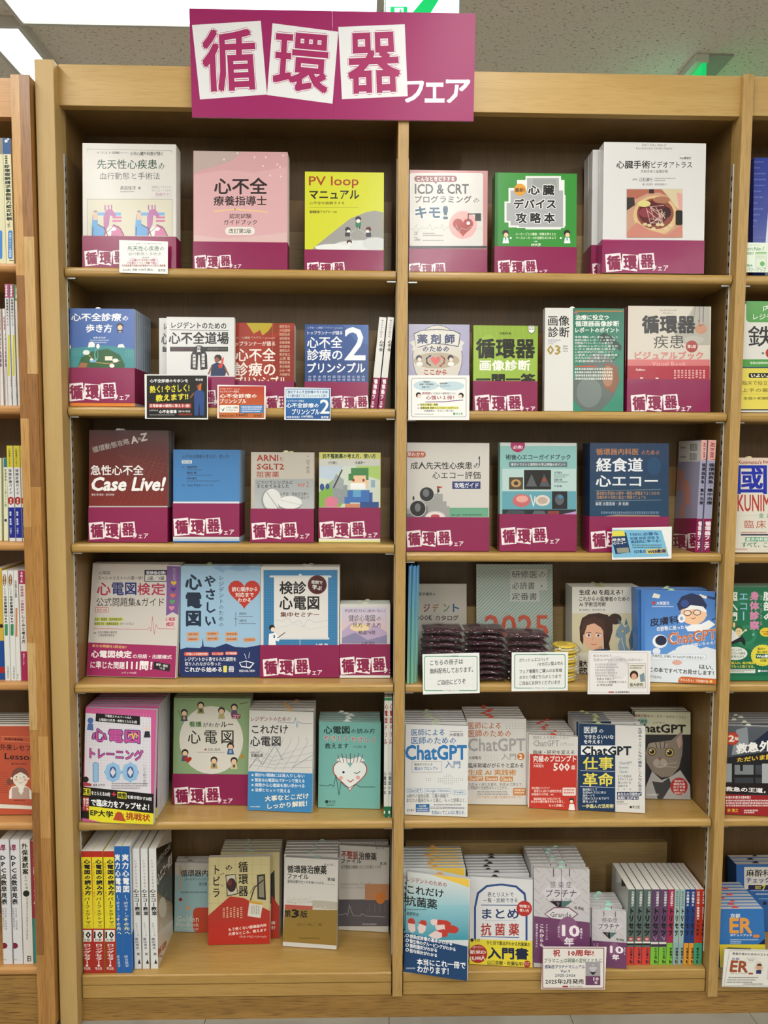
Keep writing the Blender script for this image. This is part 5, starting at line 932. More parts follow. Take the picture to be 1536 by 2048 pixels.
face('sage green book with white circle ringed by little ukiyo-e figures, fifth shelf', VE, Z5, (691, 611, 997, 1036), .013, '#8aa57a', [
    ('E', 845, 780, 128, 136, '#dcd9cf'), *ANI(803, 640, '#8a8a52', '#4a4a30'), *ANI(737, 670, '#3c4a6a', '#c2a05a'), *ANI(937, 648, '#3c5a8a', '#8a3050'), *ANI(740, 830, '#3a4f7c', '#a8301e'), *ANI(856, 860, '#c29a4a', '#31578a'), *ANI(922, 804, '#3a5f96', '#9ab'), *ANI(936, 862, '#d8c9a4', '#6a5a3a'), *ANI(886, 662, '#a8b08a', '#c9a060'),
    ('L', [(712, 660), (724, 690)], 2, '#5a4a32'), ('L', [(960, 636), (990, 630)], 3, '#5a4a32'), ('H', 752, 858, 15, '#a8301e'), ('RR', 926, 676, 962, 694, 5, '#8a2c50'), ('T', 932, 679, 958, 691, 'コツ', '#f0e6ea', .02), ('C', 968, 846, 9, '#b58a3a'),
    ('T', 757, 706, 806, 727, '看護', '#3f7a38', .035), ('T', 812, 710, 880, 728, 'がわか', '#33302c', .01), ('T', 884, 708, 932, 728, 'ルー', '#33302c', .03), ('T', 752, 742, 802, 794, '心', '#25221f', .01), ('T', 818, 742, 868, 794, '電', '#25221f', .01), ('T', 886, 742, 934, 794, '図', '#25221f', .01), ('C', 822, 818, 4, '#a83a2c'), ('T', 832, 812, 882, 824, '白石 拓人', '#333'), ('M', 788, 828, 900, 831, '#888')],
    n=3, band=(914, 696, 966, .95), lean=5, yr=1040, short='sage green figure book', page='#c9c7bc')
face('white and blue book with a creased paper drawing, fifth shelf', VE, Z5, (990, 660, 1247, 1060), .0125, '#d3d2ce', [
    *[('L', [(995+k*34, 900), (1060+k*34, 790), (1075+k*30, 770)], 1.3, '#8f9bab') for k in range(6)], *[('L', [(992, 800+k*26), (1090, 850+k*14), (1250, 800+k*30)], 1.5, '#a5adb8') for k in range(4)], ('L', [(996, 892), (1030, 850), (1050, 880), (1100, 800), (1130, 860)], 1.8, '#5b6b82'), ('L', [(1170, 890), (1250, 840)], 1.5, '#5b6b82'),
    ('T', 1005, 686, 1163, 705, 'レジデントのための', '#8a3430', .01), ('L', [(1110, 708), (1176, 712), (1182, 690), (1188, 730), (1193, 705), (1204, 713), (1248, 714)], 2, '#6b8cae'), ('T', 1008, 721, 1152, 754, 'これだけ', '#2b2c30', .02), ('T', 1002, 766, 1122, 804, '心電図', '#2b2c30', .02), ('M', 1004, 826, 1040, 831, '#777'), ('T', 1004, 834, 1052, 848, '佐藤弘明', '#333', .01),
    ('Q', [(990, 905), (1250, 914), (1247, 1072), (990, 1060)], '#3b84bd'), *[i for k, t in enumerate(('細かい理論には深入りしない', '緊急な心電図はパターンで覚える', '病態から心電図を思い浮かべる', '治療とセットで覚える')) for i in (('C', 1010, 920+20*k, 4, '#d9e4ee'), ('TQ', [(1020, 912+20*k), ((1218, 1218, 1218, 1160)[k], 917+20*k), ((1218, 1218, 1218, 1160)[k], 931+20*k), (1020, 926+20*k)], t, '#e9f0f6', .02))],
    ('TQ', [(1060, 1004), (1234, 992), (1234, 1014), (1060, 1026)], '大事なとこだけ', '#f4f0dc', .03), ('TQ', [(1070, 1034), (1228, 1022), (1228, 1044), (1070, 1056)], 'しっかり解説！', '#f4f0dc', .03), ('M', 1002, 1044, 1040, 1049, '#cfdde8')],
    n=6, lean=6, yr=1071, short='white and blue creased-paper book', slipc=(.62, '#c9a06a'), page='#c9c8c4')
face('turquoise book with a winking heart-shaped face, fifth shelf', VE, Z5, (1272, 705, 1520, 1050), .0115, '#76b3ac', [
    ('T', 1296, 726, 1398, 755, '心電図', '#1c2f33', .035), ('T', 1404, 734, 1500, 754, 'の読み方', '#1c2f33', .015), ('T', 1296, 762, 1392, 784, 'やさしく', '#9a2e2a', .02, '#e9efec', .05), ('T', 1404, 767, 1500, 789, 'やさしく', '#9a2e2a', .02, '#e9efec', .05), ('T', 1300, 793, 1394, 815, '教えます', '#1c2f33', .02), ('T', 1412, 802, 1464, 812, '小竹 康夫／著', '#333'),
    ('H', 1400, 915, 70, '#a33a3a'), ('H', 1400, 914, 66, '#e6ebe9'), ('Q', [(1345, 860), (1362, 850), (1400, 856), (1440, 846), (1460, 862), (1420, 872), (1372, 870)], '#e6ebe9'), *[('L', [(1362+13*k, 870), (1350+17*k, 838-4*(k % 2))], 2.5, '#2b3a4a' if k % 2 else '#a33a3a') for k in range(7)],
    ('E', 1374, 908, 9, 11, '#eef'), ('C', 1374, 909, 5, '#1c2430'), ('L', [(1416, 910), (1428, 914), (1440, 906)], 3, '#1c2430'), ('C', 1364, 932, 8, '#e3a9a0'), ('C', 1432, 930, 8, '#e3a9a0'), ('L', [(1390, 940), (1402, 948), (1414, 938)], 3.5, '#b5352f'), ('L', [(1278, 960), (1310, 964), (1322, 958), (1334, 966), (1344, 920), (1356, 1000), (1364, 948), (1378, 964), (1400, 970), (1422, 956), (1440, 968), (1500, 968)], 2.2, '#26333a'),
    ('C', 1307, 1027, 7, '#1e3a3c'), ('T', 1316, 1020, 1342, 1034, '羊土社', '#1e3a3c', .02), ('M', 1304, 1038, 1340, 1043, '#355')],
    n=6, lean=6, yr=1056, short='turquoise winking heart book', slipc=(.45, '#e3e3df'), page='#bfc6c2')
gs = None
for i in range(2):
    x = 1538+i*20
    r = spineb('green and white drill book spine, %s of the pair by the centre upright' % ('first' if i == 0 else 'second'), VE, Z5, (x, 610, x+17, 1105), .14, '#5a9a6c', '#d7dad4', '#4c8c60', [
        ('R', x-14, 612, x+30, 622, '#2f7a50'), ('V', x+2, 632, x+14, 800, '心電図ドリル', '#9a2c2c' if 1 else '', .03, -4), ('R', x-10, 900, x+20, 1000, '#d7dad4'), ('V', x-3, 905, x+8, 1000, '心電図の本', '#234', .02, -2), ('R', x-20, 1046, x+22, 1106, '#1d6a44'), ('V', x-6, 1060, x+4, 1096, '●×', '#eee', .02)], Y=.03, xb=x-3)
# right bay
face('white paperback with large blue Latin title and grey lamp drawing, fifth shelf', VF, Z5, (82, 716, 334, 1078), .0125, '#dfe0e0', [
    ('T', 110, 736, 242, 763, '医師による', '#2c6ea6', .015), ('T', 110, 768, 288, 796, '医師のための', '#2c6ea6', .015), ('M', 262, 744, 316, 748, '#777'), ('T', 262, 752, 316, 766, '大塚篤司', '#333', .01), ('T', 87, 802, 330, 858, 'ChatGPT', '#2a77b8', .04), ('T', 245, 864, 305, 893, '入門', '#2c6ea6', .005),
    ('R', 110, 864, 232, 911, '#c3c6c8'), ('R', 114, 868, 228, 907, '#dfe0e0'), ('T', 121, 872, 194, 883, '臨床がはかどる', '#333', .01), ('T', 121, 887, 216, 901, '魔法のプロンプト', '#2c6ea6', .02),
    *[('C', 170+8*(k % 19), 920+7*(k//19), 2.2, '#b3b8bb') for k in range(133) if (k//19 == 0 and 9 < k % 19 < 13) or (k//19 in (1, ) and 8 < k % 19 < 14) or (k//19 in (2, 3) and (k % 19 > 5 or k % 19 < 3)) or (k//19 == 4 and 5 < k % 19 < 16) or (k//19 == 5 and 8 < k % 19 < 14)],
    ('RR', 89, 972, 154, 992, 4, '#9db9d4'), ('RR', 91, 974, 152, 990, 3, '#dfe0e0'), ('T', 94, 976, 150, 988, 'ChatGPT', '#2c6ea6', .01), ('RR', 161, 974, 269, 995, 4, '#9db9d4'), ('RR', 163, 976, 267, 993, 3, '#dfe0e0'), ('T', 167, 978, 263, 991, 'Google Chrome', '#2c6ea6', .01), ('RR', 274, 980, 326, 999, 4, '#9db9d4'), ('RR', 276, 982, 324, 997, 3, '#dfe0e0'), ('T', 281, 984, 320, 995, 'DeepL', '#2c6ea6', .01),
    ('T', 91, 996, 262, 1012, 'AI時代の医師必携，三種の神器で，', '#333'), ('T', 90, 1012, 328, 1030, 'あなたの臨床がもっと楽に，もっと効率よく．', '#333'), ('R', 127, 1036, 182, 1068, '#2c6ea6'), ('T', 140, 1040, 168, 1048, 'Web付録', '#eee', .02), ('M', 131, 1051, 178, 1057, '#dde'), ('M', 131, 1060, 178, 1065, '#dde'), ('M', 200, 1036, 310, 1042, '#777'), ('L', [(184, 1046), (328, 1052)], 1, '#2c6ea6'), ('M', 186, 1050, 322, 1056, '#777'), ('T', 190, 1062, 324, 1078, '生成AIってこんなに使える．', '#2c6ea6', .02), ('T', 92, 1056, 120, 1066, '医学書院', '#333')],
    n=8, lean=6, yr=1088, short='white book with blue Latin title', slipc=(.48, '#b8c4a0'), page='#c6c8ca')
face('white book with grey Latin title, orange headings and a round orange 2, fifth shelf', VF, Z5, (328, 692, 568, 1036), .0125, '#dad8d5', [
    ('T', 337, 709, 467, 736, '医師による', '#c06a3c', .015), ('T', 337, 740, 508, 768, '医師のための', '#c06a3c', .015), *[('C', 491+12*(k % 7), 716+9*(k//7), 1.8, '#a9aaa9') for k in range(21)], ('T', 337, 774, 564, 824, 'ChatGPT', '#a5a6a7', .03), ('T', 471, 834, 528, 860, '入門', '#8c8d8f'), ('C', 547, 846, 15, '#c87a34'), ('T', 541, 837, 553, 855, '2', '#f4ece2', .04), ('T', 339, 845, 388, 858, '大塚篤司', '#333', .01), *[('C', 405+12*(k % 5), 842+9*(k//5), 1.6, '#a9aaa9') for k in range(15)],
    ('T', 337, 872, 558, 892, '臨床現場ががらりと変わる', '#2b2b2b', .015), ('T', 337, 898, 528, 922, '生成 AI 実践術', '#c98a3c', .03), ('R', 336, 925, 396, 944, '#cc8c54'), ('T', 340, 928, 392, 941, 'ChatGPT', '#f3e9dc', .02), ('R', 404, 925, 456, 944, '#cc8c54'), ('T', 408, 928, 452, 941, 'Gemini', '#f3e9dc', .02), ('R', 464, 926, 516, 946, '#cc8c54'), ('T', 468, 929, 512, 943, 'Claude', '#f3e9dc', .02),
    ('T', 337, 951, 555, 964, '生成 AI の次なる進化、生成 AI 三銃士で、', '#444'), ('T', 337, 964, 496, 978, '日常臨床の生産性はもっと上がる．', '#444'), ('RR', 516, 972, 568, 1002, 4, '#cc8c54'), ('M', 522, 977, 562, 983, '#f3e9dc'), ('M', 522, 988, 562, 994, '#f3e9dc'), ('M', 372, 984, 490, 990, '#888'), ('M', 372, 994, 500, 1000, '#888'), ('T', 370, 1003, 552, 1014, 'これであなたも真の生成AIマスターに．', '#c98a3c', .01)],
    n=7, lean=6, short='white book with orange headings', slipc=(.42, '#c9553a'), page='#c9c4be', yr=1040)
face('white and red book about five hundred prompts, fifth shelf', VF, Z5, (576, 757, 773, 1050), .0125, '#d9d6d2', [
    ('T', 597, 763, 740, 777, '医師による医師のための', '#8b8b8b', .005), ('T', 597, 781, 700, 805, 'ChatGPT', '#9a9b9c', .02), ('T', 704, 790, 730, 803, '入門', '#9a9b9c'), ('R', 733, 793, 762, 804, '#cfccc8'), ('T', 597, 821, 762, 838, '臨床・研究を変える', '#33302e', .01), ('Q', [(584, 836), (773, 842), (771, 1062), (580, 1050)], '#c3372f'), ('T', 597, 843, 768, 868, '究極のプロンプト', '#f3ebe6', .035), ('M', 597, 872, 634, 876, '#eaa'), ('T', 597, 878, 638, 890, '大塚篤司', '#f3e4de', .01), ('T', 678, 873, 742, 903, '500', '#f3ebe6', .03), ('T', 748, 882, 764, 898, '選', '#f3ebe6', .02),
    ('T', 590, 967, 662, 977, '有用な検査のリストアップ', '#f6ddd4', .02), ('T', 600, 979, 710, 990, '患者さん向けの説明文作成', '#f6ddd4', .02), ('T', 590, 992, 680, 1002, '英語論文の作成…etc.', '#f6ddd4', .02), ('RR', 714, 970, 767, 1003, 4, '#ecd9d2'), ('M', 720, 976, 761, 982, '#c3372f'), ('M', 720, 988, 761, 994, '#c3372f'), ('RR', 596, 1008, 708, 1028, 5, '#cf5a4e'), ('T', 600, 1011, 704, 1020, '最短距離の指示（プロンプト）で', '#f6e4dc', .02), ('T', 588, 1021, 722, 1032, 'あなたの望む答えをもっと早く，', '#f6e4dc', .03), ('T', 660, 1036, 722, 1047, 'もっと的確に．', '#f6e4dc', .03), ('C', 750, 1022, 10, '#2a2524'), ('C', 750, 1026, 7, '#efd2bf'), ('Q', [(738, 1060), (742, 1036), (760, 1036), (764, 1062)], '#f2f2f0')],
    n=8, lean=6, yr=1062, short='white and red prompt book', slipc=(.5, '#c4432f'), page='#cbc6c2')
face('navy and white book with yellow kanji title, fifth shelf', VF, Z5, (778, 714, 1044, 1060), .0125, '#dbdad7', [
    ('Q', [(778, 714), (925, 719), (925, 1068), (778, 1060)], '#14365c'), ('T', 800, 726, 852, 753, '医師', '#eef2f4', .02), ('T', 860, 736, 878, 752, 'の', '#eef2f4', .01), ('T', 800, 760, 918, 776, 'できたらいいな', '#eef2f4', .03), ('T', 800, 779, 872, 795, 'を叶える！', '#eef2f4', .03), ('R', 788, 802, 925, 839, '#eef0f0'), ('T', 793, 806, 988, 840, 'ChatGPT', '#14202e', .045), ('T', 797, 848, 916, 898, '仕事', '#e6d95c', .03), ('L', [(785, 902), (922, 906)], 1.6, '#dde'), ('T', 797, 912, 916, 964, '革命', '#e6d95c', .03), ('L', [(785, 966), (922, 970)], 1.6, '#dde'),
    *[('T', 795, 973+12*k, (852, 888, 842, 900, 852)[k], 983+12*k, t, '#dfe7ee', .02) for k, t in enumerate(('臨床医にして', '生成AIのプロに学ぶ', '指先一つで', '日常のコストを下げて', '質を上げる'))], ('T', 792, 1036, 918, 1052, '一歩進んだ活用術', '#e6e2a0', .03),
    ('V', 1016, 730, 1032, 1010, '生成AIってこんなに簡単！こんなに役立つ！', '#33465c', .02), *[i for k, t in enumerate(('ChatGPT', 'Gemini', 'Claude')) for i in (('R', 936, 864+17*k, (996, 980, 978)[k], 880+17*k, '#b9c3cc'), ('R', 937, 865+17*k, (995, 979, 977)[k], 879+17*k, '#e0e0dd'), ('T', 940, 867+17*k, (992, 976, 974)[k], 877+17*k, t, '#25415f', .01))],
    *[('T', 935, 920+13*k, (990, 994, 988, 974)[k], 930+13*k, t, '#333', .01) for k, t in enumerate(('などの生成AIを', 'まずやってみる', '使い分ける', '応用する'))], *[('C', 937+24*k, 977, 3, '#8ca0b2') for k in range(3)], ('R', 932, 988, 1030, 1003, '#17304e'), ('T', 935, 990, 1027, 1001, 'あなたの可能性が', '#eef', .03), ('R', 932, 1005, 1018, 1019, '#17304e'), ('T', 935, 1007, 1015, 1018, '無限に広がる!!', '#eef', .03), ('T', 930, 1022, 960, 1031, '白石達也', '#333', .01), ('M', 930, 1034, 974, 1037, '#888'), ('C', 987, 1048, 5, '#333'), ('T', 993, 1042, 1024, 1054, '羊土社', '#333', .03)],
    n=7, lean=6, yr=1073, short='navy and yellow-kanji book', slipc=(.3, '#b9c08a'), page='#c6c6c3')
face('dark book with a grey tabby cat in a white coat, back of fifth shelf', VF, Z5, (985, 666, 1226, 1015), .012, '#26262a', [
    ('R', 985, 666, 1226, 758, '#c3c2a8'), ('TQ', [(1002, 676), (1206, 684), (1206, 694), (1002, 688)], '実践可能なユースケースがたくさん！', '#6a3030', .02), ('E', 1034, 706, 24, 14, '#8fb3a8'), ('T', 1014, 698, 1052, 712, '医療者', '#2a4a40', .02), ('T', 1076, 706, 1124, 716, 'のための', '#4a4a40'), ('TQ', [(1040, 716), (1206, 720), (1206, 752), (1040, 748)], 'hatGPT', '#1b1b1b', .04),
    ('G', 985, 758, 1226, 1015, '#2a2a2e', '#1b1a1e'), ('Q', [(1046, 830), (1056, 800), (1080, 790), (1150, 780), (1190, 745), (1196, 790), (1192, 840), (1180, 890), (1150, 925), (1110, 930), (1072, 905), (1050, 870)], '#84796e'), ('Q', [(1168, 780), (1190, 752), (1190, 800), (1180, 815)], '#b5968a'), ('E', 1096, 800, 40, 12, '#9a8f82'), ('L', [(1086, 790), (1092, 812)], 4, '#4f463f'), ('L', [(1104, 786), (1106, 812)], 4, '#4f463f'), ('L', [(1124, 786), (1120, 812)], 4, '#4f463f'),
    ('C', 1072, 826, 17, '#3a342e'), ('C', 1072, 826, 14, '#b9a25c'), ('C', 1072, 826, 9, '#16140f'), ('C', 1142, 830, 19, '#3a342e'), ('C', 1142, 830, 16, '#b9a25c'), ('C', 1142, 830, 10, '#16140f'), ('C', 1068, 822, 3, '#eee'), ('C', 1137, 825, 3, '#eee'), ('E', 1104, 872, 28, 20, '#a89e94'), ('Q', [(1094, 852), (1112, 852), (1103, 864)], '#8a5a50'), ('L', [(1103, 864), (1103, 878), (1094, 884)], 1.6, '#4a403a'), ('L', [(1103, 878), (1112, 884)], 1.6, '#4a403a'), ('L', [(1120, 878), (1170, 870)], 1, '#ddd'), ('L', [(1120, 884), (1168, 890)], 1, '#ddd'),
    ('Q', [(1046, 970), (1072, 905), (1110, 940), (1150, 925), (1185, 900), (1224, 960), (1226, 1018), (1046, 1014)], '#a9a7a6'), ('Q', [(1095, 1015), (1072, 945), (1112, 950), (1140, 930), (1150, 960), (1115, 1015)], '#3a3a3e'), ('C', 1180, 965, 35, '#a83030'), *[('T', 1158+4*(k in (0, 4)), 940+12*k, 1204-4*(k in (0, 4)), 949+12*k, t, '#f3dede', .02) for k, t in enumerate(('面倒な', '事務作業', '自己学習', '研究･論文', '作成にも'))], ('T', 1050, 994, 1098, 1003, '日本医事新報社', '#ddd', .01)],
    n=3, lean=5, yr=1018, short='tabby cat book', page='#b9b6a8', Y=None)

# ================================================================ bottom row
YS = None
for i, (x, w, xb) in enumerate(((320, 42, 332), (367, 41, 376), (413, 42, 419))):
    spineb('yellow and red spine, %s of the three at the left end of the bottom shelf' % ('first', 'second', 'third')[i], VG, Z6, (x, 205, x+w, 689), .130, '#e3cf2c', '#a82a22', '#e3dcc0', [
        ('R', x-4, 206, x+w+12, 232, '#b5281f'), ('Q', [(x-2, 228), (x+w+2, 228), (x+w+11, 514), (x+6, 514)], '#e6d62a'), ('V', x+14, 236, x+w-2, 382, '心電図の読み方', '#1c1c20', .04, 6), ('V', x+16, 388, x+w-2, 512, 'パーフェクトマニ', '#1c1c20', .02, 6), ('V', x+3, 250, x+11, 470, '理論と波形パターンで徹底トレーニング!', '#a8452c', 0, 6), ('R', x+6, 520, x+w+4, 566, '#e9e9e6'), ('T', x+10, 527, x+w, 552, '10', '#151515', .04), ('T', x+12, 555, x+w-2, 564, '万部', '#222', .02), ('V', x+14, 574, x+w+2, 656, 'ロングセラー', '#f2e6e4', .03), ('T', x+14, 668, x+w, 679, '羊土社', '#f2e6e4', .03), ('C', x+28, 662, 5, '#f2e6e4')],
        Y=.020, xb=xb)
for i, (x, w, xb) in enumerate(((457, 27, 464), (486, 32, 495))):
    spineb('blue spine with white title, %s of the two on the bottom shelf' % ('left', 'right')[i], VG, Z6, (x, 185, x+w, 688), .130, '#e0e4e8', '#1d62ae', '#dfe3e6', [
        ('V', x+1, 215, x+w-4, 372, '実力心電図', '#f0f3f6', .03, 5), ('V', x+6, 380, x+w-8, 470, '―「読める」の', '#dfe7ef', 0, 7), ('V', x+6, 470, x+w-4, 540, 'その先へ', '#f3f0b0', .02, 7), ('V', x+10, 620, x+w-6, 670, '総合医学', '#dfe7ef', 0, 5)],
        Y=.020, xb=xb, fitems=None if i == 0 else [('G', 505, 120, 640, 690, '#d9dde0', '#cfd6dc'), ('Q', [(518, 560), (540, 500), (544, 690), (516, 700)], '#1d62ae')])
for i, (x, w, xb) in enumerate(((529, 32, 548), (562, 31, 577), (595, 33, 602))):
    spineb('slim white echo book spine, %s of the three on the bottom shelf' % ('first', 'second', 'third')[i], VG, Z6, (x, 195, x+w-4, 657), .140, '#d8d2c6', '#dedfdf', '#d8d8d6', [
        ('V', x+7, 236, x+17, 352, 'レジデントのための', '#8a5a56', .01, 6), ('V', x+4, 355, x+w-6, 462, '心エコー教室', '#1c1c1e', .03, 8), ('V', x+12, 490, x+w-13, 545, '経胸壁心エコー図', '#777', 0, 8), ('V', x+10, 550, x+w-8, 622, '藤田雅史 著', '#333', .01, 8), ('Q', [(x+22, 655), (x+28, 636), (x+34, 655)], '#222')],
        Y=.034, xb=xb, fitems=None if i < 2 else [('G', 622, 130, 705, 420, '#1f1a18', '#4a3c24'), ('G', 622, 380, 705, 560, '#8a6a2a', '#d8cfc0'), ('Q', [(622, 660), (622, 540), (700, 470), (700, 600)], '#ddd9d0'), *[('L', [(640, 430), (640+40*math.cos(a), 430+90*math.sin(a))], 2.5, '#d9a84a') for a in [k*.55 for k in range(12)]], ('E', 650, 430, 16, 42, '#d8d2c0'), ('TQ', [(630, 235), (682, 165), (682, 195), (630, 262)], 'レジデントのための', '#e6e2da', .02), ('TQ', [(628, 300), (690, 200), (690, 250), (628, 345)], '心エコー教室', '#f0ece4', .04), ('TQ', [(628, 600), (665, 560), (665, 585), (628, 630)], '基礎', '#b5482c', .03), ('M', 632, 620, 670, 628, '#b5482c')])
face('pale blue handbook with a red shape, at the back of the bottom shelf', VG, Z6, (697, 250, 860, 526), .016, '#8fb0b6', [
    ('R', 697, 250, 860, 300, '#b9b6ae'), ('R', 716, 262, 724, 360, '#b9a07e'), ('T', 723, 279, 832, 306, '循環器内', '#26292b', .02), ('T', 738, 311, 836, 322, 'ゴールデンハンドブ', '#2b2e30', .01), ('T', 796, 330, 828, 343, '改訂第', '#2b2e30', .01), ('M', 723, 366, 832, 372, '#566'), ('RR', 772, 430, 860, 530, 20, '#b5402c'), ('E', 752, 432, 9, 7, '#c9a06a'), ('C', 722, 398, 7, '#8a2c20'), ('T', 707, 464, 795, 487, 'Golden', '#cfd0bd', -.01), ('T', 707, 488, 795, 507, 'Handbook', '#cfd0bd', 0), ('T', 707, 510, 795, 521, 'of Cardiology', '#cfd0bd', 0)],
    n=2, lean=5, short='pale blue handbook', yr=530, slipc=(.35, '#77736c'))
TOB = [('Q', [(833, 230), (1082, 228), (1080, 482), (833, 482)], '#cbbf8e'), *[('L', [(840+34*k, 232), (838+34*k, 480)], 1, '#a3986c') for k in range(8)], *[('L', [(833, 262+38*k), (1082, 258+38*k)], 1, '#a3986c') for k in range(6)],
    ('Q', [(920, 385), (975, 392), (1082, 445), (1082, 482), (833, 482), (833, 462)], '#b03328'), ('V', 953, 244, 993, 388, '循環器', '#26241e', .02), ('V', 899, 256, 932, 285, 'の', '#26241e', .02), ('V', 848, 256, 882, 394, 'トビラ', '#26241e', .02), ('Q', [(902, 300), (942, 296), (952, 376), (908, 386)], '#17191b'), ('Q', [(905, 303), (940, 299), (949, 373), (911, 382)], '#c9c4b2'), ('E', 926, 340, 19, 28, '#3a2224'), ('E', 920, 330, 9, 14, '#6a2c2c'),
    ('Q', [(1028, 300), (1060, 296), (1064, 400), (1030, 396)], '#2b2a26'), ('Q', [(1034, 306), (1054, 303), (1057, 390), (1036, 388)], '#8c8672'), ('L', [(1002, 400), (1018, 350), (1052, 320)], 5, '#2b2a26'), ('L', [(1000, 372), (1020, 338)], 2, '#2b2a26'), ('L', [(880, 300), (896, 292)], 2, '#333'), ('L', [(884, 340), (893, 346)], 2, '#333'), ('Q', [(998, 402), (1052, 410), (1042, 472), (990, 464)], '#d9d6cc'), ('Q', [(998, 402), (1052, 410), (1050, 420), (996, 412)], '#cfa23a'), *[('M', 1006+9*k, 422, 1010+9*k, 456, '#555') for k in range(4)], *[('M', 892+14*k, 432-4*(k % 2), 899+14*k, 472, '#e0c9a8') for k in range(6)],
    ('R', 833, 482, 1083, 582, '#b72d25'), ('TQ', [(914, 512), (1066, 494), (1066, 506), (914, 526)], 'もう怖くない循環器内科', '#f3e2da', .03), ('TQ', [(914, 530), (1066, 513), (1066, 525), (914, 543)], '大事なところ、教えます', '#f3e2da', .03), ('T', 958, 541, 1066, 551, 'メディカル・サイエンス・インターナショナル', '#f3e2da', .01)]
face('beige book with cut-out doors and a red lower band, bottom shelf', VG, Z6, (833, 230, 1079, 580), .0125, '#cbbf8e', TOB, lean=5, short='beige doors book', yr=574)
face('copy of the beige doors book, its right edge showing behind the front one', VG, Z6, (880, 208, 1116, 552), .0125, '#bcb084', [('R', 1000, 208, 1120, 470, '#bfb283'), ('Q', [(1080, 300), (1098, 280), (1100, 410), (1080, 415)], '#2b2a26'), ('Q', [(1086, 380), (1120, 430), (1120, 552), (1080, 552)], '#a82e24'), ('T', 1086, 484, 1101, 498, '内科', '#f3e2da', .03), ('T', 1086, 504, 1101, 518, 'ます', '#f3e2da', .03)], n=5, lean=5, short='rear beige doors book', slipc=(.5, '#8fa39c'), page='#bdbab2')
face('white and mustard drug book with pale script and large edition number, bottom shelf', VG, Z6, (1131, 228, 1346, 584), .014, '#d2cfca', [
    ('TQ', [(1150, 262), (1306, 262), (1306, 298), (1150, 290)], '循環器治療薬', '#1c1c1c', .035), ('TQ', [(1150, 294), (1234, 298), (1234, 318), (1150, 314)], 'ファイル', '#1c1c1c', .03), ('TQ', [(1310, 310), (1340, 311), (1340, 325), (1310, 323)], '第3版', '#222', .03), ('L', [(1150, 318), (1340, 340)], 1, '#666'), ('TQ', [(1150, 320), (1294, 326), (1294, 338), (1150, 332)], '薬物治療のセンスを身につける', '#333', .01), ('T', 1296, 254, 1340, 264, '著 村川裕二', '#666'), ('T', 1148, 388, 1248, 404, 'Cardiovascular D', '#b9b4a8'), ('T', 1248, 390, 1320, 408, 'rug File', '#d6d2ca'), ('T', 1148, 404, 1280, 416, 'Making Sense of Medical', '#a09c92'),
    ('Q', [(1250, 400), (1352, 408), (1350, 440), (1248, 432)], '#b3ada0'), ('Q', [(1140, 418), (1250, 424), (1250, 442), (1139, 436)], '#b5564a'), ('Q', [(1139, 436), (1350, 440), (1346, 582), (1131, 566)], '#907434'), ('L', [(1256, 436), (1262, 424), (1270, 440), (1280, 428), (1290, 438), (1300, 426), (1310, 440), (1348, 436)], 1.4, '#dcd6c8'), ('T', 1138, 440, 1163, 468, '第', '#201c14', .03), ('T', 1168, 438, 1196, 470, '3', '#201c14', .05), ('T', 1202, 443, 1229, 470, '版', '#201c14', .03), ('T', 1188, 492, 1288, 504, '村川 裕二 著', '#5c4a1e'), ('M', 1196, 550, 1280, 556, '#5c4a1e')],
    n=9, lean=8, yr=598, tlx=1141, short='white and mustard drug book', slipc=(.6, '#8fa39c'), page='#c2c2c2')
face('grey and orange rhythm drug book, against the centre upright on the bottom shelf', VG, Z6, (1353, 180, 1558, 518), .015, '#c6c2bd', [
    ('G', 1353, 398, 1562, 522, '#56545c', '#5a5860'), ('TQ', [(1366, 202), (1432, 206), (1432, 238), (1366, 232)], '不整脈', '#8a2a20', .035), ('TQ', [(1436, 207), (1506, 212), (1506, 242), (1436, 238)], '治療薬', '#33302e', .035), ('T', 1364, 236, 1446, 254, 'ファイル', '#33302e', .03), ('T', 1364, 260, 1524, 276, '抗不整脈治療薬のセンスを身につける', '#55504c', .01), ('T', 1502, 188, 1545, 198, '著 村川裕二', '#666'), ('T', 1520, 248, 1546, 260, '第2版', '#444', .02), ('T', 1363, 330, 1488, 346, 'Antiarrhythmic Drug File', '#8c8780'), ('T', 1363, 346, 1460, 356, 'Making Sense of Medical', '#8c8780'), ('R', 1460, 336, 1562, 400, '#b9835c'), ('E', 1522, 392, 20, 24, '#c9782c'), ('L', [(1470, 440), (1470, 460)], 1.6, '#7a6a50'), ('L', [(1353, 458), (1368, 460), (1382, 452), (1390, 462), (1398, 420), (1404, 440), (1412, 462), (1440, 464), (1450, 454), (1462, 464), (1540, 468)], 1.6, '#b5b3ba'), *[('L', [(1478+20*k, 415), (1480+20*k, 448)], 1.4, '#96785a') for k in range(5)], ('R', 1353, 505, 1562, 524, '#cdcac4'), ('M', 1448, 494, 1510, 500, '#aaa')],
    n=4, lean=5, yr=530, short='grey and orange drug book', page='#b6b4b0')
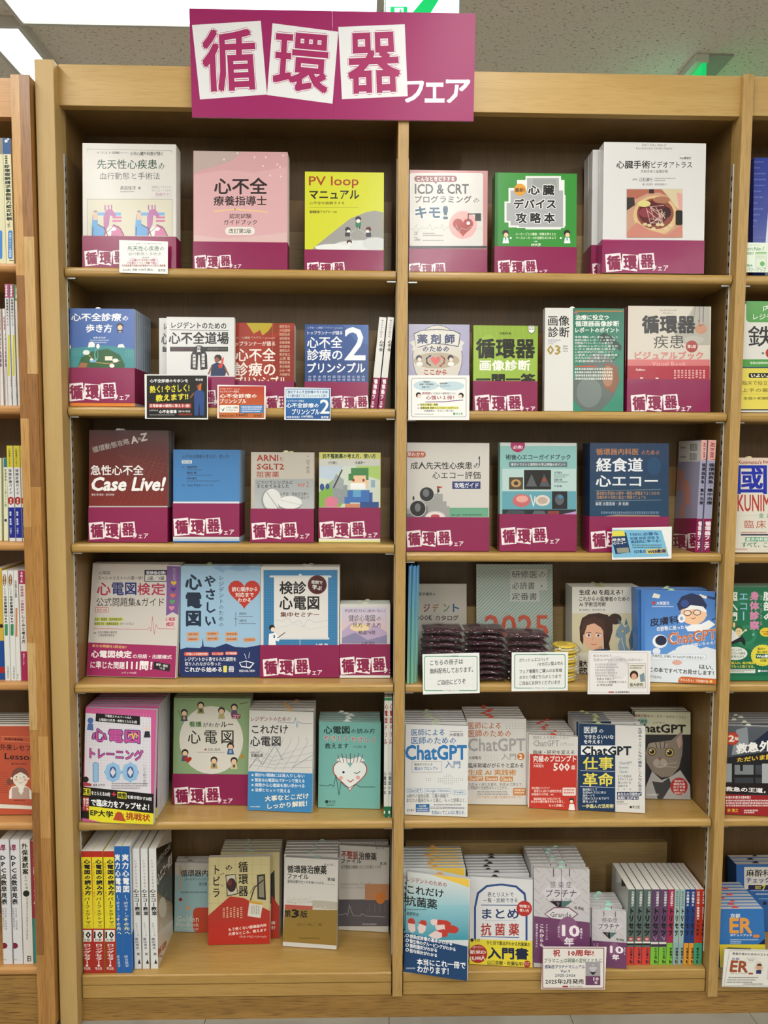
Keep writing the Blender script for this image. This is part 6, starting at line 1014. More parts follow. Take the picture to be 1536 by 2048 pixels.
# right bay
face('teal and navy antibiotics book with red and white capsules, bending over the bottom shelf edge', VH, Z6, (79, 284, 333, 686), .0125, '#cfd6d8', [
    ('G', 80, 290, 340, 440, '#d5d8d6', '#8fc0cc'), ('G', 80, 420, 340, 560, '#8fc0cc', '#3a93a8'), ('Q', [(155, 287), (260, 300), (340, 318), (340, 350), (300, 335)], '#e6c04a'), ('TQ', [(92, 306), (250, 330), (250, 348), (92, 326)], 'レジデントのための', '#a03a34', .015), ('TQ', [(94, 340), (238, 360), (238, 390), (94, 374)], 'これだけ', '#23282c', .03), ('TQ', [(88, 382), (212, 398), (212, 438), (88, 420)], '抗菌薬', '#23282c', .03), ('M', 92, 436, 172, 440, '#355'), ('TQ', [(90, 446), (140, 452), (140, 466), (90, 460)], '高野哲史', '#233', .02),
    *[i for q1, q2 in (([(96, 478), (106, 472), (118, 474), (124, 484), (124, 498), (96, 494)], [(96, 492), (124, 497), (126, 522), (116, 530), (104, 526), (97, 514)]), ([(138, 492), (150, 480), (166, 482), (172, 494), (166, 508), (146, 504)], [(134, 510), (142, 494), (168, 504), (166, 522), (154, 534), (140, 532)]), ([(210, 478), (252, 482), (268, 492), (268, 504), (252, 506), (208, 498)], [(186, 482), (194, 476), (214, 478), (212, 498), (196, 502), (188, 494)]), ([(236, 500), (280, 502), (298, 512), (298, 524), (286, 534), (240, 530)], [(204, 500), (242, 498), (246, 530), (214, 524), (206, 512)]), ([(208, 522), (240, 516), (256, 528), (254, 545), (236, 550), (222, 540)], [(178, 540), (206, 522), (232, 532), (232, 548), (214, 556), (186, 548)])) for i in (('Q', q1, '#b93a2e'), ('Q', q2, '#dfc9c8'))],
    ('Q', [(79, 528), (334, 586), (332, 728), (79, 686)], '#17406e'), *[i for k, t in enumerate(('感染症診療の基本がわかる', '微生物のグルーピングがわかる', '薬剤選択がわかる', '投与設計がわかる')) for i in (('C', 93, 542+19*k, 7, '#e6edf4'), ('C', 93, 542+19*k, 4, '#17406e'), ('TQ', [(103, 536+19*k), ((272, 286, 212, 212)[k], 566+19*k+(0, 5, -10, -8)[k]), ((272, 286, 212, 212)[k], 582+19*k+(0, 4, -11, -10)[k]), (103, 552+19*k)], t, '#eef2f6', .035))],
    ('TQ', [(132, 634), (326, 648), (326, 676), (132, 658)], '本当にこれ一冊で', '#f4f6f8', .035), ('TQ', [(134, 662), (258, 672), (258, 698), (134, 688)], 'わかります！', '#f4f6f8', .035), ('M', 88, 670, 126, 676, '#b9c9da')],
    n=9, lean=9, yr=724, tlx=80, short='capsule antibiotics book', slipc=(.52, '#cf8a3c'), page='#c9cccf')
face('white arch-frame book with yellow lower band and red badge, bottom shelf', VH, Z6, (341, 306, 594, 655), .0125, '#d7d8da', [
    ('Q', [(360, 562), (360, 430), (372, 370), (410, 340), (470, 334), (530, 342), (566, 372), (574, 430), (574, 562)], '#274a86'), ('Q', [(368, 562), (368, 430), (380, 375), (414, 348), (470, 342), (526, 350), (558, 378), (566, 430), (566, 562)], '#dcdddf'), ('T', 414, 368, 518, 388, '表とリストで', '#2b3b55', .01), ('T', 397, 392, 535, 410, '一覧・比較できる', '#2b3b55', .01), ('L', [(390, 420), (548, 421)], 3, '#274a86'), ('T', 393, 436, 538, 474, 'まとめ', '#213a66', .03), ('L', [(404, 482), (530, 482)], 1, '#8a9ab5'), ('T', 388, 494, 540, 542, '抗 菌 薬', '#a8302c', .03), ('L', [(388, 546), (540, 550)], 3, '#274a86'), ('C', 561, 434, 31, '#b5302a'), ('TQ', [(542, 418), (584, 420), (584, 432), (542, 430)], '特徴と', '#f3e2de', .03), ('TQ', [(542, 434), (580, 437), (580, 449), (542, 446)], '使い方', '#f3e2de', .03),
    ('Q', [(342, 556), (594, 564), (593, 670), (341, 655)], '#e2d23a'), ('C', 352, 560, 7, '#333'), ('T', 362, 554, 384, 566, '羊土社', '#333', .03), ('TQ', [(412, 562), (584, 571), (584, 586), (412, 578)], 'ひと目で要点がわかる抗菌薬の', '#222', .03), ('TQ', [(416, 588), (576, 594), (576, 638), (416, 634)], '入門書', '#16223f', .045), ('C', 376, 615, 37, '#a82c26'), ('T', 354, 584, 398, 594, '人気アカウント', '#f3e2de', .01), ('T', 344, 600, 408, 616, '新米ID', '#f3e2de', .035), ('T', 346, 622, 404, 642, '18,000人', '#f3e2de', .04), ('TQ', [(414, 640), (554, 648), (554, 664), (414, 658)], '山口浩樹・佐藤弘明', '#222', .03), ('C', 572, 656, 14, '#a82c26'), ('T', 562, 648, 582, 654, 'ヒント', '#f3e2de', .03), ('T', 562, 656, 582, 662, 'メーカー', '#f3e2de', .02)],
    n=8, lean=8, yr=670, tlx=345, short='arch-frame antibiotics book', slipc=(.4, '#2a2a22'), page='#c6c9cc')
PLA = lambda: [*[('L', [(600+(k % 5)*48, 270+(k//5)*42), (622+(k % 5)*48, 290+(k//5)*42)], 3, '#a9a6aa') for k in range(25)], *[('L', [(622+(k % 5)*48, 272+(k//5)*42), (644+(k % 5)*48, 252+(k//5)*42)], 3, '#b5b2b5') for k in range(25)], ('Q', [(628, 368), (708, 300), (790, 372), (712, 440)], '#cfccd0')]
face('large white and purple manual with a diamond pattern, bottom shelf', VH, Z6, (599, 270, 824, 668), .0145, '#c4c1c4', PLA()+[
    ('T', 665, 326, 751, 352, '感 染 症', '#4a474c'), ('T', 648, 358, 770, 388, 'プラチナ', '#4a474c', .01), ('T', 668, 394, 752, 404, 'マニュアル', '#5a575c', .01), ('R', 676, 272, 680, 306, '#6a4a68'), ('R', 708, 270, 710, 404, '#6a4a68'), ('R', 740, 272, 744, 306, '#6a4a68'), ('Q', [(662, 404), (754, 404), (708, 440)], '#1d1c20'), ('T', 690, 407, 702, 427, '9', '#8a7f8c'), ('Q', [(710, 404), (754, 404), (710, 438)], '#4f7070'), ('Q', [(640, 456), (680, 428), (740, 428), (778, 456), (740, 484), (680, 484)], '#7a4a6a'), ('Q', [(645, 456), (682, 432), (738, 432), (772, 456), (738, 480), (682, 480)], '#d5d2d4'), ('T', 664, 448, 750, 468, 'Grande', '#3a2a3a'), ('TQ', [(762, 424), (798, 430), (798, 442), (762, 436)], '岡 秀昭', '#333', .01),
    ('Q', [(600, 464), (826, 490), (824, 670), (599, 650)], '#6e3f66'), ('E', 735, 520, 42, 54, '#85587c'), ('V', 622, 494, 640, 590, 'これからも', '#ecdfe9', .03), ('V', 606, 494, 616, 590, '現場の変化とともに', '#ecdfe9', .01), ('V', 646, 496, 655, 560, 'プラマニュは', '#ecdfe9', .01), ('V', 694, 504, 704, 550, '持ちました', '#ecdfe9', .01), ('V', 784, 512, 794, 556, '教壇から', '#ecdfe9', .02), ('TQ', [(714, 500), (780, 504), (780, 546), (714, 542)], '10', '#f3eaf0', .06), ('T', 722, 550, 758, 584, '年', '#f3eaf0', .05)],
    n=7, lean=8, yr=678, tlx=597, short='large diamond manual', slipc=(.5, '#9ecfbe'), page='#c9c9c6')
face('small white and purple diamond manual for the pocket, bottom shelf', VH, Z6, (831, 436, 970, 664), .0115, '#c4c1c4', [
    *[('L', [(834+(k % 4)*36, 444+(k//4)*30), (850+(k % 4)*36, 458+(k//4)*30)], 2, '#aaa7ab') for k in range(16)], ('Q', [(852, 500), (905, 460), (955, 505), (906, 545)], '#cdcace'), ('T', 872, 472, 934, 490, '感染症', '#4a474c'), ('T', 858, 494, 942, 516, 'プラチナ', '#4a474c', .01), ('T', 872, 519, 930, 526, 'マニュアル', '#5a575c', .01), ('R', 878, 444, 881, 466, '#6a4a68'), ('R', 924, 446, 927, 468, '#6a4a68'), ('Q', [(872, 528), (932, 530), (902, 556)], '#1d1c20'), ('Q', [(904, 529), (932, 530), (904, 554)], '#4f7070'), ('T', 888, 531, 897, 545, '9', '#8a7f8c'), ('TQ', [(930, 552), (960, 557), (960, 566), (930, 562)], '岡 秀昭', '#333', .02),
    ('Q', [(832, 562), (977, 572), (974, 676), (831, 664)], '#6e3f66'), ('E', 920, 600, 22, 30, '#85587c'), ('V', 849, 572, 859, 640, 'これからも', '#ecdfe9', .03), ('V', 838, 572, 845, 640, 'とともに歩む', '#ecdfe9', .01), ('TQ', [(906, 584), (956, 588), (956, 614), (906, 610)], '10', '#f3eaf0', .06), ('T', 914, 618, 940, 640, '年', '#f3eaf0', .05), ('V', 960, 590, 966, 620, '持ちました', '#ecdfe9', .02)],
    n=6, lean=8, yr=676, tlx=830, short='small diamond manual', slipc=(.45, '#9edfc9'), page='#cbcbc9')
TR = [('#586b67', '#d8403c', 978, 28, '小児感染症の', 1), ('#586b67', '#d8403c', 1010, 29, '小児感染症の', 1), ('#586b67', '#d8403c', 1042, 31, '小児感染症の', 1), ('#5f4266', '#7cc23c', 1076, 31, '小児感染症の', 2), ('#5f4266', '#7cc23c', 1110, 29, '小児感染症の', 2), ('#a82850', '#7cc23c', 1141, 24, '小児感染対策の', 0), ('#9dbab6', '#8fb0ae', 1167, 20, '子どものカゼの', 0), ('#9dbab6', '#8fb0ae', 1189, 20, '子どものカゼの', 0), ('#123c86', '#e29a2c', 1211, 19, '小児輸液の', 0), ('#123c86', '#e29a2c', 1232, 19, '小児輸液の', 0), ('#b5301f', '#3f9e78', 1253, 19, '小児の呼吸・循環管理の', 0), ('#b5301f', '#3f9e78', 1275, 20, '小児の呼吸・循環管理の', 0)]
NM = ('grey-green and red spine', 'dark purple and lime spine', 'crimson and lime spine', 'pale aqua spine', 'navy and orange spine', 'red and teal spine')
NI = (0, 0, 0, 1, 1, 2, 3, 3, 4, 4, 5, 5); PO = ('first', 'second', 'third', 'left', 'right', '', 'left', 'right', 'left', 'right', 'left', 'right')
for i, (c1, c2, x, w, tt, ex_) in enumerate(TR):
    x = 978+(x-978)*.984; w = w*.98
    its = [('R', x-14, 360, x+w+6, 575, c1), ('R', x-14, (575, 588, 588)[min(ex_, 2)] if ex_ else 572, x+w+6, 660, c2), ('V', x+w-15, 364, x+w-4, 426 if len(tt) < 9 else 480, tt, '#e9e9ea' if c1 != '#9dbab6' else '#4a5a5a', .03, -2)]
    y0 = 430 if len(tt) < 9 else 478
    its += [('V', x+2, y0, x+w-4, 546, 'トリセツ', '#17181a', .06, -4)]
    if ex_ == 1: its += [('C', x+w/2-4, 556, 9, '#c8403a'), ('T', x+w/2-10, 552, x+w/2+2, 560, '改訂', '#eee', .03), ('R', x-12, 566, x+w, 573, '#e6e6e2'), ('R', x-12, 573, x+w, 580, '#1c1c1c')]
    if ex_ == 2: its += [('R', x-12, 568, x+w, 576, '#e6e6e2'), ('R', x-12, 578, x+w, 584, '#333'), ('L', [(x+4, 545), (x+12, 562), (x+16, 548)], 2, '#b9b'),]
    its += [('V', x+w/2-8, 590, x+w/2+2, 636, ('山田健太', '大竹正悟', '伊藤健介', '伊藤健太', '加藤宏樹', '鶴和美穂')[NI[i]], '#1d1d1f', .03, 0), ('T', x+w/2-8, 640, x+w/2+3, 653, 'b', '#1d1d1f', .08)]
    spineb('%s in the row of handbooks, bottom shelf%s' % (NM[NI[i]], '' if not PO[i] else ', %s of its kind' % PO[i]), VH, Z6, (x, 358, x+w, 656), .122, c1, c1, '#b9bcb9', its, Y=.030, bitems=[('R', 930, 270, 975, 330, '#dfe0dd'), ('R', 950, 300, 970, 345, '#333')] if i == 0 else None)

# ================================================================ neighbouring bays
def simple_spine(label, V, z, q, depth, c, items, Y, xb=None, group=None, front=None):
    return spineb(label, V, z, q, depth, front or c, c, c, items, Y=Y, xb=xb, group=group)
VL1 = (0, 240, 6.4)
simple_spine('blue-topped cream exam spine at the end of the top left shelf', VL1, 1.8045, (36, 228, 132, 1810), .15, '#e2dfba', [
    ('R', 30, 228, 140, 438, '#2c5a94'), ('C', 78, 270, 20, '#dfe6ea'), ('C', 104, 244, 12, '#eef'), ('V', 60, 450, 96, 565, '医療事務', '#333', .03, 4), ('V', 52, 570, 126, 1290, '診療報酬請求事務能力認定試験', '#1b2c30', .03, 32), ('V', 90, 1300, 126, 1400, '（医科）', '#1b2c30', .02, 10), ('RR', 104, 1412, 160, 1780, 26, '#4a86c8'), ('V', 116, 1440, 148, 1760, '合格テキスト＆問題集', '#dfeaf4', .02), ('R', 118, 1794, 176, 1804, '#222')], -.006, xb=90)
simple_spine('cream spine with blue lozenge cut by the left picture edge, top shelf', VL1, 1.8045, (-60, 228, 30, 1810), .15, '#d9d6b4', [('R', -70, 228, 40, 438, '#8a8578'), ('RR', -30, 1412, 30, 1780, 26, '#4a86c8')], -.006, xb=-10)
VL2 = (0, 500, 5.12)
for i, (x, c, xb) in enumerate(((46, '#d8d8da', 108), (96, '#d8d8da', 150))):
    simple_spine('grey-white spine with magenta cap, %s of the pair on the left second shelf' % ('left', 'right')[i], VL2, 1.4895, (x, 350, x+38, 1583), .15, c, [('R', x-4, 352, x+46, 488, '#a83a72'), ('V', x+8, 360, x+30, 480, '医療事務', '#eee', .03), ('V', x+14, 500, x+38, 780, '医療事務BASIC', '#26262c', .02, 8), ('R', x+35, 870, x+54, 1290, '#c9c62c'), ('V', x+58, 1300, x+80, 1400, '2025', '#a02c3c', .03), ('M', x+70, 1450, x+84, 1530, '#333')], -.004, xb=xb)
simple_spine('pale green topped spine tucked beside the left upright, second shelf', VL2, 1.4895, (148, 355, 186, 1583), .15, '#dcdcd8', [('R', 140, 355, 200, 520, '#5a9a5a'), ('V', 160, 380, 180, 500, '試験', '#eee', .03), ('R', 180, 720, 200, 1100, '#e3d65a')], -.002, xb=192)
for i, (x, xb) in enumerate(((-30, 18), (24, 64))):
    simple_spine('shorter white and red-lined spine, %s on the left second shelf' % ('outermost', 'second in')[i], VL2, 1.4895, (x, 600, x+36, 1583), .15, '#dcd8d2', [('V', x+8, 680, x+30, 820, '医療事務', '#a83a5a', .02, 6), ('V', x+20, 850, x+42, 1200, 'テキスト&問題集', '#26265a', .02, 8), ('R', x+34, 600, x+37, 1583, '#a02c4a')], -.006, xb=xb)
VL3 = (0, 800, 6.4)
for i, x in enumerate((84, 172, 258)):
    simple_spine('yellow, white and royal blue spine, %s of three on the left third shelf' % ('first', 'second', 'third')[i], VL3, 1.1785, (x, 584, x+74, 1770+6*i), .145, '#dcdcdc', [
        ('R', x-6, 584, x+84, 862, '#cfc03a'), ('V', x+22, 612, x+48, 850, '入院患者のための', '#2b2614', .02, 6), ('V', x+22, 880, x+64, 1215, '保険診療ガイド', '#1c1c20', .02, 10), ('Q', [(x+18, 1255), (x+54, 1236), (x+90, 1255), (x+90, 1320), (x+54, 1345), (x+18, 1320)], '#a8241e'), ('V', x+42, 1262, x+66, 1325, '電子版', '#eee', .03), ('R', x, 1375, x+110, 1765, '#1a2a94'), ('V', x+36, 1425, x+62, 1720, '編著 飯泉誠 じほう', '#dfe4f4', .03, 6)], .004, xb=x+26)
simple_spine('pale yellow-green spine with a teal square, left third shelf', VL3, 1.1785, (42, 740, 94, 1760), .15, '#dfe0c0', [('R', 48, 744, 92, 860, '#2c7a86'), ('V', 56, 880, 84, 1370, '医療事務１００問１００答', '#333', .01, 3), ('C', 72, 1540, 18, '#3a3a5a')], .015, xb=50)
simple_spine('pale yellow-green spine cut by the picture edge on the left third shelf', VL3, 1.1785, (-40, 740, 12, 1760), .15, '#dfe0c0', [], .015, xb=-30)
VL4 = (0, 1000, 5.12)
for i, (x, w, xb, c) in enumerate(((20, 54, 62, 0), (80, 52, 114, 0), (136, 44, 170, 1), (190, 62, 222, 2))):
    its = [('E', x+26, 820, 18, 62, '#8a5a2c'), ('V', x+14, 768, x+38, 874, '24-25', '#efe', .03), ('V', x+16, 895, x+40, 970, '在宅療養', '#777', .0, 2), ('V', x+18, 980, x+50, 1260, '在宅診療報酬Q&A', '#1c1c1e', .03, 8), ('RR', x+28, 1268, x+60, 1390, 12, '#3f8a5c'), ('M', x+56, 1705, x+70, 1830, '#333')] if c == 0 else [('V', x+12, 820, x+36, 1000, '在宅医療の完全解説', '#222', .02, 4), ('R', x+22, 1105, x+42, 1400, '#c9835c'), ('M', x+40, 1780, x+52, 1840, '#333')] if c == 1 else [
        ('R', x-4, 720, x+70, 860, '#a8285a'), ('V', x+18, 735, x+44, 850, '令和６年', '#eee', .03), ('V', x+18, 875, x+50, 1170, '診療報酬・介護報酬の', '#a8285a', .02, 6), ('V', x+26, 1175, x+64, 1470, 'しくみと考え方', '#26262a', .03, 8), ('Q', [(x+20, 1550), (x+110, 1550), (x+110, 1870), (x+26, 1870)], '#a8285a'), ('V', x+46, 1570, x+62, 1690, '福井トシ子', '#eee', .02)]
    simple_spine(('white spine with brown oval, first of two on the left fourth shelf', 'white spine with brown oval, second of two on the left fourth shelf', 'plain white spine with salmon stripe on the left fourth shelf', 'white spine with raspberry ends on the left fourth shelf')[i], VL4, .8515, (x, 722, x+w, 1862), .15, ('#dcdedb', '#dcdedb', '#e0e0dc', '#e3dcd8')[i], its, -.002, xb=xb)
simple_spine('yellow sliver of a spine beside the left upright, fourth shelf', VL4, .8515, (262, 735, 290, 1862), .14, '#e0cf3a', [('R', 255, 730, 300, 1490, '#dcd9d4')], .0, xb=292)
simple_spine('yellow and blue spine cut by the picture edge, left fourth shelf', VL4, .8515, (-70, 700, 16, 1830), .14, '#cfae42', [('R', -80, 1440, 90, 1900, '#1d4a92'), ('C', 20, 1740, 34, '#a82a2a'), ('C', 14, 1290, 20, '#2b2418')], .006, xb=-35)
VL5 = (0, 1380, 6.4)
face('terracotta book with a smiling clerk drawing, left fifth shelf', VL5, .515, (-330, 440, 446, 1510), .014, '#b9533a', [
    ('R', -330, 400, 450, 462, '#dcd8cc'), *[('L', [(-310+48*k, 440), (-300+48*k, 428)], 4, '#2b2a2a') for k in range(16)], ('Q', [(-330, 1440), (450, 1486), (450, 1530), (-330, 1500)], '#dcd8cc'), *[('L', [(-310+48*k, 1462), (-300+48*k, 1448)], 4, '#2b2a2a') for k in range(16)],
    ('TQ', [(378, 502), (460, 506), (460, 534), (378, 530)], '2024', '#f0e2d8', .03), ('L', [(20, 590), (440, 605)], 4, '#e0a06a'), ('L', [(20, 655), (440, 672)], 4, '#e0a06a'), ('L', [(20, 590), (35, 622), (20, 655)], 4, '#e0a06a'), ('TQ', [(64, 612), (292, 622), (292, 650), (64, 640)], '診療所事務職', '#3a1c18', .03), ('TQ', [(0, 688), (470, 712), (470, 782), (0, 770)], '外来レセプト', '#2b1a18', .015), ('TQ', [(62, 808), (440, 830), (440, 900), (62, 884)], 'Lesson', '#2b1a18', .02), ('L', [(64, 906), (440, 916)], 2, '#7a3426'), ('TQ', [(144, 932), (340, 936), (340, 962), (144, 958)], '基本[内科]', '#3a1c18', .02),
    ('C', 128, 1175, 44, '#7a4a40'), ('C', 255, 1100, 110, '#7a4a40'), ('E', 262, 1140, 96, 96, '#e6ded0'), ('Q', [(160, 1110), (200, 1082), (262, 1050), (320, 1078), (358, 1110), (350, 1040), (262, 992), (170, 1040)], '#7a4a40'), ('C', 148, 1130, 14, '#e6ded0'), ('C', 366, 1135, 14, '#e6ded0'), ('C', 212, 1112, 8, '#3a2a26'), ('C', 307, 1113, 8, '#3a2a26'), ('L', [(262, 1118), (268, 1140), (256, 1145)], 3, '#6a5040'), ('L', [(228, 1172), (262, 1196), (300, 1172)], 4, '#6a3a30'), ('C', 205, 1150, 20, '#e2b09a'), ('C', 325, 1150, 20, '#e2b09a'),
    ('Q', [(115, 1390), (120, 1290), (150, 1240), (220, 1222), (320, 1222), (370, 1250), (400, 1290), (410, 1396)], '#e9e4d8'), ('Q', [(150, 1388), (152, 1255), (225, 1235), (270, 1330), (318, 1235), (375, 1262), (380, 1396)], '#b59a90'), ('Q', [(235, 1290), (268, 1262), (305, 1290), (272, 1342)], '#e9e4d8'), *[('L', [(-20, 1045+26*k), (110-4*(k % 3), 1058+26*k)], 5, '#8a3c2a') for k in range(11)], ('M', 180, 1405, 330, 1420, '#5a241a')],
    n=6, lean=8, yr=1525, short='terracotta clerk book', page='#9a9892', Y=(.02, .02))
VL6 = (0, 1600, 2)
for i, (x, w, xb) in enumerate(((-2, 36, 10), (40, 36, 58))):
    simple_spine('white spine with maroon emblem and oval, %s of the pair, left bottom shelf' % ('left', 'right')[i], VL6, .158, (x, 158, x+w, 652), .15, '#d9d9dc', [('T', x+1, 180, x+24, 204, 'i早', '#8a2048', .05), ('V', x+2, 218, x+26, 420, 'DPC点数早見表', '#1c1c20', .03, 6), ('V', x+10, 430, x+18, 520, '診断群分類樹形図と', '#444', 0, 3), ('V', x+20, 430, x+28, 520, '包括点数・対象疾患', '#444', 0, 3), ('E', x+18, 583, 14, 12, '#7a1f38'), ('M', x+8, 636, x+30, 641, '#999')], -.004, xb=xb)
simple_spine('cream spine with tall black title and year beside the white pair, left bottom shelf', VL6, .158, (80, 158, 118, 652), .15, '#dcd8d2', [('V', 86, 172, 110, 300, '外保連試案', '#1a1a1c', .03, 4), ('V', 92, 300, 112, 358, '2024', '#4a4448', 0, 4), ('C', 105, 374, 13, '#1c1c1c'), ('M', 106, 392, 112, 560, '#8a7a8a'), ('T', 110, 624, 124, 645, 'EI', '#1c1c1c', .03)], -.004, xb=100)
simple_spine('crimson and teal spine beside the finger-jointed upright, left bottom shelf', VL6, .158, (124, 165, 150, 655), .15, '#a02c40', [('V', 132, 200, 150, 300, '外来点数', '#eee', .02), ('V', 134, 260, 152, 420, 'マニュアル', '#eee', .02), ('R', 120, 474, 170, 660, '#2c8f86'), ('V', 144, 520, 156, 640, '発行のしくみ', '#dff', .02)], -.002, xb=142)
# right neighbour
VR1 = (1436, 280, 6.827)
face('dark blue book with rows of tiny pale words, right bay top shelf', VR1, Z1, (470, 240, 1500, 1850), .02, '#24389a', [*[('M', 480-6*k, 290+80*k, 560+rr.uniform(0, 120)-6*k, 310+80*k, '#6a7cc8') for k in range(12)], ('L', [(430, 1330), (660, 1326)], 2, '#5a6cc0'), ('Q', [(690, 900), (760, 700), (900, 500), (1500, 500), (1500, 1850), (640, 1850), (650, 1380)], '#cdd6e4')], lean=3, Y=.03)
card('white and green card with an italic No.1, right bay top shelf', VR1, [(385, 1400), (900, 1388), (900, 1810), (378, 1806)], [('T', 410, 1422, 578, 1446, 'レジデントノート', '#4a8a50'), ('T', 395, 1470, 480, 1510, '世代', '#5aa05a', .02), ('TQ', [(500, 1462), (630, 1458), (615, 1506), (490, 1510)], 'No.1', '#4a9050', .02), ('R', 512, 1530, 660, 1740, '#9ab99a'), ('R', 516, 1534, 656, 1736, '#dfe9d8'), ('R', 512, 1530, 660, 1552, '#7fc070'), ('C', 605, 1690, 32, '#5fb35a'), *[('M', 524, 1560+24*k, 640, 1568+24*k, '#8fc08a') for k in range(3)], ('T', 395, 1530, 492, 1566, '冊数が', '#4a8a50', .02), ('T', 395, 1694, 472, 1738, '特大', '#3a8a48', .03), ('T', 395, 1748, 655, 1795, 'パワーアップ', '#3a7a42', .02)], base='#e3efdf', Y=.0085)
VR2 = (1336, 480, 5.12)
face('white, green and yellow book with a giant iron character, right bay second shelf', VR2, Z2, (740, 625, 1760, 1745), .018, '#dcdcd6', [
    ('R', 760, 625, 1760, 655, '#1c2f6a'), ('RR', 800, 560, 1500, 842, 40, '#4a9a42'), ('T', 975, 668, 1250, 730, '内科系', '#eef3e8', 0), ('T', 872, 755, 1290, 815, 'レジデントの', '#eef3e8', .01), ('T', 822, 880, 1075, 1090, '鉄', '#151516', .01), ('T', 1110, 890, 1370, 1090, '則', '#151516', .01), ('T', 958, 1148, 985, 1172, '第', '#222', .02), ('C', 1055, 1158, 56, '#b5302a'), ('R', 740, 1222, 1760, 1300, '#4a9a42'), ('R', 740, 1300, 1760, 1312, '#1c3a6a'), ('T', 842, 1246, 1300, 1270, '聖路加国際病院内科チーフレジデント', '#e6efe0', .02), ('R', 735, 1312, 1760, 1735, '#e2d35c'), ('R', 735, 1733, 1760, 1745, '#1b1f3a'), ('RR', 826, 1362, 1300, 1412, 16, '#1c1c1c'), ('T', 850, 1368, 1290, 1406, 'いよいよ改訂第4版', '#f3ecd0', .04), ('T', 760, 1442, 1230, 1486, '臨床で役立つ手引き', '#4a3c14', 0), ('T', 758, 1518, 1230, 1558, '上手の著者の技', '#4a3c14', 0), ('L', [(750, 1578), (1500, 1580)], 2, '#8a7c2c'), ('T', 770, 1606, 1200, 1636, '全国の初期研修医に', '#3a3214', .01)], n=3, lean=3, Y=.02, short='iron character book')
VR3 = (1416, 880, 8.533)
face('white book with a giant blue kanji and red Latin title, right bay third shelf', VR3, Z3R-.002, (450, 300, 2350, 1885), .03, '#dcd8cc', [
    ('R', 500, 300, 2400, 420, '#e0c9b8'), ('T', 520, 345, 912, 410, "Kunimatsu's", '#8a3028', .02), ('T', 945, 345, 1240, 400, 'Internal', '#8a3028', .02), ('T', 506, 440, 996, 912, '國', '#1c2fa8', .03), ('T', 1040, 440, 1520, 912, '松', '#1c2fa8', .03), ('T', 506, 935, 1500, 1215, 'KUNIMATSU', '#b5382c', .02), ('T', 868, 1250, 950, 1325, '全', '#3f9470', .03), ('T', 1000, 1250, 1250, 1325, '方位の', '#3f9470', .03), ('L', [(850, 1296), (515, 1290), (495, 1585), (545, 1585)], 2, '#9a9a90'), ('T', 624, 1370, 780, 1505, '臨', '#b5503c', 0), ('T', 820, 1370, 990, 1510, '床', '#b5503c', 0), ('M', 560, 1570, 1010, 1590, '#b5503c'), ('R', 560, 1606, 1400, 1630, '#2a2f4a'), ('R', 636, 1660, 1500, 1730, '#3f9470'), ('T', 655, 1668, 1250, 1722, '総合内科医の極意', '#eaf3ec', .03), ('T', 580, 1745, 1200, 1830, 'すべて、ここに', '#2f8460', .03), ('M', 470, 1855, 665, 1872, '#b5503c')], n=2, lean=4, Y=.03, yr=1905, short='giant blue kanji book', slipc=(.16, '#d8cf9a'))
VR4 = (1416, 1120, 7.317)
